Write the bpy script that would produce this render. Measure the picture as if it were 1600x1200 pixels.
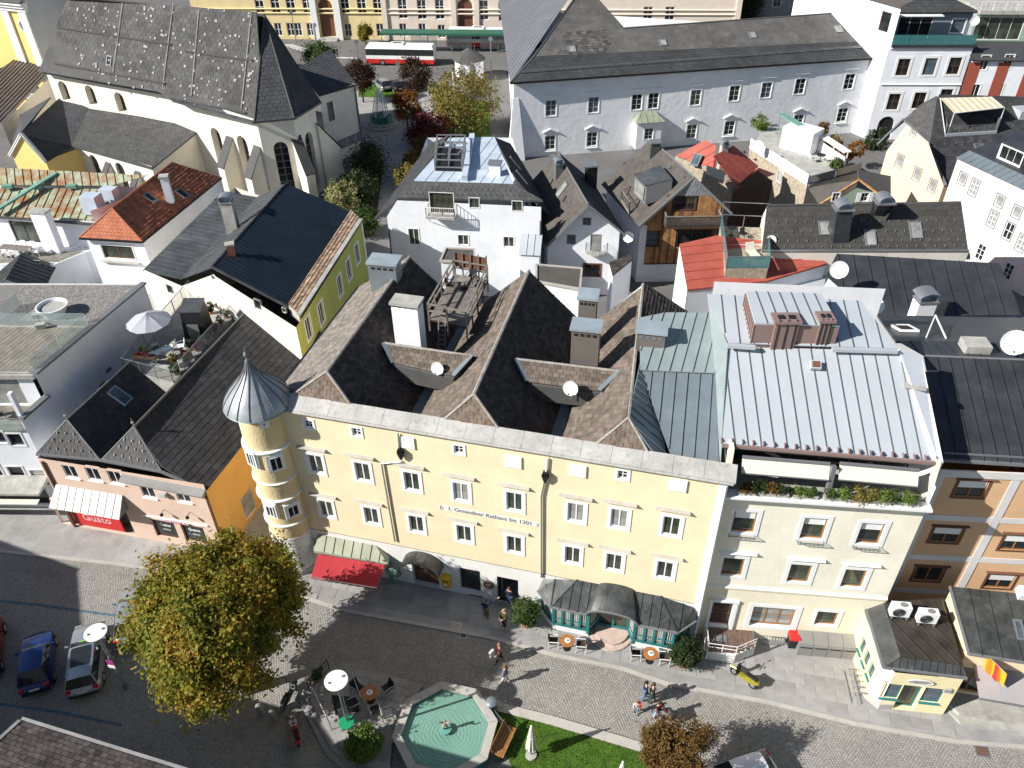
import bpy,bmesh,math,random
import numpy as np
from mathutils import Vector,Matrix
from mathutils.geometry import delaunay_2d_cdt
random.seed(7)
rng=np.random.default_rng(11)
for _o in list(bpy.data.objects):
 bpy.data.objects.remove(_o)
SC=bpy.context.scene
COL=SC.collection
# camera, sky, sun, exposure
F_PX,CAM_H=1257.0,40.0
VPX,VPY=826.0,2205.0
_dx,_dy=VPX-800.0,VPY-600.0
PITCH=math.atan2(F_PX,math.hypot(_dx,_dy))
ROLL=math.atan2(_dx,_dy)
FW=Vector((0,math.cos(PITCH),-math.sin(PITCH)))
UPV=Vector((0,math.sin(PITCH),math.cos(PITCH)))
RT=Vector((1,0,0))
CR,SR=math.cos(ROLL),math.sin(ROLL)
cam=bpy.data.cameras.new('camera')
cam.sensor_width=36.0
cam.lens=F_PX/1600.0*36.0
cam.clip_start=0.5
cam.clip_end=3000.0
cam_ob=bpy.data.objects.new('camera',cam)
COL.objects.link(cam_ob)
_r=RT*CR-UPV*SR
_u=RT*SR+UPV*CR
_b=-FW
cam_ob.matrix_world=Matrix(((_r.x,_u.x,_b.x,0),(_r.y,_u.y,_b.y,0),(_r.z,_u.z,_b.z,CAM_H),(0,0,0,1)))
SC.camera=cam_ob
SUN_EL,SUN_AZ=math.radians(33.5),math.radians(18.5)
to_sun=Vector((-math.cos(SUN_AZ)*math.cos(SUN_EL),-math.sin(SUN_AZ)*math.cos(SUN_EL),math.sin(SUN_EL)))
world=bpy.data.worlds.new('World')
SC.world=world
world.use_nodes=True
_n=world.node_tree.nodes
_l=world.node_tree.links
_bg=_n.get('Background')or _n.new('ShaderNodeBackground')
_sky=_n.new('ShaderNodeTexSky')
_sky.sky_type='NISHITA'
_sky.sun_disc=False
_sky.sun_elevation=SUN_EL
_sky.sun_rotation=math.atan2(to_sun.x,to_sun.y)
_sky.air_density=1.0
_sky.dust_density=0.6
_sky.ozone_density=1.2
_l.new(_sky.outputs[0],_bg.inputs[0])
_bg.inputs[1].default_value=0.06
sun=bpy.data.lights.new('sun','SUN')
sun.energy=5.0
sun.angle=math.radians(0.5)
sun.color=(1.0,0.97,0.925)
sun_ob=bpy.data.objects.new('sun',sun)
sun_ob.rotation_euler=(-to_sun).to_track_quat('-Z','Y').to_euler()
sun_ob.location=(0,0,120)
COL.objects.link(sun_ob)
SC.view_settings.view_transform='Standard'
SC.view_settings.look='None'
SC.view_settings.gamma=1.0
SC.view_settings.use_curve_mapping=False
SC.view_settings.exposure=0.64
# measuring helpers
CAM=Vector((0,0,CAM_H))
def ray(px,py):
 x,y=px-800.0,py-600.0
 return FW*F_PX+RT*(x*CR-y*SR)-UPV*(x*SR+y*CR)
def R(px,py,z=0.0):
 """world point at height z whose picture position was measured as (px, py)"""
 r=ray(px,py)
 return CAM+r*((z-CAM_H)/r.z)
def R2(px,py,z=0.0):
 p=R(px,py,z)
 return Vector((p.x,p.y))
def V3(p,z):
 return Vector((p[0],p[1],z))
 # mesh builder
class MB:
 def __init__(s):
  s.v,s.f,s.m=[],[],[]
 def poly(s,pts,m=0):
  i=len(s.v)
  s.v.extend([tuple(p)for p in pts])
  s.f.append(tuple(range(i,i+len(pts))))
  s.m.append(m)
 def grid(s,rows,m=0,closed=False):
  i0=len(s.v)
  n=len(rows[0])
  for r in rows:
   s.v.extend([tuple(p)for p in r])
  for a in range(len(rows)-1):
   for b in range(n if closed else n-1):
    c=(b+1)%n
    s.f.append((i0+a*n+b,i0+a*n+c,i0+(a+1)*n+c,i0+(a+1)*n+b))
    s.m.append(m)
 def hexa(s,b,t,m=0):
  """b, t: lower and upper rings with the same number of points"""
  n=len(b)
  i=len(s.v)
  s.v.extend([tuple(p)for p in b]);s.v.extend([tuple(p)for p in t])
  s.f.append(tuple(i+n-1-k for k in range(n)));s.m.append(m)
  s.f.append(tuple(i+n+k for k in range(n)));s.m.append(m)
  for k in range(n):
   j=(k+1)%n
   s.f.append((i+k,i+j,i+n+j,i+n+k));s.m.append(m)
 def prism(s,pts,z0,z1,m=0):
  s.hexa([(p[0],p[1],z0)for p in pts],[(p[0],p[1],z1)for p in pts],m)
 def box(s,c,size,rz=0.0,m=0,ux=None,uy=None,uz=None):
  c=Vector(c)
  if ux is None:
   ux=Vector((math.cos(rz),math.sin(rz),0));uy=Vector((-math.sin(rz),math.cos(rz),0));uz=Vector((0,0,1))
  a,b,d=ux*(size[0]/2),uy*(size[1]/2),uz*(size[2]/2)
  s.hexa([c-a-b-d,c+a-b-d,c+a+b-d,c-a+b-d],[c-a-b+d,c+a-b+d,c+a+b+d,c-a+b+d],m)
 def bar(s,p,q,w,h=None,m=0,up=Vector((0,0,1))):
  p,q=Vector(p),Vector(q)
  d=(q-p)
  L=d.length
  if L<1e-6:return
  d=d/L
  if abs(d.dot(up))>0.97:up=Vector((1,0,0))
  sx=d.cross(up).normalized();sz=sx.cross(d).normalized()
  s.box((p+q)/2,(L,w,h or w),m=m,ux=d,uy=sx,uz=sz)
 def tube(s,p,q,r0,r1=None,n=8,m=0,caps=True):
  p,q=Vector(p),Vector(q)
  r1=r0 if r1 is None else r1
  d=(q-p).normalized()
  a=d.orthogonal().normalized();b=d.cross(a)
  ring=[(math.cos(2*math.pi*k/n),math.sin(2*math.pi*k/n))for k in range(n)]
  B=[p+(a*x+b*y)*r0 for x,y in ring];T=[q+(a*x+b*y)*r1 for x,y in ring]
  if caps:s.hexa(B,T,m)
  else:s.grid([B,T],m,True)
 def path(s,pts,r,n=6,m=0):
  for a,b in zip(pts[:-1],pts[1:]):s.tube(a,b,r,r,n,m)
 def lathe(s,prof,c,n=16,m=0,cap=True,axis=None,ph=0.0):
  c=Vector(c)
  rows=[[c+Vector((r*math.cos(ph+2*math.pi*k/n),r*math.sin(ph+2*math.pi*k/n),z))for k in range(n)]for r,z in prof]
  s.grid(rows,m,True)
  if cap:
   if prof[0][0]>1e-4:s.poly(list(reversed(rows[0])),m)
   if prof[-1][0]>1e-4:s.poly(rows[-1],m)
 def ball(s,c,r,n=10,k=6,m=0,sq=(1,1,1)):
  c=Vector(c)
  rows=[]
  for i in range(k+1):
   t=-math.pi/2+math.pi*i/k
   rr,z=max(math.cos(t),1e-3),math.sin(t)
   rows.append([c+Vector((r*sq[0]*rr*math.cos(2*math.pi*j/n),r*sq[1]*rr*math.sin(2*math.pi*j/n),r*sq[2]*z))for j in range(n)])
  s.grid(rows,m,True)
 def mesh(s,name,mats,smooth=False):
  me=bpy.data.meshes.new(name)
  me.from_pydata(s.v,[],s.f)
  for m in(mats if isinstance(mats,(list,tuple))else[mats]):
   me.materials.append(m)
  if any(s.m):me.polygons.foreach_set('material_index',s.m)
  if smooth:me.polygons.foreach_set('use_smooth',[True]*len(s.f))
  bm=bmesh.new();bm.from_mesh(me)
  bmesh.ops.recalc_face_normals(bm,faces=bm.faces)
  bm.to_mesh(me);bm.free()
  me.update()
  return me
 def obj(s,name,mats,parent=None,smooth=False,local=False,angle=None):
  o=bpy.data.objects.new(name,s.mesh(name,mats,smooth))
  COL.objects.link(o)
  if parent is not None:attach(o,parent,None if local else Vector((0,0,0)))
  if smooth and angle:
   o.data.set_sharp_from_angle(angle=math.radians(angle))
  return o
LOC={}
def wloc(o):
 """world position of an object made of unrotated parents"""
 return LOC.get(o.name,Vector((0,0,0)))
def attach(o,parent,world_loc):
 o.parent=parent
 if world_loc is None:
  LOC[o.name]=wloc(parent)+o.location
  return
 o.location=Vector(world_loc)-wloc(parent)
 LOC[o.name]=Vector(world_loc)
def tag(o,label=None,cat=None,group=None,kind=None):
 if label:o['label']=label
 if cat:o['category']=cat
 if group:o['group']=group
 if kind:o['kind']=kind
 return o
def thing(name,label,cat,loc=(0,0,0),rz=0.0,group=None):
 o=bpy.data.objects.new(name,None)
 o.empty_display_size=0.3
 COL.objects.link(o)
 o.location=loc;o.rotation_euler=(0,0,rz)
 LOC[o.name]=Vector(loc)
 return tag(o,label,cat,group)
def inst(src,name,parent,loc=(0,0,0),rz=0.0,local=False):
 """object sharing src mesh, placed at a world position under an unrotated parent (or in its parent's space)"""
 o=bpy.data.objects.new(name,src)
 COL.objects.link(o)
 if local:
  o.parent=parent;o.location=loc
 else:
  attach(o,parent,loc)
 o.rotation_euler=(0,0,rz)
 return o
def dup(root,loc,rz=None,label=None,sc=None):
 kids={}
 for o in bpy.data.objects:
  if o.parent:kids.setdefault(o.parent.name,[]).append(o)
 def cp(o,par):
  c=o.copy()
  COL.objects.link(c)
  if par:c.parent=par
  for k in kids.get(o.name,[]):cp(k,c)
  return c
 r=cp(root,None)
 r.location=loc
 if rz is not None:r.rotation_euler=(0,0,rz)
 if sc:r.scale=(sc,sc,sc)
 if label:r['label']=label
 return r
def structure(o):
 o['kind']='structure'
 return o
 # materials
MATS={}
def nodes_of(m):
 m.use_nodes=True
 nt=m.node_tree
 bs=nt.nodes.get('Principled BSDF')
 return nt,bs
def mat(name,col,rough=0.8,metal=0.0,var=0.12,vscale=0.6,bump=0.0,bscale=20.0,dirt=0.0,dirtcol=(0.12,0.1,0.08),dscale=0.35,island=0.0,spec=0.3,streak=0.0,dlo=0.52,col2=None,coat=0.0):
 """plain surface: base colour with large mottling, optional dirt patches, per-piece variation and fine relief"""
 if name in MATS:return MATS[name]
 m=bpy.data.materials.new(name)
 nt,bs=nodes_of(m)
 N,L=nt.nodes,nt.links
 tc=N.new('ShaderNodeTexCoord')
 bs.inputs['Roughness'].default_value=rough
 bs.inputs['Metallic'].default_value=metal
 bs.inputs['Specular IOR Level'].default_value=spec
 if coat:bs.inputs['Coat Weight'].default_value=coat;bs.inputs['Coat Roughness'].default_value=0.05
 nz=N.new('ShaderNodeTexNoise');nz.inputs['Scale'].default_value=vscale;nz.inputs['Detail'].default_value=6;nz.inputs['Roughness'].default_value=0.65
 L.new(tc.outputs['Object'],nz.inputs['Vector'])
 mx=N.new('ShaderNodeMix');mx.data_type='RGBA'
 c2=col2 or tuple(c*(1-var*1.6)for c in col)
 c1=tuple(min(1.0,c*(1+var*0.6))for c in col)
 mx.inputs['A'].default_value=(*c2,1);mx.inputs['B'].default_value=(*c1,1)
 mr=N.new('ShaderNodeMapRange');mr.inputs['From Min'].default_value=0.3;mr.inputs['From Max'].default_value=0.7
 L.new(nz.outputs['Fac'],mr.inputs['Value']);L.new(mr.outputs['Result'],mx.inputs['Factor'])
 out=mx.outputs['Result']
 if island:
  ge=N.new('ShaderNodeNewGeometry')
  m2=N.new('ShaderNodeMapRange');m2.inputs['To Min'].default_value=1-island;m2.inputs['To Max'].default_value=1+island
  L.new(ge.outputs['Random Per Island'],m2.inputs['Value'])
  vm=N.new('ShaderNodeVectorMath');vm.operation='SCALE'
  L.new(out,vm.inputs[0]);L.new(m2.outputs['Result'],vm.inputs['Scale'])
  out=vm.outputs['Vector']
 if dirt:
  nd=N.new('ShaderNodeTexNoise');nd.inputs['Scale'].default_value=dscale;nd.inputs['Detail'].default_value=8;nd.inputs['Roughness'].default_value=0.75
  mp=N.new('ShaderNodeMapping')
  if streak:mp.inputs['Scale'].default_value=(streak,streak,0.35)
  L.new(tc.outputs['Object'],mp.inputs['Vector']);L.new(mp.outputs['Vector'],nd.inputs['Vector'])
  md=N.new('ShaderNodeMapRange');md.inputs['From Min'].default_value=dlo;md.inputs['From Max'].default_value=dlo+0.2;md.inputs['To Max'].default_value=dirt
  L.new(nd.outputs['Fac'],md.inputs['Value'])
  mz=N.new('ShaderNodeMix');mz.data_type='RGBA';mz.inputs['B'].default_value=(*dirtcol,1)
  L.new(md.outputs['Result'],mz.inputs['Factor']);L.new(out,mz.inputs['A'])
  out=mz.outputs['Result']
 L.new(out,bs.inputs['Base Color'])
 if bump:
  nb=N.new('ShaderNodeTexNoise');nb.inputs['Scale'].default_value=bscale;nb.inputs['Detail'].default_value=5
  L.new(tc.outputs['Object'],nb.inputs['Vector'])
  bp=N.new('ShaderNodeBump');bp.inputs['Strength'].default_value=min(1.0,bump);bp.inputs['Distance'].default_value=0.03
  L.new(nb.outputs['Fac'],bp.inputs['Height']);L.new(bp.outputs['Normal'],bs.inputs['Normal'])
 MATS[name]=m
 return m
def plaster(name,col,**k):
 d=dict(rough=0.92,var=0.07,vscale=0.5,bump=0.35,bscale=9.0,dirt=0.10,dirtcol=tuple(c*0.55 for c in col),dscale=0.8,streak=2.2,spec=0.15)
 d.update(k)
 return mat(name,col,**d)
M={}
M['yellow']=plaster('yellow plaster',(0.83,0.70,0.465))
M['cream']=plaster('cream plaster',(0.83,0.79,0.645))
M['creamlow']=plaster('warm cream plaster',(0.82,0.755,0.585))
M['paleyellow']=plaster('pale yellow plaster',(0.80,0.70,0.42))
M['white']=plaster('white plaster',(0.81,0.825,0.85))
M['rough_white']=plaster('rough white plaster',(0.83,0.835,0.845),bump=1.0,bscale=1.6)
M['whitepaint']=mat('white paint',(0.80,0.80,0.78),rough=0.5,var=0.04,spec=0.4)
M['plinth']=plaster('white plinth plaster',(0.76,0.75,0.70),dirt=0.25,dscale=1.2)
M['orange']=plaster('orange plaster',(0.69,0.44,0.255))
M['band']=plaster('grey white plaster band',(0.66,0.64,0.62))
M['salmon']=plaster('salmon plaster',(0.70,0.525,0.415))
M['tangerine']=plaster('tangerine plaster',(0.72,0.40,0.12))
M['peach']=plaster('peach plaster',(0.78,0.62,0.42))
M['pink']=plaster('pink plaster',(0.78,0.66,0.65))
M['lime']=plaster('lime green plaster',(0.43,0.46,0.13),dirt=0.3)
M['ochre']=plaster('ochre yellow plaster',(0.79,0.59,0.22))
M['school']=plaster('sand yellow plaster',(0.76,0.62,0.34))
M['rose']=plaster('rose beige plaster',(0.74,0.64,0.54))
M['churchwall']=plaster('church lime plaster',(0.78,0.73,0.62),dirt=0.2)
M['stonewall']=mat('rubble stone',(0.42,0.36,0.27),rough=0.95,var=0.3,vscale=3.0,bump=1.0,bscale=4.0,dirt=0.4,dscale=1.5)
M['redbrown']=plaster('red brown plaster',(0.34,0.09,0.06))
M['greenplaster']=plaster('sage green plaster',(0.30,0.40,0.30))
M['stone']=mat('pale stone',(0.46,0.43,0.39),rough=0.85,var=0.15,vscale=1.2,bump=0.3,bscale=14,dirt=0.25,dscale=1.2)
M['greystone']=mat('grey stone',(0.30,0.29,0.28),rough=0.85,var=0.15,vscale=1.5,bump=0.3,bscale=14,dirt=0.3,dscale=1.4)
M['concrete']=mat('weathered concrete',(0.42,0.41,0.37),rough=0.9,var=0.2,vscale=1.5,bump=0.3,dirt=0.4,dscale=1.0)
M['coping']=mat('pale sheet metal coping',(0.46,0.45,0.42),rough=0.6,metal=0.1,var=0.16,vscale=0.8,dirt=0.75,dirtcol=(0.22,0.15,0.07),dscale=2.2,streak=2.0)
M['zinc']=mat('blue grey zinc',(0.20,0.235,0.255),rough=0.45,metal=0.25,var=0.14,vscale=0.7,dirt=0.3,dirtcol=(0.15,0.17,0.18),dscale=1.0)
M['zincgreen']=mat('pale green grey zinc',(0.31,0.365,0.365),rough=0.5,metal=0.2,var=0.12,vscale=0.7,dirt=0.3,dirtcol=(0.28,0.31,0.30))
M['whitemetal']=mat('pale grey painted sheet metal',(0.45,0.485,0.51),rough=0.38,metal=0.1,var=0.05,vscale=0.4,island=0.04,dirt=0.15,dirtcol=(0.42,0.42,0.42))
M['skymetal']=mat('pale blue roof sheet',(0.55,0.62,0.70),rough=0.4,metal=0.1,var=0.12,vscale=0.8,dirt=0.3,dirtcol=(0.40,0.46,0.52))
M['darkmetal']=mat('anthracite sheet metal',(0.052,0.056,0.062),rough=0.42,metal=0.2,var=0.25,vscale=0.5,island=0.12,dirt=0.35,dirtcol=(0.11,0.11,0.11),dscale=0.9,spec=0.5)
M['blackmetal']=mat('weathered dark metal sheet',(0.075,0.078,0.075),rough=0.45,metal=0.2,var=0.35,vscale=1.2,dirt=0.5,dirtcol=(0.17,0.18,0.16),dscale=1.3,spec=0.5)
M['navymetal']=mat('dark navy sheet metal',(0.016,0.027,0.042),rough=0.42,metal=0.25,var=0.25,vscale=0.6,spec=0.5)
M['brownmetal']=mat('rosy brown sheet metal',(0.27,0.185,0.165),rough=0.5,metal=0.1,var=0.08)
M['redmetal']=mat('red painted roof sheet',(0.42,0.10,0.07),rough=0.6,var=0.18,vscale=0.7,island=0.06,dirt=0.3,dirtcol=(0.28,0.09,0.07))
M['copper']=mat('green copper with rust',(0.32,0.42,0.32),rough=0.75,var=0.2,vscale=1.0,dirt=1.0,dirtcol=(0.27,0.13,0.055),dscale=0.8,dlo=0.39,col2=(0.36,0.38,0.24))
M['coppergreen']=mat('verdigris copper',(0.17,0.33,0.26),rough=0.7,var=0.2,vscale=1.2)
M['canopygreen']=mat('dull green copper canopy',(0.33,0.35,0.26),rough=0.6,var=0.15,vscale=1.0,metal=0.1)
M['brownshingle']=mat('brown wooden shingle',(0.16,0.127,0.102),rough=0.95,var=0.2,vscale=2.5,island=0.32,dirt=0.45,dirtcol=(0.26,0.23,0.2),dscale=4.0,bump=0.5,bscale=25)
M['greyshingle']=mat('grey slate shingle',(0.088,0.088,0.086),rough=0.85,var=0.15,vscale=0.8,island=0.16,bump=0.3)
M['churchshingle']=mat('church slate',(0.088,0.088,0.086),rough=0.9,var=0.22,vscale=0.35,island=0.2,dirt=0.4,dirtcol=(0.17,0.165,0.15),dscale=0.5)
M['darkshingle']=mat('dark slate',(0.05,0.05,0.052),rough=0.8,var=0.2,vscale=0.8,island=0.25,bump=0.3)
M['slate']=mat('anthracite slate',(0.085,0.083,0.08),rough=0.8,var=0.15,vscale=0.9,island=0.18,bump=0.2)
M['brownslate']=mat('grey brown slate',(0.098,0.088,0.077),rough=0.85,var=0.15,vscale=0.9,island=0.12,bump=0.2)
M['redtile']=mat('red clay tile',(0.42,0.145,0.075),rough=0.8,var=0.2,vscale=1.5,island=0.25)
M['dishwhite']=mat('white dish paint',(0.78,0.78,0.76),rough=0.5,var=0.03)
M['steel']=mat('galvanised steel',(0.42,0.43,0.44),rough=0.4,metal=0.7,var=0.1)
M['greymetal']=mat('grey painted metal',(0.2,0.205,0.21),rough=0.5,metal=0.2,var=0.1)
M['black']=mat('black plastic',(0.018,0.018,0.02),rough=0.5,var=0.1)
M['rubber']=mat('rubber',(0.02,0.02,0.02),rough=0.85,var=0.1)
M['wood_grey']=mat('weathered wood',(0.23,0.205,0.18),rough=0.9,var=0.3,vscale=2.5,island=0.3,bump=0.3,bscale=30)
M['deckwood']=mat('grey deck board',(0.25,0.23,0.19),rough=0.9,var=0.3,vscale=1.5,island=0.25,dirt=0.5,dirtcol=(0.14,0.14,0.09),dscale=0.8)
M['wood_orange']=mat('oiled larch board',(0.40,0.20,0.085),rough=0.7,var=0.3,vscale=2.0,island=0.5,bump=0.2)
M['wood_dark']=mat('dark stained wood',(0.075,0.05,0.035),rough=0.8,var=0.25,vscale=3.0,island=0.2)
M['woodframe']=mat('varnished window wood',(0.33,0.16,0.055),rough=0.5,var=0.2,vscale=6)
M['brownframe']=mat('brown window frame',(0.16,0.075,0.045),rough=0.5,var=0.15,vscale=6)
M['terracotta']=mat('terracotta',(0.40,0.17,0.09),rough=0.85,var=0.12,vscale=3)
M['brick']=mat('red brick',(0.40,0.16,0.10),rough=0.9,var=0.25,vscale=4,island=0.25)
M['gravel']=mat('roof gravel',(0.26,0.25,0.235),rough=1.0,var=0.35,vscale=22.0,bump=1.0,bscale=30)
M['red']=mat('red awning cloth',(0.40,0.035,0.045),rough=0.85,var=0.08)
M['teal']=mat('teal painted frame',(0.03,0.17,0.165),rough=0.45,var=0.1)
M['cloth']=mat('cream cloth',(0.72,0.66,0.55),rough=0.9,var=0.08,vscale=3)
M['greycloth']=mat('grey cloth',(0.42,0.43,0.46),rough=0.9,var=0.08,vscale=3)
M['awning']=mat('ivory blind cloth',(0.66,0.63,0.53),rough=0.8,var=0.04)
M['curtain']=mat('pale curtain',(0.50,0.49,0.45),rough=0.9,var=0.2,vscale=6)
M['asphalt']=mat('asphalt',(0.16,0.155,0.15),rough=0.95,var=0.15,vscale=0.3,bump=0.3,bscale=30,dirt=0.3,dirtcol=(0.10,0.10,0.10),dscale=0.15)
M['paving']=mat('pavement slabs',(0.34,0.33,0.315),rough=0.9,var=0.16,vscale=0.9,island=0.14,bump=0.25,bscale=12,dirt=0.35,dirtcol=(0.22,0.21,0.2),dscale=0.5)
M['yellowpaint']=mat('yellow paint',(0.75,0.42,0.02),rough=0.4,var=0.05)
M['redpaint']=mat('red paint',(0.55,0.03,0.03),rough=0.35,var=0.05)
M['pinkstone']=mat('pink stone',(0.56,0.43,0.36),rough=0.8,var=0.15,vscale=2.0,bump=0.1)
M['letter']=mat('grey lettering',(0.22,0.21,0.19),rough=0.9,var=0.05)
M['soil']=mat('soil',(0.06,0.045,0.03),rough=1.0,var=0.3,vscale=5)
def glass_mat(name,col,rough=0.06,var=0.6):
 m=mat(name,col,rough=rough,var=var,vscale=0.9,spec=0.6)
 return m
M['glass']=glass_mat('dark window glass',(0.022,0.026,0.028))
M['glassblue']=glass_mat('blue window glass',(0.10,0.135,0.16),rough=0.08,var=0.4)
M['glasspale']=glass_mat('curtained window glass',(0.33,0.33,0.31),rough=0.15,var=0.35)
M['glassgreen']=glass_mat('green grey window glass',(0.065,0.075,0.055),rough=0.08,var=0.6)
def clear_glass(name,tint,alpha):
 m=bpy.data.materials.new(name)
 nt,bs=nodes_of(m)
 N,L=nt.nodes,nt.links
 bs.inputs['Base Color'].default_value=(*tint,1);bs.inputs['Roughness'].default_value=0.05
 bs.inputs['Alpha'].default_value=alpha
 nz=N.new('ShaderNodeTexNoise');nz.inputs['Scale'].default_value=2.0
 mr=N.new('ShaderNodeMapRange');mr.inputs['To Min'].default_value=alpha*0.8;mr.inputs['To Max'].default_value=min(1,alpha*1.25)
 L.new(nz.outputs['Fac'],mr.inputs['Value']);L.new(mr.outputs['Result'],bs.inputs['Alpha'])
 return m
M['clear']=clear_glass('clear balustrade glass',(0.45,0.55,0.53),0.28)
M['tealclear']=clear_glass('teal balustrade glass',(0.06,0.2,0.2),0.75)
M['mesh']=clear_glass('blue green screen mesh',(0.12,0.27,0.28),0.72)
# facades
class Fac:
 """vertical plane from A (left, seen from outside) to B (right)"""
 def __init__(s,A,B):
  s.o=Vector((A[0],A[1]));d=Vector((B[0],B[1]))-s.o
  s.L=d.length;s.u=d/s.L;s.n=Vector((s.u.y,-s.u.x));s.rz=math.atan2(s.u.y,s.u.x)
 def p(s,a,z,d=0.0):
  q=s.o+s.u*a+s.n*d
  return Vector((q.x,q.y,z))
 def hit(s,px,py,d=0.0):
  r=ray(px,py)
  o=s.o+s.n*d
  t=(o-Vector((CAM.x,CAM.y))).dot(s.n)/Vector((r.x,r.y)).dot(s.n)
  w=CAM+r*t
  return((Vector((w.x,w.y))-s.o).dot(s.u),w.z)
 def sub(s,a,b):
  return Fac(s.o+s.u*a,s.o+s.u*b)
def inside(pt,poly):
 x,y=pt;c=False;n=len(poly)
 for i in range(n):
  x1,y1=poly[i];x2,y2=poly[(i+1)%n]
  if(y1>y)!=(y2>y)and x<(x2-x1)*(y-y1)/(y2-y1)+x1:c=not c
 return c
def wall(parent,fac,outline,holes=(),m=None,reveal=0.16,name='wall',rm=None,depth=0.0):
 """outline and holes in (s, z); a real opening with reveals for every hole"""
 mb=MB()
 co=[Vector(p)for p in outline];ed=[(i,(i+1)%len(outline))for i in range(len(outline))]
 for h in holes:
  k=len(co);co+=[Vector(p)for p in h];ed+=[(k+i,k+(i+1)%len(h))for i in range(len(h))]
 vv,_,ff=delaunay_2d_cdt(co,ed,[],0,1e-5)[:3]
 for f in ff:
  c=sum((vv[i]for i in f),Vector((0,0)))/len(f)
  if not inside(c,outline)or any(inside(c,h)for h in holes):continue
  mb.poly([fac.p(vv[i].x,vv[i].y,depth)for i in f])
 for h in holes:
  for i in range(len(h)):
   a,b=h[i],h[(i+1)%len(h)]
   mb.poly([fac.p(a[0],a[1],depth),fac.p(b[0],b[1],depth),fac.p(b[0],b[1],depth-reveal),fac.p(a[0],a[1],depth-reveal)],1)
 return mb.obj(name,[m,rm or m],parent)
def rect(s,z,w,h):
 return[(s-w/2,z-h/2),(s+w/2,z-h/2),(s+w/2,z+h/2),(s-w/2,z+h/2)]
def arch(s,z0,w,h,n=8):
 """arched opening standing on z0, total height h"""
 r=w/2
 pts=[(s-r,z0),(s+r,z0)]
 for k in range(n+1):
  t=math.pi*k/n
  pts.append((s+r*math.cos(t),z0+h-r+r*math.sin(t)))
 return pts
WCACHE={}
def window_mesh(w,h,nx,ny,frame,glass,casing,cm,rec,sill,sm,fw,blind):
 key=(round(w,2),round(h,2),nx,ny,frame,glass,casing,cm,rec,sill,sm,fw,blind)
 if key in WCACHE:return WCACHE[key]
 mb=MB()
 y=rec-0.05
 def bx(x0,x1,z0,z1,y0,y1,m=0):
  mb.box(((x0+x1)/2,(y0+y1)/2,(z0+z1)/2),(x1-x0,y1-y0,z1-z0),0,m)
 W,H=w/2,h/2
 bx(-W,W,H-fw,H,y-0.04,y+0.05);bx(-W,W,-H,-H+fw,y-0.04,y+0.05)
 bx(-W,-W+fw,-H+fw,H-fw,y-0.04,y+0.05);bx(W-fw,W,-H+fw,H-fw,y-0.04,y+0.05)
 iw,ih=w-2*fw,h-2*fw
 mw=fw*(0.9 if nx==2 else 0.55)
 pw,ph=(iw-(nx-1)*mw)/nx,(ih-(ny-1)*mw*0.7)/ny
 for i in range(1,nx):
  x=-W+fw+i*pw+(i-1)*mw
  bx(x,x+mw,-H+fw,H-fw,y-0.03,y+0.04)
 for j in range(1,ny):
  z=-H+fw+j*ph+(j-1)*mw*0.7
  for i in range(nx):
   x=-W+fw+i*(pw+mw)
   bx(x,x+pw,z,z+mw*0.7,y-0.022,y+0.03)
 if casing:
  c=casing;t=0.035
  bx(-W-c,W+c,H,H+c,-t,0.0,1);bx(-W-c,W+c,-H-c*0.9,-H,-t,0.0,1)
  bx(-W-c,-W,-H,H,-t,0.0,1);bx(W,W+c,-H,H,-t,0.0,1)
 if sill:
  e=casing*0.9 if casing else 0.0
  bx(-W-casing-0.04,W+casing+0.04,-H-e-0.06,-H-e,-0.13,0.0,2)
 me=mb.mesh('window',[M[frame],M[cm or 'whitepaint'],M[sm or 'whitepaint']])
 pb=MB()
 pb.box((0,0,0),(pw,0.02,ph))
 pm=pb.mesh('pane',M[glass])
 bl=None
 if blind:
  b2=MB();b2.box((0,y-0.045,H-fw-ih*blind/2),(iw,0.015,ih*blind));bl=b2.mesh('roller_blind',M['whitepaint'])
 offs=[(-W+fw+pw/2+i*(pw+mw),y+0.01,-H+fw+ph/2+j*(ph+mw*0.7))for i in range(nx)for j in range(ny)]
 WCACHE[key]=(me,pm,offs,bl)
 return WCACHE[key]
def window(parent,fac,s,z,w=0.9,h=1.2,nx=2,ny=1,frame='whitepaint',glass='glass',casing=0.14,cm=None,rec=0.14,sill=False,sm=None,fw=0.06,blind=0.0,panes=True,d=0.0):
 me,pm,offs,bl=window_mesh(w,h,nx,ny,frame,glass,casing,cm,rec,sill,sm,fw,blind)
 o=inst(me,'window',parent,fac.p(s,z,d),fac.rz)
 if panes:
  for q in offs:inst(pm,'pane',o,q,0,True)
 if bl:inst(bl,'roller_blind',o,(0,0,0),0,True)
 return o
def windows(parent,fac,pxs,w,h,d=0.0,**k):
 """place windows by measured picture positions; returns their holes"""
 hs=[]
 for q in pxs:
  kk=dict(k)
  if len(q)>2:kk.update(q[2])
  ww,hh=kk.pop('w',w),kk.pop('h',h)
  s,z=fac.hit(q[0],q[1],d)
  window(parent,fac,s,z,ww,hh,d=d,**kk)
  hs.append(rect(s,z,ww,hh))
 return hs
def ledge(parent,fac,s,z,w,proj=0.22,h=0.10,m='stone',name='cornice',d=0.0):
 mb=MB()
 b=[fac.p(s-w/2,z,d),fac.p(s+w/2,z,d),fac.p(s+w/2,z,d+proj*0.7),fac.p(s-w/2,z,d+proj*0.7)]
 t=[fac.p(s-w/2,z+h,d),fac.p(s+w/2,z+h,d),fac.p(s+w/2,z+h*0.55,d+proj),fac.p(s-w/2,z+h*0.55,d+proj)]
 mb.hexa(b,t)
 return mb.obj(name,M[m]if isinstance(m,str)else m,parent)
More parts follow.
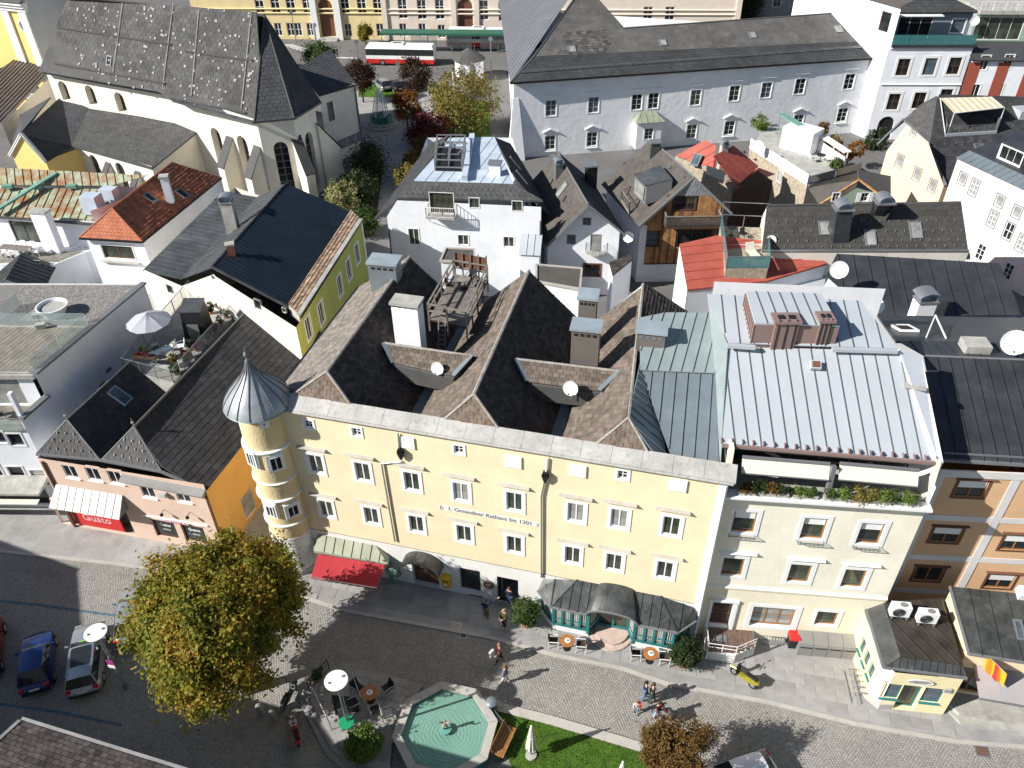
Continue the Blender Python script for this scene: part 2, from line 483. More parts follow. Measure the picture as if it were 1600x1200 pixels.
def boxwalls(parent,pts,z0,z1,m,skip=(),name='wall'):
 """plain vertical walls round a footprint (list of 2D points or 3D points giving the top)"""
 mb=MB()
 n=len(pts)
 for i in range(n):
  if i in skip:continue
  a,b=pts[i],pts[(i+1)%n]
  za=a[2]if len(a)>2 and z1 is None else z1
  zb=b[2]if len(b)>2 and z1 is None else z1
  mb.poly([(a[0],a[1],z0),(b[0],b[1],z0),(b[0],b[1],zb),(a[0],a[1],za)])
 return mb.obj(name,m,parent)
 # roofs
def plane_axes(pts,up_hint=None):
 n=Vector((0,0,0))
 for i in range(len(pts)):
  a,b=Vector(pts[i]),Vector(pts[(i+1)%len(pts)])
  n+=a.cross(b)
 n.normalize()
 if n.z<0:n=-n
 e=Vector((0,0,1)).cross(n)
 if e.length<1e-3 or up_hint is not None:
  e=Vector(up_hint if up_hint is not None else(1,0,0));e=(e-n*e.dot(n))
 e.normalize()
 g=n.cross(e).normalized()
 if g.z<-1e-6:g=-g;e=-e
 return e,g,n
def clip(poly,a,b,c):
 """keep a*x+b*y<=c"""
 out=[]
 for i in range(len(poly)):
  p,q=poly[i],poly[(i+1)%len(poly)]
  dp,dq=a*p[0]+b*p[1]-c,a*q[0]+b*q[1]-c
  if dp<=0:out.append(p)
  if(dp<0<dq)or(dq<0<dp):
   t=dp/(dp-dq);out.append((p[0]+(q[0]-p[0])*t,p[1]+(q[1]-p[1])*t))
 return out
def area2(p):
 return sum(p[i][0]*p[(i+1)%len(p)][1]-p[(i+1)%len(p)][0]*p[i][1]for i in range(len(p)))/2
def slab(parent,pts,m,t=0.14,name='roof_slope'):
 mb=MB()
 e,g,n=plane_axes(pts)
 P=[Vector(p)for p in pts]
 mb.hexa([p-n*t for p in P],P)
 return mb.obj(name,m,parent)
def seamroof(parent,pts,width,m,along=None,rib=0.05,name='roof_panel',t=0.06,under=True,phase=0.0,joined=False,ribw=0.035,ribm=None):
 """standing seam sheet metal: every strip between two seams is a piece of its own"""
 P=[Vector(p)for p in pts]
 e,g,n=plane_axes(P)
 if along is not None:
  a=Vector(along);a=(a-n*a.dot(n)).normalized()
  g=a;e=g.cross(n).normalized()
 o=P[0]
 q=[((p-o).dot(e),(p-o).dot(g))for p in P]
 if area2(q)<0:q=q[::-1]
 x0=min(p[0]for p in q);x1=max(p[0]for p in q)
 k=max(1,round((x1-x0)/width));w=(x1-x0)/k
 big=MB()
 i=0
 xs=[x0]
 x=x0+w*(1-phase if phase else 1)
 while x<x1-1e-3:
  xs.append(x);x+=w
 xs.append(x1)
 for a,b in zip(xs[:-1],xs[1:]):
  c=clip(clip(q,-1,0,-(a)),1,0,b)
  if len(c)<3 or abs(area2(c))<1e-3:continue
  mb=big if joined else MB()
  lift=n*(0.004*(i%2))
  top=[o+e*p[0]+g*p[1]+lift for p in c]
  mb.hexa([p-n*t for p in top],top)
  if a>x0+1e-3:
   ys=[p[1]for p in c if abs(p[0]-a)<1e-3]
   if len(ys)>=2 and max(ys)-min(ys)>0.05:
    A,B=o+e*a+g*min(ys),o+e*a+g*max(ys)
    mb.box((A+B)/2+n*(rib/2+0.003),((B-A).length,ribw,rib),m=1 if ribm else 0,ux=g,uy=e,uz=n)
  i+=1
  if not joined:mb.obj(name,[m,ribm]if ribm else m,parent)
 if joined:
  ob=big.obj(name+'s',[m,ribm]if ribm else m,parent);ob['kind']='stuff'
 return xs
def tileroof(parent,pts,tw,th,m,lift=0.03,jitter=0.1,name='tiles',single=False,base=True,t=0.14,basem=None,sname='shingle',half=True,rounded=False,along=None):
 """courses of tiles, each a small raised plate lapping over the one below"""
 P=[Vector(p)for p in pts]
 e,g,n=plane_axes(P,along)
 o=sum(P,Vector((0,0,0)))/len(P)
 P=[p-n*(p-o).dot(n)for p in P];o=P[0]
 q=[((p-o).dot(e),(p-o).dot(g))for p in P]
 if area2(q)<0:q=q[::-1]
 if base:
  mb=MB();mb.hexa([p-n*t for p in P],[p-n*0.004 for p in P]);mb.obj('roof_slope',basem or m,parent)
 x0,x1=min(p[0]for p in q),max(p[0]for p in q);y0,y1=min(p[1]for p in q),max(p[1]for p in q)
 edges=[]
 for i in range(len(q)):
  a,b=q[i],q[(i+1)%len(q)]
  nx,ny=(b[1]-a[1]),-(b[0]-a[0]);l=math.hypot(nx,ny)
  if l<1e-6:continue
  edges.append((nx/l,ny/l,(nx*a[0]+ny*a[1])/l))
 big=MB()
 r=0
 y=y0
 while y<y1:
  off=(r%2)*tw/2 if half else 0.0
  x=x0-tw+off
  while x<x1:
   g0=tw*0.03
   j=(random.random()-0.5)*jitter*th
   c=[(x+g0,y+j),(x+tw-g0,y+j),(x+tw-g0,y+th*1.12),(x+g0,y+th*1.12)]
   out=False;cut=False
   for(a,b,d)in edges:
    k=[a*p[0]+b*p[1]-d for p in c]
    if min(k)>=0:out=True;break
    if max(k)>0:cut=True
   x+=tw
   if out:continue
   if cut:
    for(a,b,d)in edges:
     c=clip(c,a,b,d)
     if len(c)<3:break
    if len(c)<3 or abs(area2(c))<0.04*tw*th:continue
   mb=MB()if single else big
   lf=lift*(0.75+0.5*random.random())
   yb=y+j
   top=[o+e*p[0]+g*p[1]+n*(0.004+lf*max(0.0,1-(p[1]-yb)/(th*1.15)))for p in c]
   i0=len(mb.v)
   mb.v.extend([tuple(p)for p in top]);mb.f.append(tuple(range(i0,i0+len(c))));mb.m.append(0)
   bot=[o+e*p[0]+g*p[1]for p in c]
   mb.v.extend([tuple(p)for p in bot])
   nn=len(c)
   for k in range(nn):
    k2=(k+1)%nn
    mb.f.append((i0+k,i0+nn+k,i0+nn+k2,i0+k2));mb.m.append(0)
   if single:mb.obj(sname,m,parent)
  y+=th;r+=1
 if not single and big.v:
  me=bpy.data.meshes.new(name)
  me.from_pydata(big.v,[],big.f);me.materials.append(m)
  ob=bpy.data.objects.new(name,me);COL.objects.link(ob);attach(ob,parent,Vector((0,0,0)));ob['kind']='stuff'
def ridge(parent,pts,r,m,name='ridge_cap',n=6):
 mb=MB()
 for a,b in zip(pts[:-1],pts[1:]):
  mb.tube(a,b,r,r,n)
 return mb.obj(name,m,parent)
def strip(parent,pts,w,h,m,name):
 mb=MB()
 for a,b in zip(pts[:-1],pts[1:]):mb.bar(a,b,w,h)
 return mb.obj(name,m,parent)
def lerp(a,b,t):
 return a+(b-a)*t
def skylight(parent,c,e,g,n,w,h,glass='glassblue',frame='greymetal'):
 """roof window lying on a slope; c centre on the roof plane"""
 mb=MB()
 for sx in(-1,1):mb.box(c+e*(sx*(w/2))+n*0.05,(0.09,h+0.09,0.14),ux=e,uy=g,uz=n)
 for sy in(-1,1):mb.box(c+g*(sy*(h/2))+n*0.05,(w-0.09,0.09,0.14),ux=e,uy=g,uz=n)
 o=mb.obj('skylight',M[frame],parent)
 pb=MB();pb.box(c+n*0.06,(w-0.09,h-0.09,0.04),ux=e,uy=g,uz=n)
 pb.obj('pane',M[glass],o)
 return o
def flat(pts,*more):
 """points given as picture positions brought onto the plane of pts"""
 return[on_plane(pts,*q)for q in more]
def on_plane(pts,px,py):
 """world point where the measured ray meets the plane of pts"""
 e,g,n=plane_axes(pts)
 r=ray(px,py);P0=sum((Vector(p)for p in pts),Vector((0,0,0)))/len(pts)
 return CAM+r*((P0-CAM).dot(n)/r.dot(n))
def skylight_at(parent,pts,px,py,w,h,**k):
 e,g,n=plane_axes(pts)
 return skylight(parent,on_plane(pts,px,py),e,g,n,w,h,**k)
def snowguards(parent,pts,rows,spacing,m,name='snow_guards',size=0.12,ht=0.08,margin=0.3):
 """small metal hooks in rows on a slope: rows as fractions from the eave"""
 P=[Vector(p)for p in pts]
 e,g,n=plane_axes(P);o=sum(P,Vector((0,0,0)))/len(P)
 q=[((p-o).dot(e),(p-o).dot(g))for p in P]
 y0,y1=min(p[1]for p in q),max(p[1]for p in q);x0,x1=min(p[0]for p in q),max(p[0]for p in q)
 mb=MB()
 for k,fr in enumerate(rows):
  y=y0+(y1-y0)*fr
  x=x0+margin+(k%2)*spacing/2
  while x<x1-margin:
   if inside((x,y),q):mb.box(o+e*x+g*y+n*(ht/2+0.02),(0.035,size,ht),ux=e,uy=g,uz=n)
   x+=spacing
 if mb.v:
  ob=mb.obj(name,m,parent);ob['kind']='stuff'
def chimney(parent,c,w,d,z0,z1,rz,m='white',capm='concrete',style='flat',slots=0,name='chimney'):
 mb=MB()
 mb.box((c[0],c[1],(z0+z1)/2),(w,d,z1-z0),rz)
 o=mb.obj(name,M[m],parent)
 cb=MB()
 ux=Vector((math.cos(rz),math.sin(rz),0));uy=Vector((-math.sin(rz),math.cos(rz),0));C=Vector((c[0],c[1],0))
 if style=='flat':
  cb.box((c[0],c[1],z1+0.07),(w+0.2,d+0.2,0.14),rz)
 elif style=='slots':
  for i in range(slots+1):
   x=-w/2+w*i/slots
   for sy in(-1,1):cb.box(C+ux*(x*0.93)+uy*(sy*(d/2-0.06))+Vector((0,0,z1+0.09)),(0.09,0.1,0.18),rz)
  cb.box((c[0],c[1],z1+0.26),(w+0.16,d+0.16,0.16),rz)
  ib=MB();ib.box((c[0],c[1],z1+0.09),(w*0.8,d*0.7,0.16),rz);ib.obj('flue',M['black'],o)
 elif style=='barrel':
  for sx in(-1,1):cb.box(C+ux*(sx*(w/2-0.05))+Vector((0,0,z1+0.15)),(0.06,d,0.3),rz)
  rows=[]
  for k in range(9):
   t=math.pi*(0.12+0.76*k/8)
   q=C+ux*(math.cos(t)*w*0.66)+Vector((0,0,z1+0.2+math.sin(t)*w*0.42))
   rows.append([q-uy*(d/2+0.15),q+uy*(d/2+0.15)])
  cb.grid(rows)
  cb.grid([[p+Vector((0,0,0.03))for p in r]for r in rows])
  cb.box((c[0],c[1],z1+0.03),(w+0.16,d+0.16,0.07),rz)
 cb.obj('cap',M[capm],o)
 return o
def cut_box(parent,c,w,d,z0,z1,rz,m,name):
 mb=MB();mb.box((c[0],c[1],(z0+z1)/2),(w,d,z1-z0),rz)
 return mb.obj(name,m,parent)
def railing(parent,pts,h=1.0,step=0.14,m='steel',name='railing',post=1.4,bars=True,r=0.02):
 mb=MB()
 for a,b in zip(pts[:-1],pts[1:]):
  a,b=Vector(a),Vector(b)
  L=(b-a).length
  up=Vector((0,0,h))
  mb.bar(a+up,b+up,r*2,r*2);mb.bar(a+Vector((0,0,0.08)),b+Vector((0,0,0.08)),r*1.4,r*1.4)
  k=max(1,round(L/post))
  for i in range(k+1):
   p=a+(b-a)*(i/k);mb.bar(p,p+up,r*2,r*2)
  if bars:
   k=max(1,round(L/step))
   for i in range(1,k):
    p=a+(b-a)*(i/k);mb.bar(p+Vector((0,0,0.08)),p+up,r*0.9,r*0.9)
  else:
   for z in(0.35,0.65):mb.bar(a+Vector((0,0,h*z)),b+Vector((0,0,h*z)),r,r)
 return mb.obj(name,M[m]if isinstance(m,str)else m,parent)
def text_mesh(txt,size,m,name='lettering',depth=0.01,bold=False,sx=1.0):
 cu=bpy.data.curves.new(name,'FONT')
 cu.body=txt;cu.size=size;cu.extrude=depth;cu.align_x='CENTER';cu.align_y='CENTER';cu.resolution_u=2
 if bold:cu.offset=size*0.012
 o=bpy.data.objects.new('tmp',cu);COL.objects.link(o)
 dg=bpy.context.evaluated_depsgraph_get();dg.update()
 me=bpy.data.meshes.new_from_object(o.evaluated_get(dg))
 bpy.data.objects.remove(o)
 for v in me.vertices:v.co=Vector((v.co.x*sx,-v.co.z,v.co.y))
 me.materials.clear();me.materials.append(m);me.name=name
 return me
def letter(parent,fac,s,z,txt,size,m,d=0.03,name='lettering',rot=0.0,bold=False,sx=1.0):
 me=text_mesh(txt,size,m,name,bold=bold,sx=sx)
 o=inst(me,name,parent,fac.p(s,z,d),fac.rz)
 if rot:o.rotation_euler=(0,-rot,fac.rz)
 return o
 # ground, street, pavement
def sheet(name,pts,z,m,kind='structure'):
 mb=MB();mb.poly([(p[0],p[1],z)for p in pts])
 o=mb.obj(name,m);o['kind']=kind
 return o
sheet('ground',[(-420,-120),(420,-120),(420,620),(-420,620)],-0.012,M['asphalt'])
M['joint']=mat('cobble joint sand',(0.215,0.205,0.185),rough=1.0,var=0.2,vscale=1.0)
M['cobble']=mat('granite cobble',(0.295,0.28,0.255),rough=0.9,var=0.12,vscale=0.25,island=0.16,dirt=0.45,dirtcol=(0.22,0.21,0.195),dscale=0.25)
KERB=[(-190,830),(0,862),(175,881),(300,898),(463,930),(540,955),(708,986),(767,997),(870,1025),(975,1046),(1045,1070),(1200,1098),(1340,1133),(1497,1160),(1600,1168),(1760,1190)]
KW=[R2(*p)for p in KERB]
sheet('street',[(-62,2),(62,2)]+[(KW[-1].x+12,KW[-1].y)]+[(p.x,p.y)for p in reversed(KW)]+[(-62,KW[0].y+3)],0.0,M['joint'])
kx=np.array([p.x for p in KW]);ky=np.array([p.y for p in KW])
def cobbles():
 d=0.135
 th=math.radians(-15)
 U=np.array([math.cos(th),math.sin(th)]);Nn=np.array([-math.sin(th),math.cos(th)])
 a=np.arange(-44,46,d);b=np.arange(-6,32,d)
 A,B=np.meshgrid(a,b)
 A=A+(np.arange(len(b))[:,None]%2)*d/2
 Wd=1.5
 f=(A/Wd)%1.0-0.5
 sh=0.20*(1-(2*f)**2)
 slope=-0.20*8*f/Wd
 B=B+sh+rng.normal(0,0.006,A.shape)
 x=A*U[0]+B*Nn[0];y=20+A*U[1]+B*Nn[1]
 ang=th+np.arctan(slope)
 x,y,ang=x.ravel(),y.ravel(),ang.ravel()
 px=np.stack([x,y,np.zeros_like(x)],1)-np.array([0,0,CAM_H])
 zc=px@np.array(FW);xr=px@np.array(RT)/zc*F_PX;yr=-(px@np.array(UPV))/zc*F_PX
 ix=800+xr*CR+yr*SR;iy=600-xr*SR+yr*CR
 k=(y<np.interp(x,kx,ky)-0.02)&(ix>-60)&(ix<1660)&(iy<1260)
 x,y,ang=x[k],y[k],ang[k]
 n=len(x)
 w=rng.uniform(0.050,0.062,n);h=rng.uniform(0.050,0.061,n);zt=rng.uniform(0.007,0.014,n)
 ca,sa=np.cos(ang),np.sin(ang)
 V=np.zeros((n,8,3),np.float32)
 for i,(sx,sy)in enumerate(((-1,-1),(1,-1),(1,1),(-1,1))):
  for lev in(0,1):
   q=1.0 if lev==0 else 0.78
   lx,ly=sx*w*q,sy*h*q
   V[:,i+4*lev,0]=x+lx*ca-ly*sa;V[:,i+4*lev,1]=y+lx*sa+ly*ca
   V[:,i+4*lev,2]=0.001 if lev==0 else zt
 F=np.array([[4,5,6,7],[0,1,5,4],[1,2,6,5],[2,3,7,6],[3,0,4,7]])
 FF=(np.arange(n)[:,None,None]*8+F[None]).reshape(-1)
 me=bpy.data.meshes.new('cobblestones')
 me.vertices.add(n*8);me.vertices.foreach_set('co',V.ravel())
 me.loops.add(len(FF));me.loops.foreach_set('vertex_index',FF.astype(np.int32))
 nf=n*5
 me.polygons.add(nf);me.polygons.foreach_set('loop_start',np.arange(nf,dtype=np.int32)*4)
 me.update(calc_edges=True)
 me.materials.append(M['cobble'])
 o=bpy.data.objects.new('cobblestones',me);COL.objects.link(o);o['kind']='stuff'
cobbles()
pv=MB()
back=[(p.x,p.y+9.0)for p in KW]
for i in range(len(KW)-1):
 a,b=KW[i],KW[i+1]
 pv.hexa([(a.x,a.y,-0.01),(b.x,b.y,-0.01),(*back[i+1],-0.01),(*back[i],-0.01)],[(a.x,a.y,0.06),(b.x,b.y,0.06),(*back[i+1],0.06),(*back[i],0.06)])
pave=structure(pv.obj('pavement',M['paving']))
kb=MB()
for a,b in zip(KW[:-1],KW[1:]):
 kb.bar(V3(a,0.04),V3(b,0.04),0.22,0.10)
structure(kb.obj('kerb',M['stone']))
def slabs():
 n=0
 th=math.radians(-13)
 U=Vector((math.cos(th),math.sin(th)));Nn=Vector((-math.sin(th),math.cos(th)))
 meshes={}
 def clear(q):
  return True
 rest=MB()
 for r in range(0,9):
  for c in range(-30,60):
   w,h=1.05,0.72
   q=Vector((7.0,24.0))+U*(c*w+(r%2)*w/2)+Nn*(r*h-2.6)
   cs=[q+U*(sx*w/2)+Nn*(sy*h/2)for sx,sy in((-1,-1),(1,-1),(1,1),(-1,1))]
   if any(p.y<np.interp(p.x,kx,ky)+0.13 for p in cs):continue
   if q.y>np.interp(q.x,kx,ky)+5.2 or q.x<-33 or q.x>27:continue
   near=q.x>6.5
   if near and n<290:
    key=random.randrange(3)
    if key not in meshes:
     mb=MB();z=0.012+0.003*key
     mb.hexa([(-w/2+.012,-h/2+.012,0),(w/2-.012,-h/2+.012,0),(w/2-.012,h/2-.012,0),(-w/2+.012,h/2-.012,0)],[(-w/2+.02,-h/2+.02,z),(w/2-.02,-h/2+.02,z),(w/2-.02,h/2-.02,z),(-w/2+.02,h/2-.02,z)])
     meshes[key]=mb.mesh('paving_slab',M['paving' if key else 'pavingdark'])
    inst(meshes[key],'paving_slab',pave,(q.x,q.y,0.06),th)
    n+=1
   else:
    z=0.06+0.010+0.004*random.random()
    cs2=[q+(p-q)*0.975 for p in cs]
    rest.hexa([(p.x,p.y,0.055)for p in cs2],[(p.x,p.y,z)for p in cs2])
 o=rest.obj('paving_slabs',M['paving'],pave);o['kind']='stuff'
M['pavingdark']=mat('darker pavement slab',(0.30,0.29,0.275),rough=0.9,var=0.16,vscale=0.9,bump=0.25,bscale=12,dirt=0.35,dirtcol=(0.22,0.21,0.2),dscale=0.5)
slabs()
M['bluestone']=mat('blue painted stone row',(0.10,0.17,0.23),rough=0.8,var=0.25,vscale=4,island=0.15)
for pts in([(-60,932),(60,945),(175,961),(245,972)],[(-60,1093),(0,1100),(95,1113),(190,1133)]):
 mb=MB()
 W_=[R(x,y,0.02)for x,y in pts]
 for a,b in zip(W_[:-1],W_[1:]):
  L_=(b-a).length;k=int(L_/0.14)
  for i in range(k):
   p=a+(b-a)*((i+0.5)/k)
   mb.box((p.x,p.y,0.016),(0.125,0.15,0.02),math.atan2((b-a).y,(b-a).x))
 structure(mb.obj('blue_line',M['bluestone']))
def cover(px,py,w,h,m,rz,z=0.062,name='manhole_cover',label='',group=None):
 p=R(px,py,z)
 t=thing(name,label,'manhole cover',(p.x,p.y,z),rz,group)
 f=MB();f.box((0,0,0.012),(w,h,0.016));f.obj('frame',M['steel'],t,local=True)
 b=MB()
 k=5
 for i in range(k):b.box((0,-h*0.4+h*0.8*(i+0.5)/k,0.026),(w*0.82,h*0.11,0.012))
 b.obj('grate',m,t,local=True)
cover(492,931,0.42,0.42,M['concrete'],-0.26,label='pale square cover in the pavement before the red awning')
cover(713,979,0.55,0.55,M['concrete'],-0.26,label='pale square cover in the shaded pavement before the dark shop window')
cover(724,993,0.4,0.4,M['black'],-0.26,0.02,label='small dark cover in the cobbles beside the pale square cover')
cover(1590,1092,0.5,0.5,M['steel'],-0.2,label='steel cover beside the light steps of the right hand shop')
cover(1534,1174,0.65,0.6,M['brownframe'],-0.2,0.02,label='rusty brown square grate in the cobbles at the lower right')
cover(281,867,0.8,0.45,M['greymetal'],-0.2,label='grey steel plate in the pavement before the dark shop windows of the orange house')
cover(244,885,0.35,0.3,M['steel'],-0.2,label='small steel frame in the pavement near the big chestnut tree')
def lawn():
 pts=[(754,1099),(779,1110),(860,1134),(1010,1179),(1130,1216),(1130,1330),(800,1330),(800,1200)]
 P=[R2(*p)for p in pts]
 sheet('lawn_soil',P,0.05,M['soil'])
 M['grass']=mat('lawn grass',(0.075,0.15,0.018),rough=0.8,var=0.25,vscale=1.2,island=0.4,spec=0.2)
 poly=[(p.x,p.y)for p in P]
 xs=[p[0]for p in poly];ys=[p[1]for p in poly]
 n=70000
 X=rng.uniform(min(xs),max(xs),n);Y=rng.uniform(max(min(ys),12),max(ys),n)
 keep=np.array([inside((x,y),poly)for x,y in zip(X,Y)])
 X,Y=X[keep],Y[keep];n=len(X)
 a=rng.uniform(0,2*np.pi,n);hgt=rng.uniform(0.04,0.075,n);w=rng.uniform(0.012,0.022,n)
 V=np.zeros((n,3,3),np.float32)
 V[:,0]=np.stack([X-w*np.cos(a),Y-w*np.sin(a),np.full(n,0.05)],1)
 V[:,1]=np.stack([X+w*np.cos(a),Y+w*np.sin(a),np.full(n,0.05)],1)
 V[:,2]=np.stack([X+rng.normal(0,0.03,n),Y+rng.normal(0,0.03,n),0.05+hgt],1)
 me=bpy.data.meshes.new('grass')
 me.from_pydata(V.reshape(-1,3).tolist(),[],np.arange(n*3).reshape(-1,3).tolist())
 me.materials.append(M['grass'])
 o=bpy.data.objects.new('grass',me);COL.objects.link(o);o['kind']='stuff'
 sheet('lawn',P,0.062,M['grass'])
 k=MB()
 pk=[R(x,y,0.05)for x,y in((754,1096),(779,1105),(862,1126),(1010,1170),(1135,1207))]
 for a,b in zip(pk[:-1],pk[1:]):k.bar(a,b,0.5,0.12)
 structure(k.obj('lawn_kerb',M['stone']))
lawn()
# the old town hall: yellow, three parallel gables behind a parapet, corner tower
ZE=12.9
fA,fB=R2(450,637,ZE),R2(1140,750,ZE)
FM=Fac(fA,fB)
NB=-FM.n
def Q(s,t,z):
 p=FM.o+FM.u*s+NB*t
 return Vector((p.x,p.y,z))
def town_hall():
 L=FM.L
 base=Q(L/2,0,0)
 T=thing('town_hall','pale yellow town hall with round corner tower, three brown gables and grey lettering','building',base)
 holes=[]
 SL=-1.6
 k1=dict(frame='whitepaint',glass='glassgreen',casing=0.17,fw=0.075,rec=0.13)
 r1=[(493.5,725),(567,737.5),(643.7,752.5),(720.5,769,dict(glass='glasspale')),(804,784),(900,801,dict(glass='glasspale')),(967.6,810.5,dict(glass='glasspale')),(1049,822.5)]
 r2=[(510,795),(580.7,806),(651,819),(725.5,834),(804,851),(894.8,867.5),(959.7,878.6),(1039,890.6)]
 h1=windows(T,FM,r1,0.88,1.36,**k1)
 h2=windows(T,FM,r2,0.86,1.32,**k1)
 h0=windows(T,FM,[(482,663),(557,675),(716.7,702.5),(973,742)],0.50,0.55,nx=2,ny=2,frame='whitepaint',glass='glass',casing=0.13,fw=0.05,rec=0.16,cm='whitepaint')
 for h in h1:ledge(T,FM,h[0][0]+0.40,h[2][1]+0.50,1.72,0.24,0.10,'stone')
 for h in h2:ledge(T,FM,h[0][0]+0.40,h[2][1]+0.44,1.72,0.22,0.10,'stone')
 for px,py in((636,691),(802.5,721),(903,735),(1059.5,757.6)):
  s,z=FM.hit(px,py)
  mb=MB()
  for dz,hh in((0,0.78),):mb.box(FM.p(s,z,0.04),(0.85,0.08,hh),FM.rz)
  for k in range(3):mb.box(FM.p(s,z-0.22+0.2*k,0.088),(0.6,0.014,0.05),FM.rz)
  mb.obj('shutter_panel',M['whitepaint'],T)
 def hitrect(x0,y0,x1,y1):
  a,b=FM.hit(x0,y0),FM.hit(x1,y1)
  return a[0],b[0],a[1],b[1]
 sw0,_=FM.hit(719,900);sw1,_=FM.hit(751,906);_,zt=FM.hit(733,889);_,zb=FM.hit(735,921)
 hs=[(sw0,zb),(sw1,zb),(sw1,zt),(sw0,zt)]
 window(T,FM,(sw0+sw1)/2,(zt+zb)/2,sw1-sw0,zt-zb,nx=1,frame='greymetal',glass='glass',casing=0,fw=0.05)
 d0,_=FM.hit(777,915);d1,_=FM.hit(810,915);_,dz=FM.hit(793,903)
 dz=max(2.1,min(dz,2.9))
 hd=[(d0,0.12),(d1,0.12),(d1,dz),(d0,dz)]
 ib=MB();ib.box(FM.p((d0+d1)/2,dz/2+0.06,-1.6),(d1-d0,0.05,dz),FM.rz);ib.box(FM.p((d0+d1)/2,0.1,-0.8),(d1-d0,1.6,0.04),FM.rz)
 for ss in(d0,d1):ib.box(FM.p(ss,dz/2,-0.8),(0.04,1.6,dz),FM.rz)
 ib.box(FM.p((d0+d1)/2,dz,-0.8),(d1-d0,1.6,0.04),FM.rz)
 ib.obj('doorway',M['greymetal'],T)
 dl=MB();dl.box(FM.p(d0+0.12,dz/2+0.08,-0.75),(0.05,1.0,dz-0.2),FM.rz+0.15);dlo=dl.obj('door',M['steel'],T)
 dh=MB();dh.bar(FM.p(d0+0.2,1.0,-0.5),FM.p(d0+0.2,1.25,-0.5),0.03);dh.obj('handle',M['black'],dlo)
 a0,_=FM.hit(646,900);a1,_=FM.hit(686,905)
 ha=arch((a0+a1)/2,0.1,a1-a0,2.75)
 gb=MB()
 cs=(a0+a1)/2;gw=a1-a0
 for sx in(-1,1):
  for j in range(2):gb.box(FM.p(cs+sx*gw*0.25,0.75+j*1.05,-0.28),(gw*0.46,0.06,0.95),FM.rz)
 gb.box(FM.p(cs,1.45,-0.33),(gw,0.05,2.9),FM.rz)
 gd=gb.obj('gate',M['brownframe'],T)
 gh=MB();gh.bar(FM.p(cs+0.06,1.05,-0.22),FM.p(cs+0.06,1.3,-0.22),0.04);gh.obj('handle',M['steel'],gd)
 s0,_=FM.hit(505,880);s1,_=FM.hit(592,890)
 hshop=[(s0,0.5),(s1,0.5),(s1,2.6),(s0,2.6)]
 window(T,FM,(s0+s1)/2,1.55,s1-s0,2.1,nx=3,frame='coppergreen',glass='glass',casing=0,fw=0.07)
 zp=3.35
 holes=h1+h2+h0
 wall(T,FM,[(SL,zp),(L,zp),(L,ZE),(SL,ZE)],holes,M['yellow'],0.16,rm=M['whitepaint'])
 wall(T,FM,[(SL,-0.02),(L,-0.02),(L,zp),(SL,zp)],[hs,hd,ha,hshop],M['plinth'],0.3,name='ground_floor_wall',depth=0.03)
 D=14.6
 mb=MB()
 for a,b,h in(((SL,0),(SL,D),ZE-1.1),((SL,D),(L,D),ZE-2),((L,D),(L,0),ZE)):
  p,q=Q(a[0],a[1],0),Q(b[0],b[1],0)
  mb.poly([p,q,V3(q,h),V3(p,h)])
 mb.obj('wall',M['yellow'],T)
 mb=MB();mb.box(FM.p(L-0.22,ZE/2-0.1,0.02),(0.44,0.06,ZE-0.3),FM.rz);mb.obj('corner_strip',M['whitepaint'],T)
 mb=MB();mb.tube(FM.p(L-0.1,0.3,0.13),FM.p(L-0.1,ZE-0.3,0.13),0.06);mb.obj('downpipe',M['whitepaint'],T)
 n=16
 for i in range(n):
  a,b=SL+1.0+(L-SL-0.7)*i/n,SL+1.0+(L-SL-0.7)*(i+1)/n
  mb=MB()
  e=0.008+0.006*(i%2)
  b0=b-0.015
  mb.hexa([Q(a,-0.22,ZE-0.02),Q(b0,-0.22,ZE-0.02),Q(b0,0.62,ZE-0.1),Q(a,0.62,ZE-0.1)],[Q(a,-0.22,ZE+0.06+e),Q(b0,-0.22,ZE+0.06+e),Q(b0,0.62,ZE+0.46+e),Q(a,0.62,ZE+0.46+e)])
  mb.obj('coping',M['coping'],T)
 mb=MB();mb.tube(Q(SL+1.2,-0.26,ZE-0.02),Q(L+0.2,-0.26,ZE-0.02),0.07);mb.obj('gutter',M['coping'],T)
 mb=MB();mb.hexa([Q(SL+.5,0.34,10),Q(L,0.34,10),Q(L,0.6,10),Q(SL+.5,0.6,10)],[Q(SL+.5,0.05,ZE-0.1),Q(L,0.05,ZE-0.1),Q(L,0.6,ZE-0.1),Q(SL+.5,0.6,ZE-0.1)]);mb.obj('parapet',M['yellow'],T)
 # roofs
 ZR,ZV=ZE+1.75,ZE-2.0
 RS=[1.9,9.95,17.75];TB=13.9
 TF,TA=0.6,1.35
 SR_=[1.9,9.8,16.9]
 VS=[SL-0.3,6.0,13.95,19.6]
 sh=M['brownshingle'];
 for i in range(3):
  a,b=Q(RS[i],TA,ZR),Q(SR_[i],TB,ZR)
  lz=ZE-1.0 if i==0 else ZV
  ztop=ZE+0.42
  sl=(ZR-lz)/(RS[i]-VS[i]);sr=(ZR-ZV)/(VS[i+1]-RS[i])
  hl=RS[i]-(ZR-ztop)/sl;hr=RS[i]+(ZR-ztop)/sr
  if i==2:hr=RS[i]+1.15
  hip=[Q(hl,TF,ztop),Q(hr,TF,ztop),a]
  tileroof(T,hip,0.43,0.27,M['hipshingle'],lift=0.035,single=True)
  vl0,vl1=Q(VS[i],TF,lz),Q(VS[i]+(0 if i==0 else-0.25),TB,lz)
  pl=[vl0,Q(hl,TF,ztop),a,b,vl1]
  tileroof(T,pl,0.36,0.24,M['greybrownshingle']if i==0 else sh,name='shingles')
  vr0,vr1=Q(VS[i+1],TF,ZV),Q(VS[i+1]-0.25,TB,ZV)
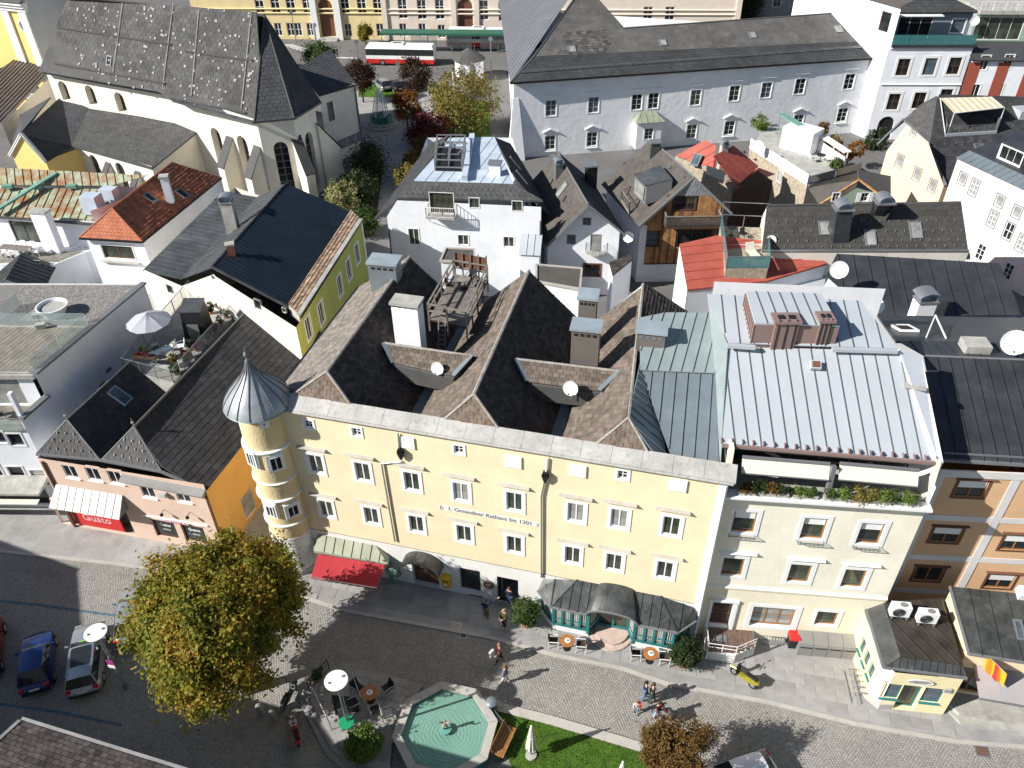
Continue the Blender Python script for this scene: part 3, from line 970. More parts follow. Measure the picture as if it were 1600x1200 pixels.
  if i<2:
   tileroof(T,[a,Q(hr,TF,ztop),vr0,vr1,b],0.36,0.24,M['shadeshingle'],name='shingles')
  else:
   zl=ZE-0.2
   seamroof(T,[a,Q(hr,TF,ztop),Q(19.85,TF+0.1,zl),Q(18.0,6.2,ZE+1.5),Q(17.6,6.4,ZR-0.02)],0.55,M['zinc'],along=Q(1,0,-0.7)-Q(0,0,0))
   tileroof(T,[Q(17.5,6.4,ZR-0.02),Q(20.6,6.4,ZR-2.1),Q(21.4,TB,ZR-2.4),b],0.36,0.24,M['shadeshingle'],name='shingles')
  mb=MB();mb.poly([V3(vl1,9),V3(vr1,9),vr1,b,vl1]);mb.obj('gable_wall',M['white'],T)
  ridge(T,[a,b],0.10,M['ridgecap']);ridge(T,[Q(hl,TF,ztop),a],0.075,M['ridgecap'],'hip_cap');ridge(T,[Q(hr,TF,ztop),a],0.075,M['ridgecap'],'hip_cap')
 for i in(1,2):
  mb=MB();mb.hexa([Q(VS[i]-0.35,TF,ZV+0.05),Q(VS[i]+0.35,TF,ZV+0.05),Q(VS[i]+0.35,TB,ZV+0.05),Q(VS[i]-0.35,TB,ZV+0.05)],[Q(VS[i]-0.35,TF,ZV+0.30),Q(VS[i]+0.35,TF,ZV+0.30),Q(VS[i]+0.35,TB,ZV+0.30),Q(VS[i]-0.35,TB,ZV+0.30)])
  mb.obj('valley_gutter',M['zinc'],T)
 mb=MB();mb.bar(Q(SL-0.4,2.6,ZE-1.05),Q(SL-0.4,TB,ZE-1.05),0.16,0.12);mb.obj('gutter',M['black'],T)
 for(l,r,fl,fr)in(((600,536),(737,556),(618,568),(708,588)),((806,561),(968,580),(827,597),(936,611))):
  P0,P1,P2,P3=R(*l,ZE+0.95),R(*r,ZE+0.95),R(*fr,ZE+0.25),R(*fl,ZE+0.25)
  tileroof(T,[P3,P2,P1,P0],0.36,0.24,sh,name='shingles',lift=0.035)
  mb=MB()
  bk=NB*1.3
  bk3=Vector((bk.x,bk.y,-1.0))
  mb.hexa([P3+Vector((0,0,-1.2)),P2+Vector((0,0,-1.2)),P1+Vector((0,0,-1.9)),P0+Vector((0,0,-1.9))],[P3-Vector((0,0,0.16)),P2-Vector((0,0,0.16)),P1-Vector((0,0,0.16)),P0-Vector((0,0,0.16))])
  mb.poly([P0,P1,P1+bk3,P0+bk3])
  mb.obj('saddle',M['slate'],T)
  ridge(T,[P0,P1],0.08,M['ridgecap'])
  strip(T,[P3+(P3-P2)*0.03+Vector((0,0,.06)),P0+Vector((0,0,.06))],0.28,0.07,M['zinc'],'flashing')
  strip(T,[P2+Vector((0,0,.06)),P1+Vector((0,0,.06))],0.28,0.07,M['zinc'],'flashing')
 a,b,c,d=R(1050,716,ZE+.05),R(1124,724,ZE+.15),R(1118,585,ZE+1.85),R(1000,578,ZE+1.85)
 seamroof(T,[a,b,c,d],0.58,M['zinc'],rib=0.06)
 e,f=R(1113,490,ZE+2.5),R(1040,488,ZE+2.5)
 seamroof(T,[d,c,e,f,R(1000,500,ZE+2.2)],0.6,M['zincgreen'],rib=0.06)
 s0,z0=FM.hit(686,789.5);s1,z1=FM.hit(842,822)
 mb=MB();rot=math.atan2(z1-z0,s1-s0);cs,cz=(s0+s1)/2,(z0+z1)/2
 mb.box(FM.p(cs,cz,0.006),(s1-s0,0.012,0.36),FM.rz);bo=mb.obj('inscription_band',M['plinth'],T)
 lt=letter(T,FM,cs,cz,'(\u2039  1. Gmundner Rathaus bis 1301  \u203a',0.40,M['letter'],0.02)
 wdt=max(v.co.x for v in lt.data.vertices)-min(v.co.x for v in lt.data.vertices)
 k=(s1-s0)*0.985/wdt
 for v in lt.data.vertices:v.co.x*=k
 def pipe(pts,r=0.055,m='steel',name='downpipe'):
  mb=MB();W_=[FM.p(*FM.hit(x,y,0.1),0.1)for x,y in pts];mb.path(W_,r);mb.obj(name,M[m],T)
 pipe([(622,678),(624,700)]);pipe([(627,721),(596,724),(617,846)])
 pipe([(855,716),(853,738)],m='whitepaint');pipe([(851,752),(846,775),(846,902)])
 for px,py in((626,709),(852,745)):
  s,z=FM.hit(px,py,0.15)
  mb=MB();c=FM.p(s,z,0.17)
  mb.lathe([(0.07,-0.38),(0.13,-0.2),(0.2,0.05),(0.2,0.12)],c,10);o=mb.obj('rain_head',M['black'],T)
  mb=MB()
  for q in(-0.1,0.0,0.1):mb.box(c+FM.u.to_3d()*q+Vector((0,0,0.22)),(0.05,0.3,0.25),FM.rz)
  mb.obj('crown',M['black'],o)
 s,z=FM.hit(744,931)
 mb=MB();mb.box(FM.p(s,z,0.045),(0.85,0.03,0.22),FM.rz);mb.obj('vent_grate',M['greymetal'],T)
 mb=MB();mb.box(FM.p(L-0.55,0.3,0.1),(1.0,0.2,0.6),FM.rz);mb.obj('plinth_block',M['greystone'],T)
 return T
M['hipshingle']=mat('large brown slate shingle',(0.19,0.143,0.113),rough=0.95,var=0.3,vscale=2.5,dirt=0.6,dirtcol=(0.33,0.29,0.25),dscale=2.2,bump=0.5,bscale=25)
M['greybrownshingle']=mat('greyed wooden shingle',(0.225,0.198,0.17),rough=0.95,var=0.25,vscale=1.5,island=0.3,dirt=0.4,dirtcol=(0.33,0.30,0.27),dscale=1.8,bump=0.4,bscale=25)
M['shadeshingle']=mat('shade darkened brown shingle',(0.085,0.069,0.058),rough=0.95,var=0.3,vscale=2.5,island=0.35,dirt=0.4,dirtcol=(0.15,0.135,0.12),dscale=4,bump=0.4,bscale=25)  # darker copy of the brown shingle; shade of the right-hand slopes put into colour
M['ridgecap']=mat('pale ridge mortar',(0.36,0.33,0.29),rough=0.9,var=0.25,vscale=3)
TH=town_hall()
def tower():
 T=TH
 c=Vector((-13.55,33.35,0));r=1.26
 def ring(z0,z1,r0,r1,m,name,n=40):
  mb=MB();mb.lathe([(r0,z0),(r1,z1)],c,n);return mb.obj(name,m,T,smooth=True,angle=40)
 ring(0,0.5,r+0.10,r+0.08,M['stone'],'tower_base')
 mb=MB()
 for i in range(11):
  z=0.5+i*0.27
  mb.lathe([(r+0.02,z),(r+0.045,z+0.04),(r+0.045,z+0.22),(r+0.02,z+0.265)],c,40,cap=False)
 mb.obj('tower_foot',M['plinth'],T)
 mb=MB();mb.lathe([(r,3.4),(r,13.2)],c,48);mb.obj('tower_wall',M['towerplaster'],T,smooth=True,angle=40)
 for z,rr,h in((10.45,0.17,0.34),(8.0,0.10,0.16),(6.7,0.14,0.22),(4.6,0.12,0.2)):
  mb=MB();mb.lathe([(r-.02,z-h),(r+rr*0.5,z-h*0.6),(r+rr,z-h*0.15),(r+rr,z),(r-.02,z+0.05)],c,48);mb.obj('tower_moulding',M['whitepaint'],T,smooth=True,angle=30)
 def twin(px,py,w,h,nx=2,ny=1,casing=0.14):
  ry=ray(px,py);d=Vector((ry.x,ry.y));o=Vector((0,0));cc=Vector((c.x,c.y))
  A=d.dot(d);Bq=-2*d.dot(cc);Cq=cc.dot(cc)-(r+0.02)**2
  disc=max(0.0,Bq*Bq-4*A*Cq)
  t=(-Bq-math.sqrt(disc))/(2*A)
  p=CAM+ry*t
  n=Vector((p.x-c.x,p.y-c.y)).normalized()
  u=Vector((-n.y,n.x))
  f=Fac(Vector((c.x,c.y))+n*(r-0.03)-u,Vector((c.x,c.y))+n*(r-0.03)+u)
  f.n=n
  mb=MB();mb.box(f.p(1,p.z,0.02),(w+2*casing+0.02,0.12,h+2*casing+0.02),f.rz);mb.obj('window_surround',M['whitepaint'],T)
  window(T,f,1,p.z,w,h,nx=nx,ny=ny,glass='glass',casing=casing,fw=0.06,rec=0.0,d=0.13)
 twin(412,661,0.2,0.26,1,1,0.16)
 twin(431,722,0.66,0.95);twin(394,715,0.5,0.95)
 twin(457,796,0.66,0.85);twin(424,796,0.5,0.85)
 prof=[(1.80,13.05),(1.75,13.2),(1.58,13.48),(1.32,13.85),(0.97,14.25),(0.61,14.65),(0.36,15.0),(0.19,15.35),(0.10,15.65)]
 ng=16
 for i in range(ng):
  mb=MB()
  rows=[]
  for rr,z in prof:
   rows.append([c+Vector((rr*math.cos(2*math.pi*(i+k/4)/ng),rr*math.sin(2*math.pi*(i+k/4)/ng),z))for k in range(5)])
  mb.grid(rows)
  for(r0,z0),(r1,z1)in zip(prof[:-1],prof[1:]):
   a=2*math.pi*i/ng;u=Vector((math.cos(a),math.sin(a),0))
   mb.bar(c+u*(r0+0.015)+Vector((0,0,z0+0.02)),c+u*(r1+0.015)+Vector((0,0,z1+0.02)),0.04,0.05,1)
  mb.obj('roof_gore',[M['zincroof'],M['greymetal']],T,smooth=True,angle=50)
 mb=MB();mb.lathe([(1.2,13.12),(1.80,13.05),(1.84,13.0),(1.2,13.0)],c,48);mb.obj('eaves_ring',M['zinc'],T)
 mb=MB();mb.lathe([(0.12,15.62),(0.14,15.7),(0.05,15.8),(0.04,15.92),(0.12,16.0),(0.14,16.08),(0.1,16.18),(0.03,16.24),(0.02,16.5)],c,12);mb.obj('finial',M['zinc'],T,smooth=True)
M['towerplaster']=plaster('rough ochre tower plaster',(0.74,0.60,0.34),bump=1.0,bscale=7.0,dirt=0.3,dscale=1.5,streak=1.0)
M['zincroof']=mat('zinc tower roof',(0.36,0.385,0.40),rough=0.42,metal=0.35,var=0.15,vscale=1.2)
tower()
# additions to the town hall front
def hall_front():
 T=TH
 L=FM.L
 w0,w1=FM.p(0.05,2.62),FM.p(3.75,2.82)
 e0,e1=R(491,862,2.3),R(606,881,2.3)
 s1=FM.p(4.5,2.3,0.02);s0=FM.p(-0.35,2.3,0.02)
 w0.z=3.0;w1.z=3.0
 m=M['canopygreen']
 seamroof(T,[e0,e1,w1+FM.n.to_3d()*0.05,w0+FM.n.to_3d()*0.05],0.62,m,rib=0.05,name='canopy_panel')
 slab(T,[e1,s1,w1+FM.n.to_3d()*0.05],m,0.06,'canopy_end');slab(T,[s0,e0,w0+FM.n.to_3d()*0.05],m,0.06,'canopy_end')
 strip(T,[s0,e0,e1,s1],0.07,0.12,M['canopygreen'],'canopy_rim')
 a0,a1,b1,b0=R(497,866,2.25),R(602,883,2.25),R(588,919,1.75),R(486,902,1.75)
 n=9
 for i in range(n):
  mb=MB()
  p,q,r_,s_=lerp(a0,a1,i/n),lerp(a0,a1,(i+0.985)/n),lerp(b0,b1,(i+0.985)/n),lerp(b0,b1,i/n)
  mb.hexa([p,q,r_,s_],[v+Vector((0,0,0.02))for v in(p,q,r_,s_)])
  dn=Vector((0,0,-0.17))
  mb.grid([[s_,lerp(s_,r_,.5),r_],[s_+dn*.7,lerp(s_,r_,.5)+dn,r_+dn*.7]])
  mb.obj('awning_strip',M['red'],T)
 mb=MB()
 for p,q in((a0,b0),(a1,b1)):mb.bar(p-Vector((0,0,0.05)),q-Vector((0,0,0.05)),0.04)
 mb.bar(b0,b1,0.06);mb.obj('awning_frame',M['steel'],T)
 f=Fac((s1.x+FM.n.x*0.45,s1.y+FM.n.y*0.45),(s1.x,s1.y))
 mb=MB();mb.box(f.p(f.L/2,1.2),(f.L,0.08,2.2),f.rz);mb.obj('side_panel',M['coppergreen'],T)
 sc,hw,pr=6.72,1.22,0.95
 rows=[]
 for k in range(13):
  t=math.pi*k/12
  rows.append([FM.p(sc+hw*math.cos(t),2.25+0.95*math.sin(t),0.03),FM.p(sc+hw*math.cos(t),2.25+0.95*math.sin(t),pr)])
 for k in range(12):
  mb=MB();a,b=rows[k],rows[k+1];o=Vector((0,0,0.05))
  mb.hexa([a[0],a[1],b[1],b[0]],[p+o for p in(a[0],a[1],b[1],b[0])])
  mb.obj('canopy_sheet',M['blackmetal'],T)
 mb=MB()
 for j in(0,1):
  for k in range(12):mb.bar(rows[k][j],rows[k+1][j],0.06)
 mb.obj('canopy_rim',M['greymetal'],T)
 mb=MB();mb.tube(FM.p(sc,2.1,0.4),FM.p(sc,2.9,0.4),0.015);mb.ball(FM.p(sc,2.0,0.4),0.13);mb.obj('lantern',M['greymetal'],T)
 c=FM.p(5.0,1.75,0.75)
 t=thing('sign','dark green oval sign hanging from the canopy corner beside the gateway','sign',c,FM.rz)
 mb=MB();n=24
 ring=[Vector((0.46*math.cos(2*math.pi*i/n),0,0.36*math.sin(2*math.pi*i/n)))for i in range(n)]
 mb.hexa([p+Vector((0,-0.03,0))for p in ring],[p+Vector((0,0.03,0))for p in ring]);mb.obj('board',M['coppergreen'],t,local=True)
 mb=MB()
 for i in range(n):mb.bar(ring[i]*1.03,ring[(i+1)%n]*1.03,0.05)
 mb.obj('rim',M['black'],t,local=True)
 mb=MB()
 for i in range(4):mb.box((0,-0.036,0.15-0.1*i),(0.45-0.1*(i==0),0.006,0.035))
 mb.obj('lettering',M['curtain'],t,local=True)
 mb=MB();mb.bar(Vector((0,0,0.4)),Vector((0,0,0.55)),0.03);mb.bar(Vector((-0.5,0,0.55)),Vector((0.4,0,0.55)),0.035);mb.obj('bracket',M['black'],t,local=True)
 s,z=8.1,1.15
 c=FM.p(s,0,0.2)
 t=thing('letter_box','yellow letter box on the wall right of the arched gateway','letter box',(c.x,c.y,z),FM.rz)
 mb=MB();mb.hexa([(-.24,-.17,-.42),(.24,-.17,-.42),(.24,.17,-.42),(-.24,.17,-.42)],[(-.24,-.19,.36),(.24,-.19,.36),(.24,.17,.44),(-.24,.17,.44)])
 mb.obj('body',M['yellowpaint'],t,local=True)
 mb=MB();mb.box((0,-0.2,.2),(.36,.03,.05));mb.obj('slot',M['black'],t,local=True)
 mb=MB();mb.box((0,-0.185,-.1),(.2,.02,.16));mb.obj('plate',M['whitepaint'],t,local=True)
 mb=MB();mb.hexa([(-.28,-.23,.40),(.28,-.23,.40),(.28,.17,.48),(-.28,.17,.48)],[(-.28,-.23,.43),(.28,-.23,.43),(.28,.17,.51),(-.28,.17,.51)]);mb.obj('lid',M['yellowpaint'],t,local=True)
 c=FM.p(10.68,1.45,0.08)
 t=thing('wall_plaque','round dark red and white plaque between dark shop window and door','plaque',c,FM.rz)
 mb=MB();n=20
 ring=[Vector((0.33*math.cos(2*math.pi*i/n),0,0.33*math.sin(2*math.pi*i/n)))for i in range(n)]
 mb.hexa([p for p in ring],[p*0.94+Vector((0,-0.06,0))for p in ring]);mb.obj('disc',M['brownframe'],t,local=True)
 mb=MB();mb.hexa([Vector(p)for p in((-.14,-.065,.16),(.14,-.065,.16),(.14,-.065,-.05),(0,-.065,-.2),(-.14,-.065,-.05))],[Vector(p)for p in((-.14,-.085,.16),(.14,-.085,.16),(.14,-.085,-.05),(0,-.085,-.2),(-.14,-.085,-.05))]);mb.obj('shield',M['cloth'],t,local=True)
 mb=MB();mb.box((0,-.095,-.02),(.28,.012,.07));mb.box((0.02,-.095,.1),(.1,.012,.05));mb.obj('charge',M['redpaint'],t,local=True)
hall_front()
# cafe pavilion
def pavilion():
 base=FM.p(18,0,0.6)
 T=thing('cafe_pavilion','glazed cafe pavilion with teal frames and a dark metal roof arched over its door','pavilion',base)
 d=1.15
 P=lambda s,z,dd:FM.p(s,z,dd)
 zt,ze=3.45,2.45
 m=M['pavroof']
 eL,fL,fR,eR=P(13.75,ze,0.55),P(14.7,ze,d+0.32),P(21.75,ze,d+0.32),P(22.65,ze,0.45)
 tL0,tL,tR,tR0=P(13.95,2.95,0.04),P(15.9,zt,0.04),P(20.55,zt,0.04),P(22.45,3.05,0.04)
 slab(T,[eL,fL,lerp(tL0,tL,0.35),tL0],m,0.07);
 slab(T,[fL,tL,lerp(tL0,tL,0.35)],m,0.07)
 slab(T,[tR0,lerp(tR0,tR,0.35),fR,eR],m,0.07);slab(T,[lerp(tR0,tR,0.35),tR,fR],m,0.07)
 ax0,ax1=16.72,19.55
 seamroof(T,[fL,P(ax0,ze,d+0.32),P(17.2,zt,0.04),tL],0.55,m,rib=0.05,t=0.07)
 seamroof(T,[P(ax1,ze,d+0.32),fR,tR,P(19.05,zt,0.04)],0.55,m,rib=0.05,t=0.07)
 rows=[]
 n=16
 sc=(ax0+ax1)/2;hw=(ax1-ax0)/2
 for k in range(n+1):
  t=math.pi*k/n
  fr=P(sc-hw*math.cos(t),ze+0.02+0.62*math.sin(t)**0.8,d+0.36)
  bk=P(sc-0.95*math.cos(t),zt+0.02+0.28*math.sin(t),0.04)
  rows.append([lerp(fr,bk,j/4)+Vector((0,0,0.10*math.sin(math.pi*j/4)))for j in range(5)])
 for k in range(n):
  mb=MB();mb.grid([rows[k],rows[k+1]]);mb.grid([[p-Vector((0,0,.05))for p in rows[k]],[p-Vector((0,0,.05))for p in rows[k+1]]])
  mb.poly([rows[k][0],rows[k+1][0],rows[k+1][0]-Vector((0,0,.05)),rows[k][0]-Vector((0,0,.05))])
  mb.obj('arch_sheet',m,T,smooth=True)
 strip(T,[r[0]+FM.n.to_3d()*0.02 for r in rows],0.07,0.09,M['greymetal'],'arch_rim')
 strip(T,[eL,fL,P(ax0,ze,d+0.34)],0.10,0.10,M['greymetal'],'gutter');strip(T,[P(ax1,ze,d+0.34),fR,eR],0.10,0.10,M['greymetal'],'gutter')
 for a,b in((fL,tL),(fR,tR),(P(ax0,ze,d+.32),P(17.2,zt,.06)),(P(ax1,ze,d+.32),P(19.05,zt,.06)),(fL,lerp(tL0,tL,.35)),(fR,lerp(tR0,tR,.35))):
  strip(T,[a+Vector((0,0,.03)),b+Vector((0,0,.03))],0.06,0.05,m,'roof_seam')
 def glazed(A,B,n,z0,z1,door=False):
  f=Fac(A,B)
  mb=MB()
  for i in range(n+1):
   s=f.L*i/n
   mb.box(f.p(s,(z0+z1)/2),(0.14,0.16,z1-z0),f.rz)
  mb.box(f.p(f.L/2,z1-0.06),(f.L-.14,0.14,0.14),f.rz);mb.box(f.p(f.L/2,z0+0.09),(f.L-.14,0.14,0.18),f.rz)
  if not door:mb.box(f.p(f.L/2,z0+0.62),(f.L-.14,0.10,0.07),f.rz)
  fo=mb.obj('window_frame',M['teal'],T)
  for i in range(n):
   pb=MB();pb.box(f.p(f.L*(i+.5)/n,(z0+z1)/2,-0.02),(f.L/n-.14,0.02,z1-z0-.3),f.rz)
   pb.obj('pane',M['glasspale']if not door and i%4!=3 else M['glassgreen'],fo)
   if not door:
    cb=MB()
    for j in range(4):cb.box(f.p(f.L*(i+.5)/n+(j-1.5)*0.11,(z0+z1)/2+.1,0.0),(0.05,0.012,z1-z0-.6),f.rz)
    cb.obj('curtain',M['curtain'],fo)
 z0,z1=0.55,ze
 g=0.02
 L0,L1,L2=P(14.0,0,0.3),P(14.85,0,d),P(16.85,0,d)
 R0,R1,R2_=P(22.35,0,0.25),P(21.6,0,d),P(19.45,0,d)
 D0,D1=P(17.25,0,0.35),P(19.05,0,0.35)
 glazed(L0,L1,2,z0,z1);glazed(L1,L2,4,z0,z1);glazed(L2,D0,1,0.3,z1)
 glazed(R2_,R1,4,z0,z1);glazed(R1,R0,2,z0,z1);glazed(D1,R2_,1,0.3,z1)
 glazed(D0,D1,2,0.3,z1+0.4,True)
 mb=MB()
 for pts in([L0,L1,L2,P(16.85,0,0.05),P(14.0,0,0.05)],[R2_,R1,R0,P(22.35,0,0.05),P(19.45,0,0.05)]):
  out=[]
  c=sum((Vector(p)for p in pts),Vector((0,0,0)))/len(pts)
  mb.prism([c+(Vector(p)-c)*1.03 for p in pts],0.0,0.54)
 mb.obj('base_wall',M['whitepaint'],T)
 mb=MB()
 for k,(rr,zz)in enumerate(((1.55,0.17),(1.2,0.30))):
  pts=[P(18.15+1.15*math.cos(t)*(rr/1.55+.1),0,0.35+rr*math.sin(t))for t in[math.pi*j/14 for j in range(15)]]
  sb=MB();sb.prism(pts,0.05 if k==0 else 0.17,zz);sb.obj('step',M['pinkstone'],T)
M['pavroof']=mat('dark zinc pavilion roof',(0.075,0.08,0.078),rough=0.42,metal=0.3,var=0.4,vscale=1.6,dirt=0.5,dirtcol=(0.19,0.2,0.19),dscale=2.0,spec=0.5)
pavilion()
# cream house with the pale sheet metal roof
def cream_house():
 zc=11.5
 f=Fac(R2(1132,771,zc),R2(1449,792,zc))
 L=f.L
 T=thing('cream_house','cream house with pale sheet metal roof and planted balcony under ivory blinds','building',f.p(L/2,0,0))
 nb=-f.n
 def q(s,t,z):return f.p(s,z,-t)
 k=dict(frame='woodframe',glass='glassgreen',casing=0.2,nx=1,rec=0.2,fw=0.09)
 h1=windows(T,f,[(1163,816),(1271.6,826),(1360,834,dict(glass='glass'))],1.15,1.55,blind=0.35,**k)
 h2=windows(T,f,[(1145,886),(1249.4,896),(1334,904)],1.12,1.45,**k)
 for h in h2:ledge(T,f,h[0][0]+0.65,h[2][1]+0.42,1.9,0.2,0.1,'whitepaint')
 for h in h1:
  mb=MB()
  s,z=(h[0][0]+h[1][0])/2,h[0][1]
  n=7
  for i in range(n):
   a=s-0.62+1.24*i/(n-1)
   mb.bar(f.p(a,z-.25,0.06),f.p(a,z-.12,0.3),0.022)
  mb.bar(f.p(s-.64,z-.12,.3),f.p(s+.64,z-.12,.3),0.03);mb.bar(f.p(s-.64,z-.25,.07),f.p(s+.64,z-.25,.07),0.03)
  for sx in(-.64,.64):mb.bar(f.p(s+sx,z-.12,.3),f.p(s+sx,z-.1,.02),0.03)
  mb.obj('flower_guard',M['greymetal'],T)
 sb,zb=f.hit(1208,963);hb=rect(sb,zb-.1,2.35,1.75)
 window(T,f,sb,zb-.1,2.35,1.75,nx=3,ny=2,frame='woodframe',glass='glasspale',casing=0.24,rec=0.3,fw=0.10)
 s2,z2=f.hit(1292,964.5);hs=rect(s2,z2-.1,1.15,1.2)
 window(T,f,s2,z2-.1,1.15,1.2,**dict(k,casing=0.18))
 sd,zd=f.hit(1129,950);hd=rect(sd,2.0,1.15,2.3)
 db=MB();db.box(f.p(sd,2.0,-0.3),(1.1,0.07,2.28),f.rz);do=db.obj('door',M['brownframe'],T)
 for j,(zz,hh)in enumerate(((2.75,0.5),(2.15,0.45),(1.4,0.7))):
  pb=MB();pb.box(f.p(sd,zz,-0.25),(0.8,0.04,hh),f.rz);pb.obj('panel',M['wood_dark']if j else M['glass'],do)
 hb_=MB();hb_.bar(f.p(sd+.42,1.85,-.2),f.p(sd+.42,2.1,-.2),.03);hb_.obj('handle',M['steel'],do)
 mb=MB()
 for sx in(-.68,.68):mb.box(f.p(sd+sx,2.0,.05),(.18,.12,2.5),f.rz)
 mb.box(f.p(sd,3.28,.06),(1.6,.14,.16),f.rz);mb.obj('door_surround',M['whitepaint'],T)
 wall(T,f,[(0,4.35),(L,4.35),(L,zc),(0,zc)],h1+h2,M['cream'],0.2,rm=M['whitepaint'])
 wall(T,f,[(0,-.02),(L,-.02),(L,4.35),(0,4.35)],[hb,hs,hd],M['creamlow'],0.32,name='ground_floor_wall',rm=M['whitepaint'])
 ledge(T,f,L/2,4.35,L,0.12,0.3,'cream','string_course')
 mb=MB()
 for(z0,z1,d0,d1)in((zc-.35,zc-.12,.06,.18),(zc-.12,zc+.12,.30,.42),(zc+.12,zc+.24,.5,.5)):
  mb.hexa([f.p(-.05,z0,-.1),f.p(L+.05,z0,-.1),f.p(L+.05,z0,d0),f.p(-.05,z0,d0)],[f.p(-.05,z1,-.1),f.p(L+.05,z1,-.1),f.p(L+.05,z1,d1),f.p(-.05,z1,d1)])
 mb.obj('cornice',M['whitepaint'],T)
 mb=MB();mb.hexa([q(0,.05,zc-.4),q(L,.05,zc-.4),q(L,2.2,zc-.4),q(0,2.2,zc-.4)],[q(0,.05,zc+.1),q(L,.05,zc+.1),q(L,2.2,zc+.1),q(0,2.2,zc+.1)]);mb.obj('balcony_floor',M['concrete'],T)
 f2=Fac(f.p(0,0,-2.1),f.p(L,0,-2.1))
 hh=[(0.4,zc+.3),(L-.4,zc+.3),(L-.4,zc+2.1),(.4,zc+2.1)]
 wall(T,f2,[(0,zc),(L,zc),(L,zc+2.4),(0,zc+2.4)],[hh],M['brownframe'],.1,name='balcony_wall')
 window(T,f2,L/2,zc+1.2,L-.8,1.8,nx=6,frame='brownframe',glass='glass',casing=0,fw=.08)
 for s in(0.05,L-.05):
  mb=MB();mb.hexa([q(s-.1,0,zc-.2),q(s+.1,0,zc-.2),q(s+.1,2.2,zc-.2),q(s-.1,2.2,zc-.2)],[q(s-.1,.5,zc+2.5),q(s+.1,.5,zc+2.5),q(s+.1,2.2,zc+2.5),q(s-.1,2.2,zc+2.5)]);mb.obj('side_wall',M['cream'],T)
 ez=zc+2.35
 eL,eR=R(1128,695,ez),R(1464,723,ez)
 def lift(p,dz):return p+Vector((0,0,dz))
 for(x0,y0,x1,y1)in((1160,723,1297,734),(1312,733,1436,744)):
  a,b=R(x0,y0-8,ez-.35),R(x1,y1-8,ez-.35)
  out=f.n.to_3d()*0.42
  mb=MB();t0=[a,b,b+out+Vector((0,0,-.62)),a+out+Vector((0,0,-.62))]
  mb.hexa([p-Vector((0,0,.03))for p in t0],t0);mb.obj('blind',M['awning'],T)
  mb=MB();mb.bar(lift(a,.05),lift(b,.05),.14,.1);mb.bar(t0[2],t0[3],.05);mb.obj('blind_box',M['greymetal'],T)
 c=R(1303,728,ez-.3);mb=MB();mb.bar(c,c+f.n.to_3d()*.25+Vector((0,0,-1.7)),.22,.22);mb.obj('post',M['greymetal'],T)
 eb,ec=R(1402,548,16.6),R(1138,540,16.6)
 roof=[eL,eR,eb,ec]
 n=plane_axes(roof)[2]
 seamroof(T,roof,0.60,M['whitemetal'],along=(ec-eL)*0.45+(eb-eR)*0.55,rib=0.05,ribm=M['seamgrey'],ribw=0.03)
 t1,t2,t3,t4=R(1139,536,16.7),R(1401,545,16.7),R(1345,470,17.5),R(1105,460,17.5)
 seamroof(T,[t1,t2,t3,t4],0.7,M['whitemetal'],rib=0.05,ribm=M['seamgrey'],ribw=.03)
 strip(T,[R(1300,546,16.75),R(1402,549,16.75)],.22,.16,M['whitemetal'],'snow_rail');strip(T,[R(1136,540,16.75),R(1180,543,16.75)],.22,.16,M['whitemetal'],'snow_rail')
 strip(T,[eL+Vector((0,0,-.03)),eR+Vector((0,0,-.03))],.16,.14,M['brownmetal'],'gutter')
 mb=MB()
 k_=20
 for i in range(k_+1):
  p=lerp(eL,eR,i/k_);mb.box(p+Vector((0,.18,.14)),(.04,.22,.16),f.rz)
 ob=mb.obj('snow_guards',M['brownmetal'],T);ob['kind']='stuff'
 mb=MB();bk=nb.to_3d()*1.0
 mb.hexa([eL+Vector((0,0,-.5))+bk*.3,eR+Vector((0,0,-.5))+bk*.3,eR+Vector((0,0,-.5))+bk*3,eL+Vector((0,0,-.5))+bk*3],[eL+Vector((0,0,-.1)),eR+Vector((0,0,-.1)),eR+bk*3+Vector((0,0,-.1)),eL+bk*3+Vector((0,0,-.1))])
 mb.obj('eaves',M['greymetal'],T)
 w=[eR+Vector((0.03,0,.1)),eb+Vector((.03,0,.15)),R(1440,556,16.2),R(1474,722,ez+.1)]
 mb=MB();mb.hexa([Vector((p.x,p.y,9))for p in w],w);mb.obj('parapet_wall',M['white'],T)
 sp=lerp(lerp(w[0],w[1],.65),lerp(w[3],w[2],.65),.15)
 mb=MB();mb.box(sp+Vector((0,0,0.02)),(.3,1.0,.1),f.rz+1.35);mb.obj('vent_flap',M['concrete'],T)
 a,b=R(1132,706,ez+.2),R(1119,585,16.9)
 P0,P1,P2,P3=R(1126,722,ZE+.1),eL,ec,R(1118,585,ZE+1.8)
 mb=MB()
 kk=34
 for i in range(kk):
  x,y=lerp(P0,P3,i/kk),lerp(P1,ec,i/kk);x2,y2=lerp(P0,P3,(i+.55)/kk),lerp(P1,ec,(i+.55)/kk)
  x3,y3=lerp(P0,P3,(i+1)/kk),lerp(P1,ec,(i+1)/kk)
  o=Vector((-.05,0,0))
  mb.grid([[x,y],[x2+o,y2+o],[x3,y3]])
 ob=mb.obj('ribbed_upstand',M['zincgreen'],T);ob['kind']='stuff'
 P4,P5=R(1113,490,ZE+2.5),t4
 mb=MB();mb.poly([P3,ec,t4,P4]);mb.obj('upstand',M['zincgreen'],T)
 mb=MB()
 back=[q(0,12.5,0),q(L,12.5,0)]
 for a,b,h in((f.p(0,0,0),back[0],13.2),(back[0],back[1],16),(back[1],f.p(L,0,0),12.8)):mb.poly([a,b,V3(b,h),V3(a,h)])
 mb.obj('wall',M['white'],T)
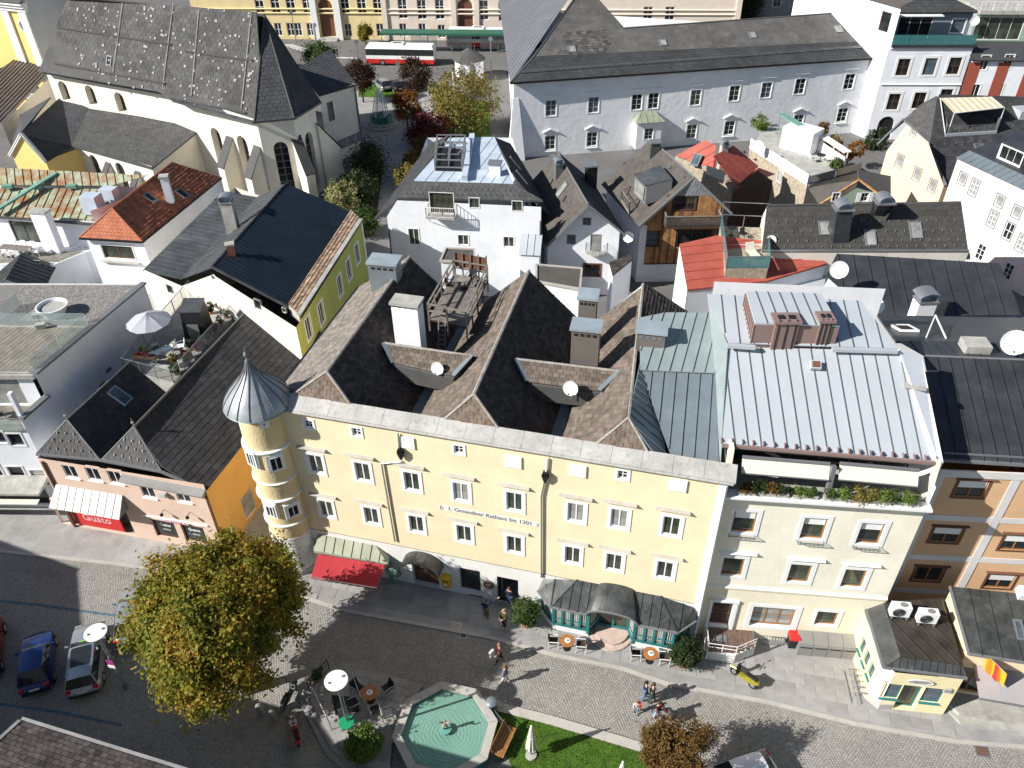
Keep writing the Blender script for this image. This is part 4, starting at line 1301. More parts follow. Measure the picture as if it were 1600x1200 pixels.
 mb=MB();mb.poly([V3(f.p(0,0),zc),V3(f.p(L,0),zc),V3(f.p(L,0,-2),zc),V3(f.p(0,0,-2),zc)])
 b0,b1,b2,b3=R(1172,523,17.0),R(1286,523,17.0),R(1283,470,18.2),R(1172,455,18.2)
 top=[R(1180,505,17.9),R(1312,510,17.8),R(1283,459,18.2),R(1166,456,18.2)]
 bx=MB();bx.hexa([Vector((p.x,p.y,16.4))for p in top],[p-Vector((0,0,.1))for p in top]);bo=bx.obj('roof_box',M['brownmetal'],T)
 mb=MB()
 for i in range(9):
  p=lerp(top[0],top[3],i/8);mb.bar(Vector((p.x-.03,p.y,16.4)),p-Vector((.03,0,.1)),.05,.05)
 ob=mb.obj('seams',M['brownmetal'],bo)
 seamroof(T,top,.6,M['whitemetal'],rib=.05,t=.1,name='box_roof_panel',ribm=M['seamgrey'],ribw=.03)
 for(x,y,w_,d_,zt)in((1229,497,1.15,.7,18.1),(1290,495,.62,.7,18.15)):
  p=R(x,y,zt)
  ch=chimney(T,(p.x,p.y),w_,d_,16.2,zt-.1,f.rz+.1,'brownmetal','brownmetal','flat')
  mb=MB()
  ux=Vector((math.cos(f.rz+.1),math.sin(f.rz+.1),0));uy=Vector((-ux.y,ux.x,0))
  for i in range(3):mb.box(Vector((p.x,p.y,17.15))+ux*((i-1)*w_*.36)-uy*(d_/2+.01),(.05,.05,2.2),f.rz+.1)
  for i in range(2):mb.box(Vector((p.x,p.y,zt+.06))+ux*((i-.5)*w_*.45),(w_*.28,.3,.06),f.rz+.1)
  mb.obj('flue_openings',M['black'],ch)
 p=on_plane(roof,1273,572)
 e,g,n=plane_axes(roof)
 mb=MB();mb.box(p+n*.12,(.5,.45,.24),ux=e,uy=g,uz=n);vo=mb.obj('roof_hatch',M['whitemetal'],T)
 mb=MB();mb.box(p+n*.25,(.36,.32,.03),ux=e,uy=g,uz=n);mb.obj('glass',M['brownframe'],vo)
 base_pts=[R2(1103,945,.9),R2(1121,925,.9),R2(1168,935,.9),R2(1190,1000,.9),R2(1183,1020,.9),R2(1108,1005,.9)]
 c0,c1,c2,c3,c4=f.p(.45,0,.02),f.p(.45,0,1.65),f.p(2.0,0,1.75),f.p(3.15,0,1.1),f.p(3.15,0,.02)
 mb=MB();mb.prism([c0,c1,c2,c3,c4][::-1],0.02,.8);lo=mb.obj('landing',M['plinth'],T)
 for i in range(9):
  s0=.5+i*.29
  lim=1.62 if s0<1.9 else 1.62-(s0-1.9)*.5
  mb=MB();mb.hexa([f.p(s0,.79,.06),f.p(s0+.27,.79,.06),f.p(s0+.27,.79,lim),f.p(s0,.79,lim)],[f.p(s0,.84,.06),f.p(s0+.27,.84,.06),f.p(s0+.27,.84,lim),f.p(s0,.84,lim)])
  mb.obj('board',M['deckbrown'],lo)
 mb=MB();mb.box(f.p(1.25,.86,.75),(.75,.45,.03),f.rz);mb.obj('doormat',M['greymetal'],T)
 mb=MB()
 for zz in(1.25,1.55):mb.path([f.p(.48,zz,.3),f.p(.48,zz,1.62),f.p(2.0,zz,1.72),f.p(3.12,zz,1.08)],.022)
 for(s,dd)in((.48,.3),(.48,1.62),(1.25,1.67),(2.0,1.72),(2.55,1.4),(3.12,1.08)):mb.tube(f.p(s,.8,dd),f.p(s,1.57,dd),.022)
 mb.obj('railing',M['whitepaint'],T)
 mb=MB()
 for i in range(9):
  s=3.6+i*.16;mb.bar(f.p(s,.06,.35),f.p(s,.85,.35),.02)
 for zz in(.12,.85):mb.bar(f.p(3.6,zz,.35),f.p(4.9,zz,.35),.03)
 mb.obj('fence_panel',M['greymetal'],T)
 return f,T
M['seamgrey']=mat('grey roof seam',(0.16,0.165,0.175),rough=0.5,var=0.1)
M['deckbrown']=mat('brown deck board',(0.17,0.11,0.085),rough=0.8,var=0.25,vscale=4)
FC,TC=cream_house()
def bin_boxes():
 f=FC
 s0=5.55
 c=f.p(7.1,0,.45)
 T=thing('bin_enclosure','grey metal bin enclosure of four lidded boxes under the small ground floor window','bin enclosure',c)
 wd=.80
 for i in range(4):
  a,b=s0+i*wd,s0+(i+1)*wd-.03
  mb=MB()
  mb.hexa([f.p(a,.06,.06),f.p(b,.06,.06),f.p(b,.06,.86),f.p(a,.06,.86)],[f.p(a,1.15,.06),f.p(b,1.15,.06),f.p(b,.92,.86),f.p(a,.92,.86)])
  mb.obj('box',M['binmetal'],T)
  mb=MB()
  mb.hexa([f.p(a-.005,1.18,.04),f.p(b+.005,1.18,.04),f.p(b+.005,.96,.80),f.p(a-.005,.96,.80)],[f.p(a-.005,1.22,.04),f.p(b+.005,1.22,.04),f.p(b+.005,1.0,.80),f.p(a-.005,1.0,.80)])
  mb.obj('lid',M['binmetal'],T)
  mb=MB();mb.box(f.p((a+b)/2,.8,.885),(wd*.8,.03,.04),f.rz);mb.obj('handle',M['black'],T)
M['binmetal']=mat('grey bin sheet',(0.27,0.265,0.25),rough=0.5,metal=0.15,var=0.12)
bin_boxes()
def red_bin():
 p=R(1236,1008,.06)
 T=thing('wheelie_bin','black wheelie bin with a bright red lid beside the grey bin enclosure','bin',p,FC.rz)
 mb=MB();mb.hexa([(-.22,-.26,.06),(.22,-.26,.06),(.22,.22,.06),(-.22,.22,.06)],[(-.29,-.36,.95),(.29,-.36,.95),(.29,.3,.95),(-.29,.3,.95)]);mb.obj('body',M['black'],T,local=True)
 mb=MB();mb.hexa([(-.31,-.4,.95),(.31,-.4,.95),(.31,.32,.95),(-.31,.32,.95)],[(-.26,-.33,1.07),(.26,-.33,1.07),(.26,.28,1.1),(-.26,.28,1.1)]);mb.obj('lid',M['redpaint'],T,local=True)
 for sx in(-1,1):
  mb=MB();mb.tube((sx*.27,.24,.1),(sx*.31,.24,.1),.1,.1,12);mb.obj('wheel',M['rubber'],T,local=True)
 mb=MB();mb.tube((-.25,.36,1.0),(.25,.36,1.0),.02);mb.obj('handle',M['black'],T,local=True)
red_bin()
# right hand row: orange house, kiosk, shop
def back(p,f,d):
 n=-f.n
 return Vector((p[0]+n.x*d,p[1]+n.y*d))
def orange_house():
 ze=12.2
 A=R2(1474,733,ze);B=R2(1620,727,ze)
 f=Fac(A,(A.x+12*math.cos(math.radians(-5)),A.y+12*math.sin(math.radians(-5))))
 L=f.L
 T=thing('orange_house','orange house with crossing white plaster bands and a dark seamed metal roof','building',f.p(L/2,0,0))
 k=dict(frame='woodframe',glass='glass',casing=0.12,cm='brownframe',nx=2,fw=.07,rec=.12)
 h=windows(T,f,[(1517,764),(1478,836),(1588,848),(1450,897,dict(blind=0)),(1562,908)],1.45,1.15,blind=.42,**k)
 s,z=f.hit(1640,772);window(T,f,s,z,1.45,1.15,**k);h.append(rect(s,z,1.45,1.15))
 for q in h:
  ledge(T,f,(q[0][0]+q[1][0])/2,q[2][1]+.13,1.9,.16,.08,'brownframe','window_hood')
 wall(T,f,[(-.1,0),(L,0),(L,ze),(-.1,ze)],h,M['orange'],.14)
 def band(p,q,w):
  a,b=f.hit(*p),f.hit(*q)
  return a,b
 for(x,y)in((1500,810),(1500,873),(1476,925)):
  z_=f.hit(x,y)[1]
  mb=MB();mb.box(f.p(L/2,z_,.015),(L+.1,.03,.38),f.rz);mb.obj('plaster_band',M['band'],T)
 for px in(1545,):
  s_=f.hit(1537,848)[0]
  for ss in(s_,s_+4.0):
   mb=MB();mb.box(f.p(ss,ze/2+.3,.02),(.42,.034,ze-.6),f.rz);mb.obj('plaster_band',M['band'],T)
 mb=MB();mb.box(f.p(L/2,ze-.25,.03),(L,.06,.45),f.rz);mb.obj('frieze',M['band'],T)
 mb=MB();mb.box(f.p(.05,ze/2,.02),(.3,.05,ze),f.rz);mb.obj('plaster_band',M['band'],T)
 e0,e1=R(1475,719,ze+.35),R(1640,729,ze+.35)
 r0,r1=R(1444,557,ze+2.6),R(1640,566,ze+2.6)
 far=lambda a,b:a+(b-a).normalized()*12.3
 e1,r1=far(e0,e1),far(r0,r1)
 m0,m1=lerp(e0,r0,.16)+Vector((0,0,.10)),lerp(e1,r1,.16)+Vector((0,0,.10))
 seamroof(T,[e0,e1,m1,m0],.62,M['darkmetal'],rib=.06,along=m0-e0)
 seamroof(T,[m0,m1,r1,r0],.62,M['darkmetal'],rib=.06,along=r0-m0)
 strip(T,[e0,e1],.14,.14,M['greymetal'],'gutter');strip(T,[lerp(e0,m0,.3)+Vector((0,0,.1)),lerp(e1,m1,.3)+Vector((0,0,.1))],.05,.1,M['greymetal'],'snow_rail')
 t0,t1=R(1403,533,ze+2.3),R(1640,537,ze+2.3)
 u0,u1=R(1446,556,ze+2.62),R(1640,564,ze+2.62)
 t1,u1=far(t0,t1),far(u0,u1)
 seamroof(T,[u0,u1,t1,t0],.62,M['darkmetal'],rib=.05)
 ridge(T,[u0,u1],.07,M['greymetal'])
 b0,b1=f.p(0,0,-8),f.p(L,0,-8)
 mb=MB()
 for a,b,hh in((f.p(-.1,0),b0,ze),(b0,b1,ze),(b1,f.p(L,0),ze)):mb.poly([V3(a,0),V3(b,0),V3(b,hh),V3(a,hh)])
 mb.obj('wall',M['orange'],T)
 d=R(1528,540,ze+2.9)
 mb=MB();mb.box(d+Vector((0,.2,-.15)),(1.3,1.0,.5),f.rz);mb.obj('roof_dormer',M['concrete'],T)
 return f
FO=orange_house()
def kiosk():
 z=3.35
 P=[Vector((18.75,25.9)),Vector((18.62,23.35)),Vector((19.05,22.75)),Vector((22.3,22.3)),Vector((23.0,26.6)),Vector((18.9,27.4))]
 T=thing('kiosk','small cream kiosk with teal windows and a dark metal roof beside the bicycle rack','kiosk',((P[1]+P[3])/2).to_3d())
 f1=Fac(P[0],P[1]);f2=Fac(P[2],P[3])
 k=dict(frame='teal',glass='glassblue',casing=0.0,rec=.2,fw=.06)
 hs=[]
 for s in(.55,1.3,2.05):
  window(T,f1,s,1.75,.5,1.15,nx=1,**k);hs.append(rect(s,1.75,.5,1.15))
 for h in hs:ledge(T,f1,(h[0][0]+h[1][0])/2,h[0][1]-.08,.56,.12,.07,'teal','sill')
 wall(T,f1,[(0,0),(f1.L,0),(f1.L,z),(0,z)],hs,M['paleyellow'],.2)
 sd=f2.hit(1421,1090)[0]
 hd=[(sd-.55,.1),(sd+.5,.1),(sd+.5,2.35),(sd-.55,2.35)]
 window(T,f2,sd-.025,1.23,1.05,2.2,nx=1,frame='teal',glass='glassgreen',casing=0,rec=.35,fw=.08)
 hl,hr=rect(sd-1.0,1.7,.85,1.25),rect(sd+1.0,1.7,.95,1.25)
 window(T,f2,sd-1.0,1.7,.85,1.25,nx=1,frame='teal',glass='glassblue',casing=0,fw=.05);window(T,f2,sd+1.0,1.7,.95,1.25,nx=1,frame='teal',glass='glassblue',casing=0,fw=.05)
 for h in(hl,hr):ledge(T,f2,(h[0][0]+h[1][0])/2,h[0][1]-.1,.98,.14,.08,'teal','sill')
 wall(T,f2,[(0,0),(f2.L,0),(f2.L,z),(0,z)],[hd,hl,hr],M['paleyellow'],.3)
 f3=Fac(P[1],P[2])
 wall(T,f3,[(0,0),(f3.L,0),(f3.L,z),(0,z)],[],M['whitepaint'],.1,name='corner_wall')
 mb=MB();mb.prism([P[1]+Vector((-.08,-.05)),P[2]+Vector((-.03,-.1)),P[2]+Vector((.6,-.12)),P[2]+Vector((.4,.3)),P[1]+Vector((.3,.4)),P[1]+Vector((-.1,.5))],0,.5);mb.obj('plinth',M['stone'],T)
 mb=MB()
 for a,b in((P[3],P[4]),(P[4],P[5]),(P[5],P[0])):mb.poly([V3(a,0),V3(b,0),V3(b,z),V3(a,z)])
 mb.obj('wall',M['paleyellow'],T)
 E=[R(1351,945,z+.1),R(1380,1043,z),R(1511,1060,z),R(1479,935,z+.1)]
 U=[R(1380,940,z+.75),R(1407,1026,z+.6),R(1503,1040,z+.45),R(1470,935,z+.7)]
 m=M['blackmetal']
 slab(T,[E[0],E[1],U[1],U[0]],m,.06,'roof_sheet')
 seamroof(T,[E[1],E[2],U[2],U[1]],.36,m,rib=.04,t=.05,name='roof_panel')
 seamroof(T,[U[1],U[2],U[3],U[0]],.55,M['kioskroof'],rib=.05,t=.06)
 slab(T,[E[2],E[3],U[3],U[2]],m,.06,'roof_sheet')
 strip(T,[E[0],E[1],E[2]],.12,.12,M['greymetal'],'gutter')
 s,zz=f2.hit(1441.5,1056.5)
 c=f2.p(s,min(zz,2.85),.05)
 t=thing('oval_sign','pale oval sign with worn grey writing over the kiosk door','sign',c,f2.rz)
 n=24
 ring=[Vector((.62*math.cos(2*math.pi*i/n),0,.2*math.sin(2*math.pi*i/n)))for i in range(n)]
 mb=MB();mb.hexa(ring,[p+Vector((0,-.05,0))for p in ring]);mb.obj('board',M['concrete'],t,local=True)
 mb=MB()
 for i in range(n):mb.bar(ring[i]+Vector((0,-.05,0)),ring[(i+1)%n]+Vector((0,-.05,0)),.035)
 mb.obj('rim',M['whitepaint'],t,local=True)
 mb=MB()
 for zz,w in((.06,.7),(-.02,.85),(-.1,.5)):mb.box((0,-.055,zz),(w,.01,.03))
 mb.obj('lettering',M['letter'],t,local=True)
 c=f2.p(f2.L-.5,2.35,.08)
 t=thing('menu_case','small glazed notice case on the kiosk wall right of the door','notice case',c,f2.rz)
 mb=MB();mb.box((0,0,0),(.34,.08,.3));mb.obj('case',M['stone'],t,local=True)
 mb=MB();mb.box((0,-.045,0),(.26,.01,.22));mb.obj('pane',M['glasspale'],t,local=True)
 def ac(px,py,rz,label):
  p=on_plane([U[1],U[2],U[3]],px,py)
  t=thing('air_conditioner',label,'air conditioner',p,rz,'air conditioners on the kiosk roof')
  mb=MB();mb.box((0,0,.55),(.95,.42,.75));mb.obj('case',M['whitepaint'],t,local=True)
  mb=MB();mb.tube((-.12,-.22,.55),(-.12,-.235,.55),.3,.3,20);mb.obj('fan_cover',M['black'],t,local=True)
  mb=MB()
  for r_ in(.3,.2,.1):
   ps=[Vector((-.12+r_*math.cos(2*math.pi*i/16),-.245,.55+r_*math.sin(2*math.pi*i/16)))for i in range(17)]
   mb.path(ps,.008,4)
  mb.obj('fan_grille',M['steel'],t,local=True)
  mb=MB();ps=[Vector((.1+.2*math.cos(2*math.pi*i/16),0.0+.15*math.sin(2*math.pi*i/16),.932))for i in range(16)]
  mb.hexa(ps,[p_+Vector((0,0,.012))for p_ in ps]);mb.obj('top_grille',M['binmetal'],t,local=True)
  mb=MB()
  for sx in(-.38,.38):
   mb.bar((sx,-.3,.14),(sx,.3,.14),.05);mb.bar((sx,-.25,0),(sx,-.25,.14),.05);mb.bar((sx,.25,0),(sx,.25,.14),.05)
  mb.obj('stand',M['greymetal'],t,local=True)
 ac(1402,962,-.12,'white air conditioner on the kiosk roof, nearer the cream house')
 ac(1444,972,-.12,'white air conditioner on the kiosk roof, nearer the dark shop roof')
M['kioskroof']=mat('dark brown metal roof',(0.065,0.055,0.045),rough=0.45,metal=.2,var=.3,vscale=1.2,spec=.5,island=.1)
kiosk()
def corner_shop():
 z=4.2
 E=[R(1484,916,z+.8),R(1514,1022,z),R(1660,1045,z),R(1660,935,z+.8)]
 T=thing('corner_shop','peach shop with dark metal roof and grey awning at the lower right','shop',R(1540,1080,0))
 seamroof(T,E,.9,M['blackmetal'],rib=.05)
 strip(T,[E[0],E[1],E[2]],.1,.14,M['greymetal'],'roof_edge')
 W0,W1=Vector((E[0].x+.15,E[0].y)),Vector((E[1].x+.2,E[1].y+.35))
 W2=Vector((E[2].x,E[2].y+.35))
 f=Fac(W0,W1)
 wall(T,f,[(0,0),(f.L,0),(f.L,z),(0,z+.6)],[],M['peach'],.1)
 f2=Fac(W1,W2)
 h=[[(.15,.55),(1.7,.55),(1.7,2.6),(.15,2.6)],[(1.9,.55),(4.4,.55),(4.4,2.6),(1.9,2.6)]]
 wall(T,f2,[(0,0),(f2.L,0),(f2.L,z),(0,z)],h,M['peach'],.2)
 window(T,f2,.925,1.57,1.55,2.05,nx=2,frame='woodframe',glass='glass',casing=0,rec=.2);window(T,f2,3.15,1.57,2.5,2.05,nx=2,frame='woodframe',glass='glass',casing=0,rec=.2)
 a,b=f2.p(.55,3.0,.05),f2.p(f2.L,3.0,.05);c,d=f2.p(f2.L,2.25,1.5),f2.p(.75,2.25,1.5)
 n=6
 for i in range(n):
  mb=MB();q=[lerp(a,b,i/n),lerp(a,b,(i+.99)/n),lerp(d,c,(i+.99)/n),lerp(d,c,i/n)]
  mb.hexa([p-Vector((0,0,.02))for p in q],q);mb.obj('awning_strip',M['greyawning'],T)
 strip(T,[d,c],.06,.1,M['greymetal'],'awning_bar')
 for k,(dd,zz)in enumerate(((1.7,.17),(1.25,.34))):
  mb=MB();mb.prism([f2.p(-.15,0,-.2),f2.p(-.15,0,dd*.55),f2.p(.45,0,dd),f2.p(f2.L,0,dd),f2.p(f2.L,0,-.2)][::-1],0.02+k*.15,zz);mb.obj('step',M['concrete'],T)
 p=on_plane(E,1592,985);e,g,n_=plane_axes(E)
 skylight(T,p,e,g,n_,.35,1.0,'glassblue','steel')
 p=on_plane(E,1597,930);mb=MB();mb.box(p+n_*.25,(.6,.6,.5),ux=e,uy=g,uz=n_);mb.obj('roof_box',M['whitepaint'],T)
 return f2,T
M['greyawning']=mat('grey awning cloth',(0.33,0.31,0.31),rough=.9,var=.06)
FS,TS=corner_shop()
def flag():
 p0,p1=FS.p(-.1,3.9,.1),FS.p(.2,4.6,1.5)
 p0,p1=R(1513,995,4.3),R(1541,1022,4.2)
 T=thing('flag','yellow, orange and red flag hanging from a pole over the shop awning','flag',p0)
 mb=MB();d=(p1-p0).normalized();mb.tube(p0,p1+d*1.15,.022);mb.obj('pole',M['steel'],T)
 cols=[M['yellowpaint'],M['flagorange'],M['yellowpaint'],M['redpaint'],M['flagorange'],M['yellowpaint']]
 n=6
 A,B=p1-d*.05,p1+d*1.1
 for i in range(n):
  mb=MB();rows=[]
  for j in range(7):
   v=j/6
   row=[]
   for k in range(3):
    u=(i+k/2)/n
    q=lerp(A,B,u)+Vector((.35*v+.05*math.sin(u*14+v*3),.07*math.sin(u*17),-1.45*v*(1-.15*u)))
    row.append(q)
   rows.append(row)
  mb.grid(rows);mb.obj('stripe',cols[i],T,smooth=True)
M['flagorange']=mat('orange flag cloth',(0.70,0.22,0.02),rough=.8,var=.08)
flag()
# left hand row
def modern_white():
 c=Vector((-30.45,38.2))
 az=math.radians(-2);u=Vector((math.cos(az),math.sin(az)))
 f=Fac(c-u*18,c)
 L=f.L
 T=thing('white_house','white house at the left edge with roof terrace, gravel roof and open loggia','building',f.p(L,0,0))
 S=R2(213,440,10.0)
 side=(S-Vector((-30.2,40.9))).normalized()
 k=dict(frame='greymetal',glass='glass',casing=.1,nx=1,rec=.16,fw=.05)
 h=windows(T,f,[(24,687),(-4,683),(-32,680)],.95,1.0,**k)+windows(T,f,[(28,742),(-8,738)],1.0,1.5,**k)
 s,z=f.hit(62,746);h.append(rect(s,z,.95,1.35));window(T,f,s,z,.95,1.35,**k)
 mb=MB()
 for i in range(9):mb.box(f.p(s,z-.6+i*.15,-.05),(.86,.03,.09),f.rz)
 mb.obj('shutter',M['curtain'],T)
 hs=[(L-11,.4),(L-.8,.4),(L-.8,2.7),(L-11,2.7)]
 window(T,f,L-5.9,1.55,10.2,2.3,nx=6,frame='greymetal',glass='glass',casing=0)
 wall(T,f,[(0,0),(L,0),(L,7.0),(0,7.0)],h+[hs],M['white'],.16)
 mb=MB();mb.hexa([f.p(L-14,2.75,0),f.p(L-.1,2.75,0),f.p(L-.1,2.7,1.5),f.p(L-14,2.7,1.5)],[f.p(L-14,3.1,0),f.p(L-.1,3.1,0),f.p(L-.1,2.85,1.5),f.p(L-14,2.85,1.5)]);mb.obj('canopy',M['concrete'],T)
 mb=MB();mb.hexa([f.p(L-14,2.35,1.5),f.p(L-.2,2.35,1.5),f.p(L-.2,2.3,1.9),f.p(L-14,2.3,1.9)],[f.p(L-14,2.4,1.5),f.p(L-.2,2.4,1.5),f.p(L-.2,2.35,1.9),f.p(L-14,2.35,1.9)]);mb.obj('blind',M['awning'],T)
 zt=9.8
 mb=MB();mb.hexa([f.p(0,6.8,0),f.p(L,6.8,0),f.p(L,6.8,-2.6),f.p(0,6.8,-2.6)],[f.p(0,7.02,0),f.p(L,7.02,0),f.p(L,7.02,-2.6),f.p(0,7.02,-2.6)]);mb.obj('loggia_floor',M['deckwood'],T)
 f2=Fac(f.p(0,0,-2.4),f.p(L,0,-2.4))
 hw=[(L-9,7.1),(L-1.0,7.1),(L-1.0,9.2),(L-9,9.2)]
 wall(T,f2,[(0,7),(L,7),(L,zt),(0,zt)],[hw],M['white'],.1,name='loggia_wall')
 window(T,f2,L-5,8.15,8,2.1,nx=4,frame='whitepaint',glass='glasspale',casing=0)
 mb=MB()
 for s_ in(L-.12,L-5.5):mb=MB();mb.box(f.p(s_,8.4,-.3),(.24,.3,2.8),f.rz);mb.obj('pillar',M['white'],T)
 for i in range(6):
  mb=MB();mb.box(f.p(L-1.0-i*1.55,7.5,.02),(1.5,.03,.95),f.rz);mb.obj('glass_panel',M['clear'],T)
 strip(T,[f.p(0,8.0,.02),f.p(L,8.0,.02)],.05,.05,M['steel'],'handrail')
 F0=Vector((c.x,c.y));depth=13.5
 B0=F0+side*depth
 sf=Fac(F0,B0)
 wall(T,sf,[(0,0),(sf.L,0),(sf.L,zt),(2.2,zt),(2.2,7.9),(0,7.9)],[],M['white'],.1,name='side_wall')
 mb=MB();mb.bar(sf.p(2.2,zt+.08,0),sf.p(sf.L,zt+.08,0),.42,.16);mb.bar(sf.p(0,7.98,0),sf.p(2.4,7.98,0),.42,.16);mb.obj('coping',M['greymetal'],T)
 for i,(a,zz)in enumerate(((6.6,5.6),(7.6,6.2))):
  mb=MB();mb.box(sf.p(a,zz,.01),(.55,.03,.3),sf.rz);mb.obj('wall_vent',M['greymetal'],T)
 lf=-f.u
 def rp(a,b,z):return Vector((F0.x,F0.y,0))+(side*a).to_3d()+(lf*b).to_3d()+Vector((0,0,z))
 mb=MB();mb.hexa([rp(2.2,.2,9.4),rp(2.2,16,9.4),rp(depth,16,9.4),rp(depth,.2,9.4)],[rp(2.2,.2,zt-.1),rp(2.2,16,zt-.1),rp(depth,16,zt-.1),rp(depth,.2,zt-.1)]);mb.obj('roof',M['concrete'],T)
 k_=26
 for i in range(k_):
  b0,b1=.35+i*.36,.35+i*.36+.33
  mb=MB();mb.hexa([rp(2.4,b0,zt-.1),rp(2.4,b1,zt-.1),rp(7.7,b1,zt-.1),rp(7.7,b0,zt-.1)],[rp(2.4,b0,zt-.05),rp(2.4,b1,zt-.05),rp(7.7,b1,zt-.05),rp(7.7,b0,zt-.05)]);mb.obj('deck_board',M['deckwood'],T)
 mb=MB();mb.hexa([rp(8.1,.3,zt-.1),rp(8.1,16,zt-.1),rp(depth-.2,16,zt-.1),rp(depth-.2,.3,zt-.1)],[rp(8.1,.3,zt-.03),rp(8.1,16,zt-.03),rp(depth-.2,16,zt-.03),rp(depth-.2,.3,zt-.03)]);mb.obj('gravel_bed',M['gravel'],T)
 n=12000;gb=MB()
 G=rng.uniform(0,1,(n,4))
 vs,fs=[],[]
 for i,(x,y,r_,q_)in enumerate(G):
  p=rp(8.15+x*(depth-8.4),.35+y*8.5,zt-.03);r_=.02+.03*r_
  j=len(vs)
  vs+=[(p.x-r_,p.y-r_*.6,p.z),(p.x+r_,p.y-r_*.8,p.z),(p.x+r_*.2,p.y+r_,p.z),(p.x,p.y,p.z+r_*.9)]
  fs+=[(j,j+1,j+3),(j+1,j+2,j+3),(j+2,j,j+3)]
 me=bpy.data.meshes.new('gravel');me.from_pydata(vs,[],fs);me.materials.append(M['gravelstone']);go=bpy.data.objects.new('gravel',me);COL.objects.link(go);attach(go,T,Vector((0,0,0)));go['kind']='stuff'
 for a0,a1,b0,b1 in((7.9,7.9,.4,3.6),(7.9,7.9,3.7,6.9),(7.9,10.5,7.0,7.0),(2.5,4.9,.25,.25),(5.0,7.6,.25,.25)):
  p,q=rp(a0,b0,zt+.45),rp(a1,b1,zt+.45)
  mb=MB();mb.bar(p,q,.02,.95);mb.obj('glass_panel',M['clear'],T)
  mb=MB();mb.bar(p+Vector((0,0,.48)),q+Vector((0,0,.48)),.03,.02);mb.obj('glass_edge',M['zincgreen'],T)
 p=R(84,486,zt+.3)
 t=thing('planter_bowl','large white round planter bowl on the roof deck of the white house','planter',(p.x,p.y,zt-.05),0)
 mb=MB();mb.lathe([(.62,0),(.86,.45),(1.0,.78),(1.04,.82),(.94,.82),(.86,.62)],(0,0,0),28);mb.obj('bowl',M['whitepaint'],t,smooth=True,angle=40,local=True)
 mb=MB();mb.lathe([(.87,.6),(.86,.63)],(0,0,0),28);mb.obj('soil',M['concrete'],t,local=True)
 for(x,y,lab)in((63,508,'grey block stool in front of the planter bowl'),(57,492,'small white block left of the planter bowl')):
  p=R(x,y,zt+.2)
  t=thing('stool',lab,'stool',(p.x,p.y,zt-.05),.3)
  mb=MB();mb.box((0,0,.33),(.62,.42,.08));mb.obj('seat',M['concrete'],t,local=True)
  mb=MB();mb.box((0,0,.145),(.54,.34,.29));mb.obj('base',M['curtain'],t,local=True)
 loggia_set(f.p(L-2.2,7.02,-1.0),f.rz)
 mb=MB()
 for a,b,h_ in((B0,B0-u*16,zt),(B0-u*16,f.p(0,0),zt)):mb.poly([V3(a,0),V3(b,0),V3(b,h_),V3(a,h_)])
 mb.obj('wall',M['white'],T)
 return T
M['gravelstone']=mat('gravel stone',(0.36,0.34,0.315),rough=.95,var=.2,vscale=3,island=.5)
CHAIR={}
def make_chair(p,rz,label,seat='black',leg='steel',group=None,arms=True):
 """light terrace chair: seat, back, four legs, arm rests"""
 key=(seat,leg)
 if key in CHAIR:
  o=dup(CHAIR[key],p,rz,label)
  if group:o['group']=group
  elif 'group' in o:del o['group']
  return o
 t=thing('chair',label,'chair',p,rz,group)
 mb=MB();mb.box((0,0,.44),(.48,.46,.04));mb.obj('seat',M[seat],t,local=True)
 mb=MB();mb.hexa([(-.24,.20,.46),(.24,.20,.46),(.24,.24,.46),(-.24,.24,.46)],[(-.24,.30,.86),(.24,.30,.86),(.24,.34,.86),(-.24,.34,.86)]);mb.obj('backrest',M[seat],t,local=True)
 for sx in(-1,1):
  for sy,h in((-.22,.64),(.24,.86)):
   mb=MB();mb.bar((sx*.25,sy+(.05 if sy>0 else-.04),0),(sx*.25,sy+(.08 if sy>0 else 0),h),.03);mb.obj('leg',M[leg],t,local=True)
  mb=MB();mb.bar((sx*.26,-.26,.65),(sx*.26,.28,.66),.045,.025);mb.obj('armrest',M[leg],t,local=True)
 CHAIR[key]=t
 return t
def make_table(p,label,r=.36,top='woodtop',h=.74,plate=True,group=None):
 t=thing('table',label,'table',p,0,group)
 mb=MB();mb.lathe([(r,h-.03),(r,h)],(0,0,0),28);mb.obj('tabletop',M[top],t,local=True)
 mb=MB();mb.tube((0,0,.02),(0,0,h-.03),.035);mb.obj('column',M['black'],t,local=True)
 mb=MB();mb.lathe([(.24,0),(.22,.025),(.05,.04)],(0,0,0),16);mb.obj('foot',M['black'],t,local=True)
 return t
M['woodtop']=mat('orange wood table top',(0.42,0.17,0.055),rough=.45,var=.2,vscale=5)
def loggia_set(p,rz):
 make_chair(p,rz+2.6,'dark chair in the loggia of the white house','black','black')
modern_white()
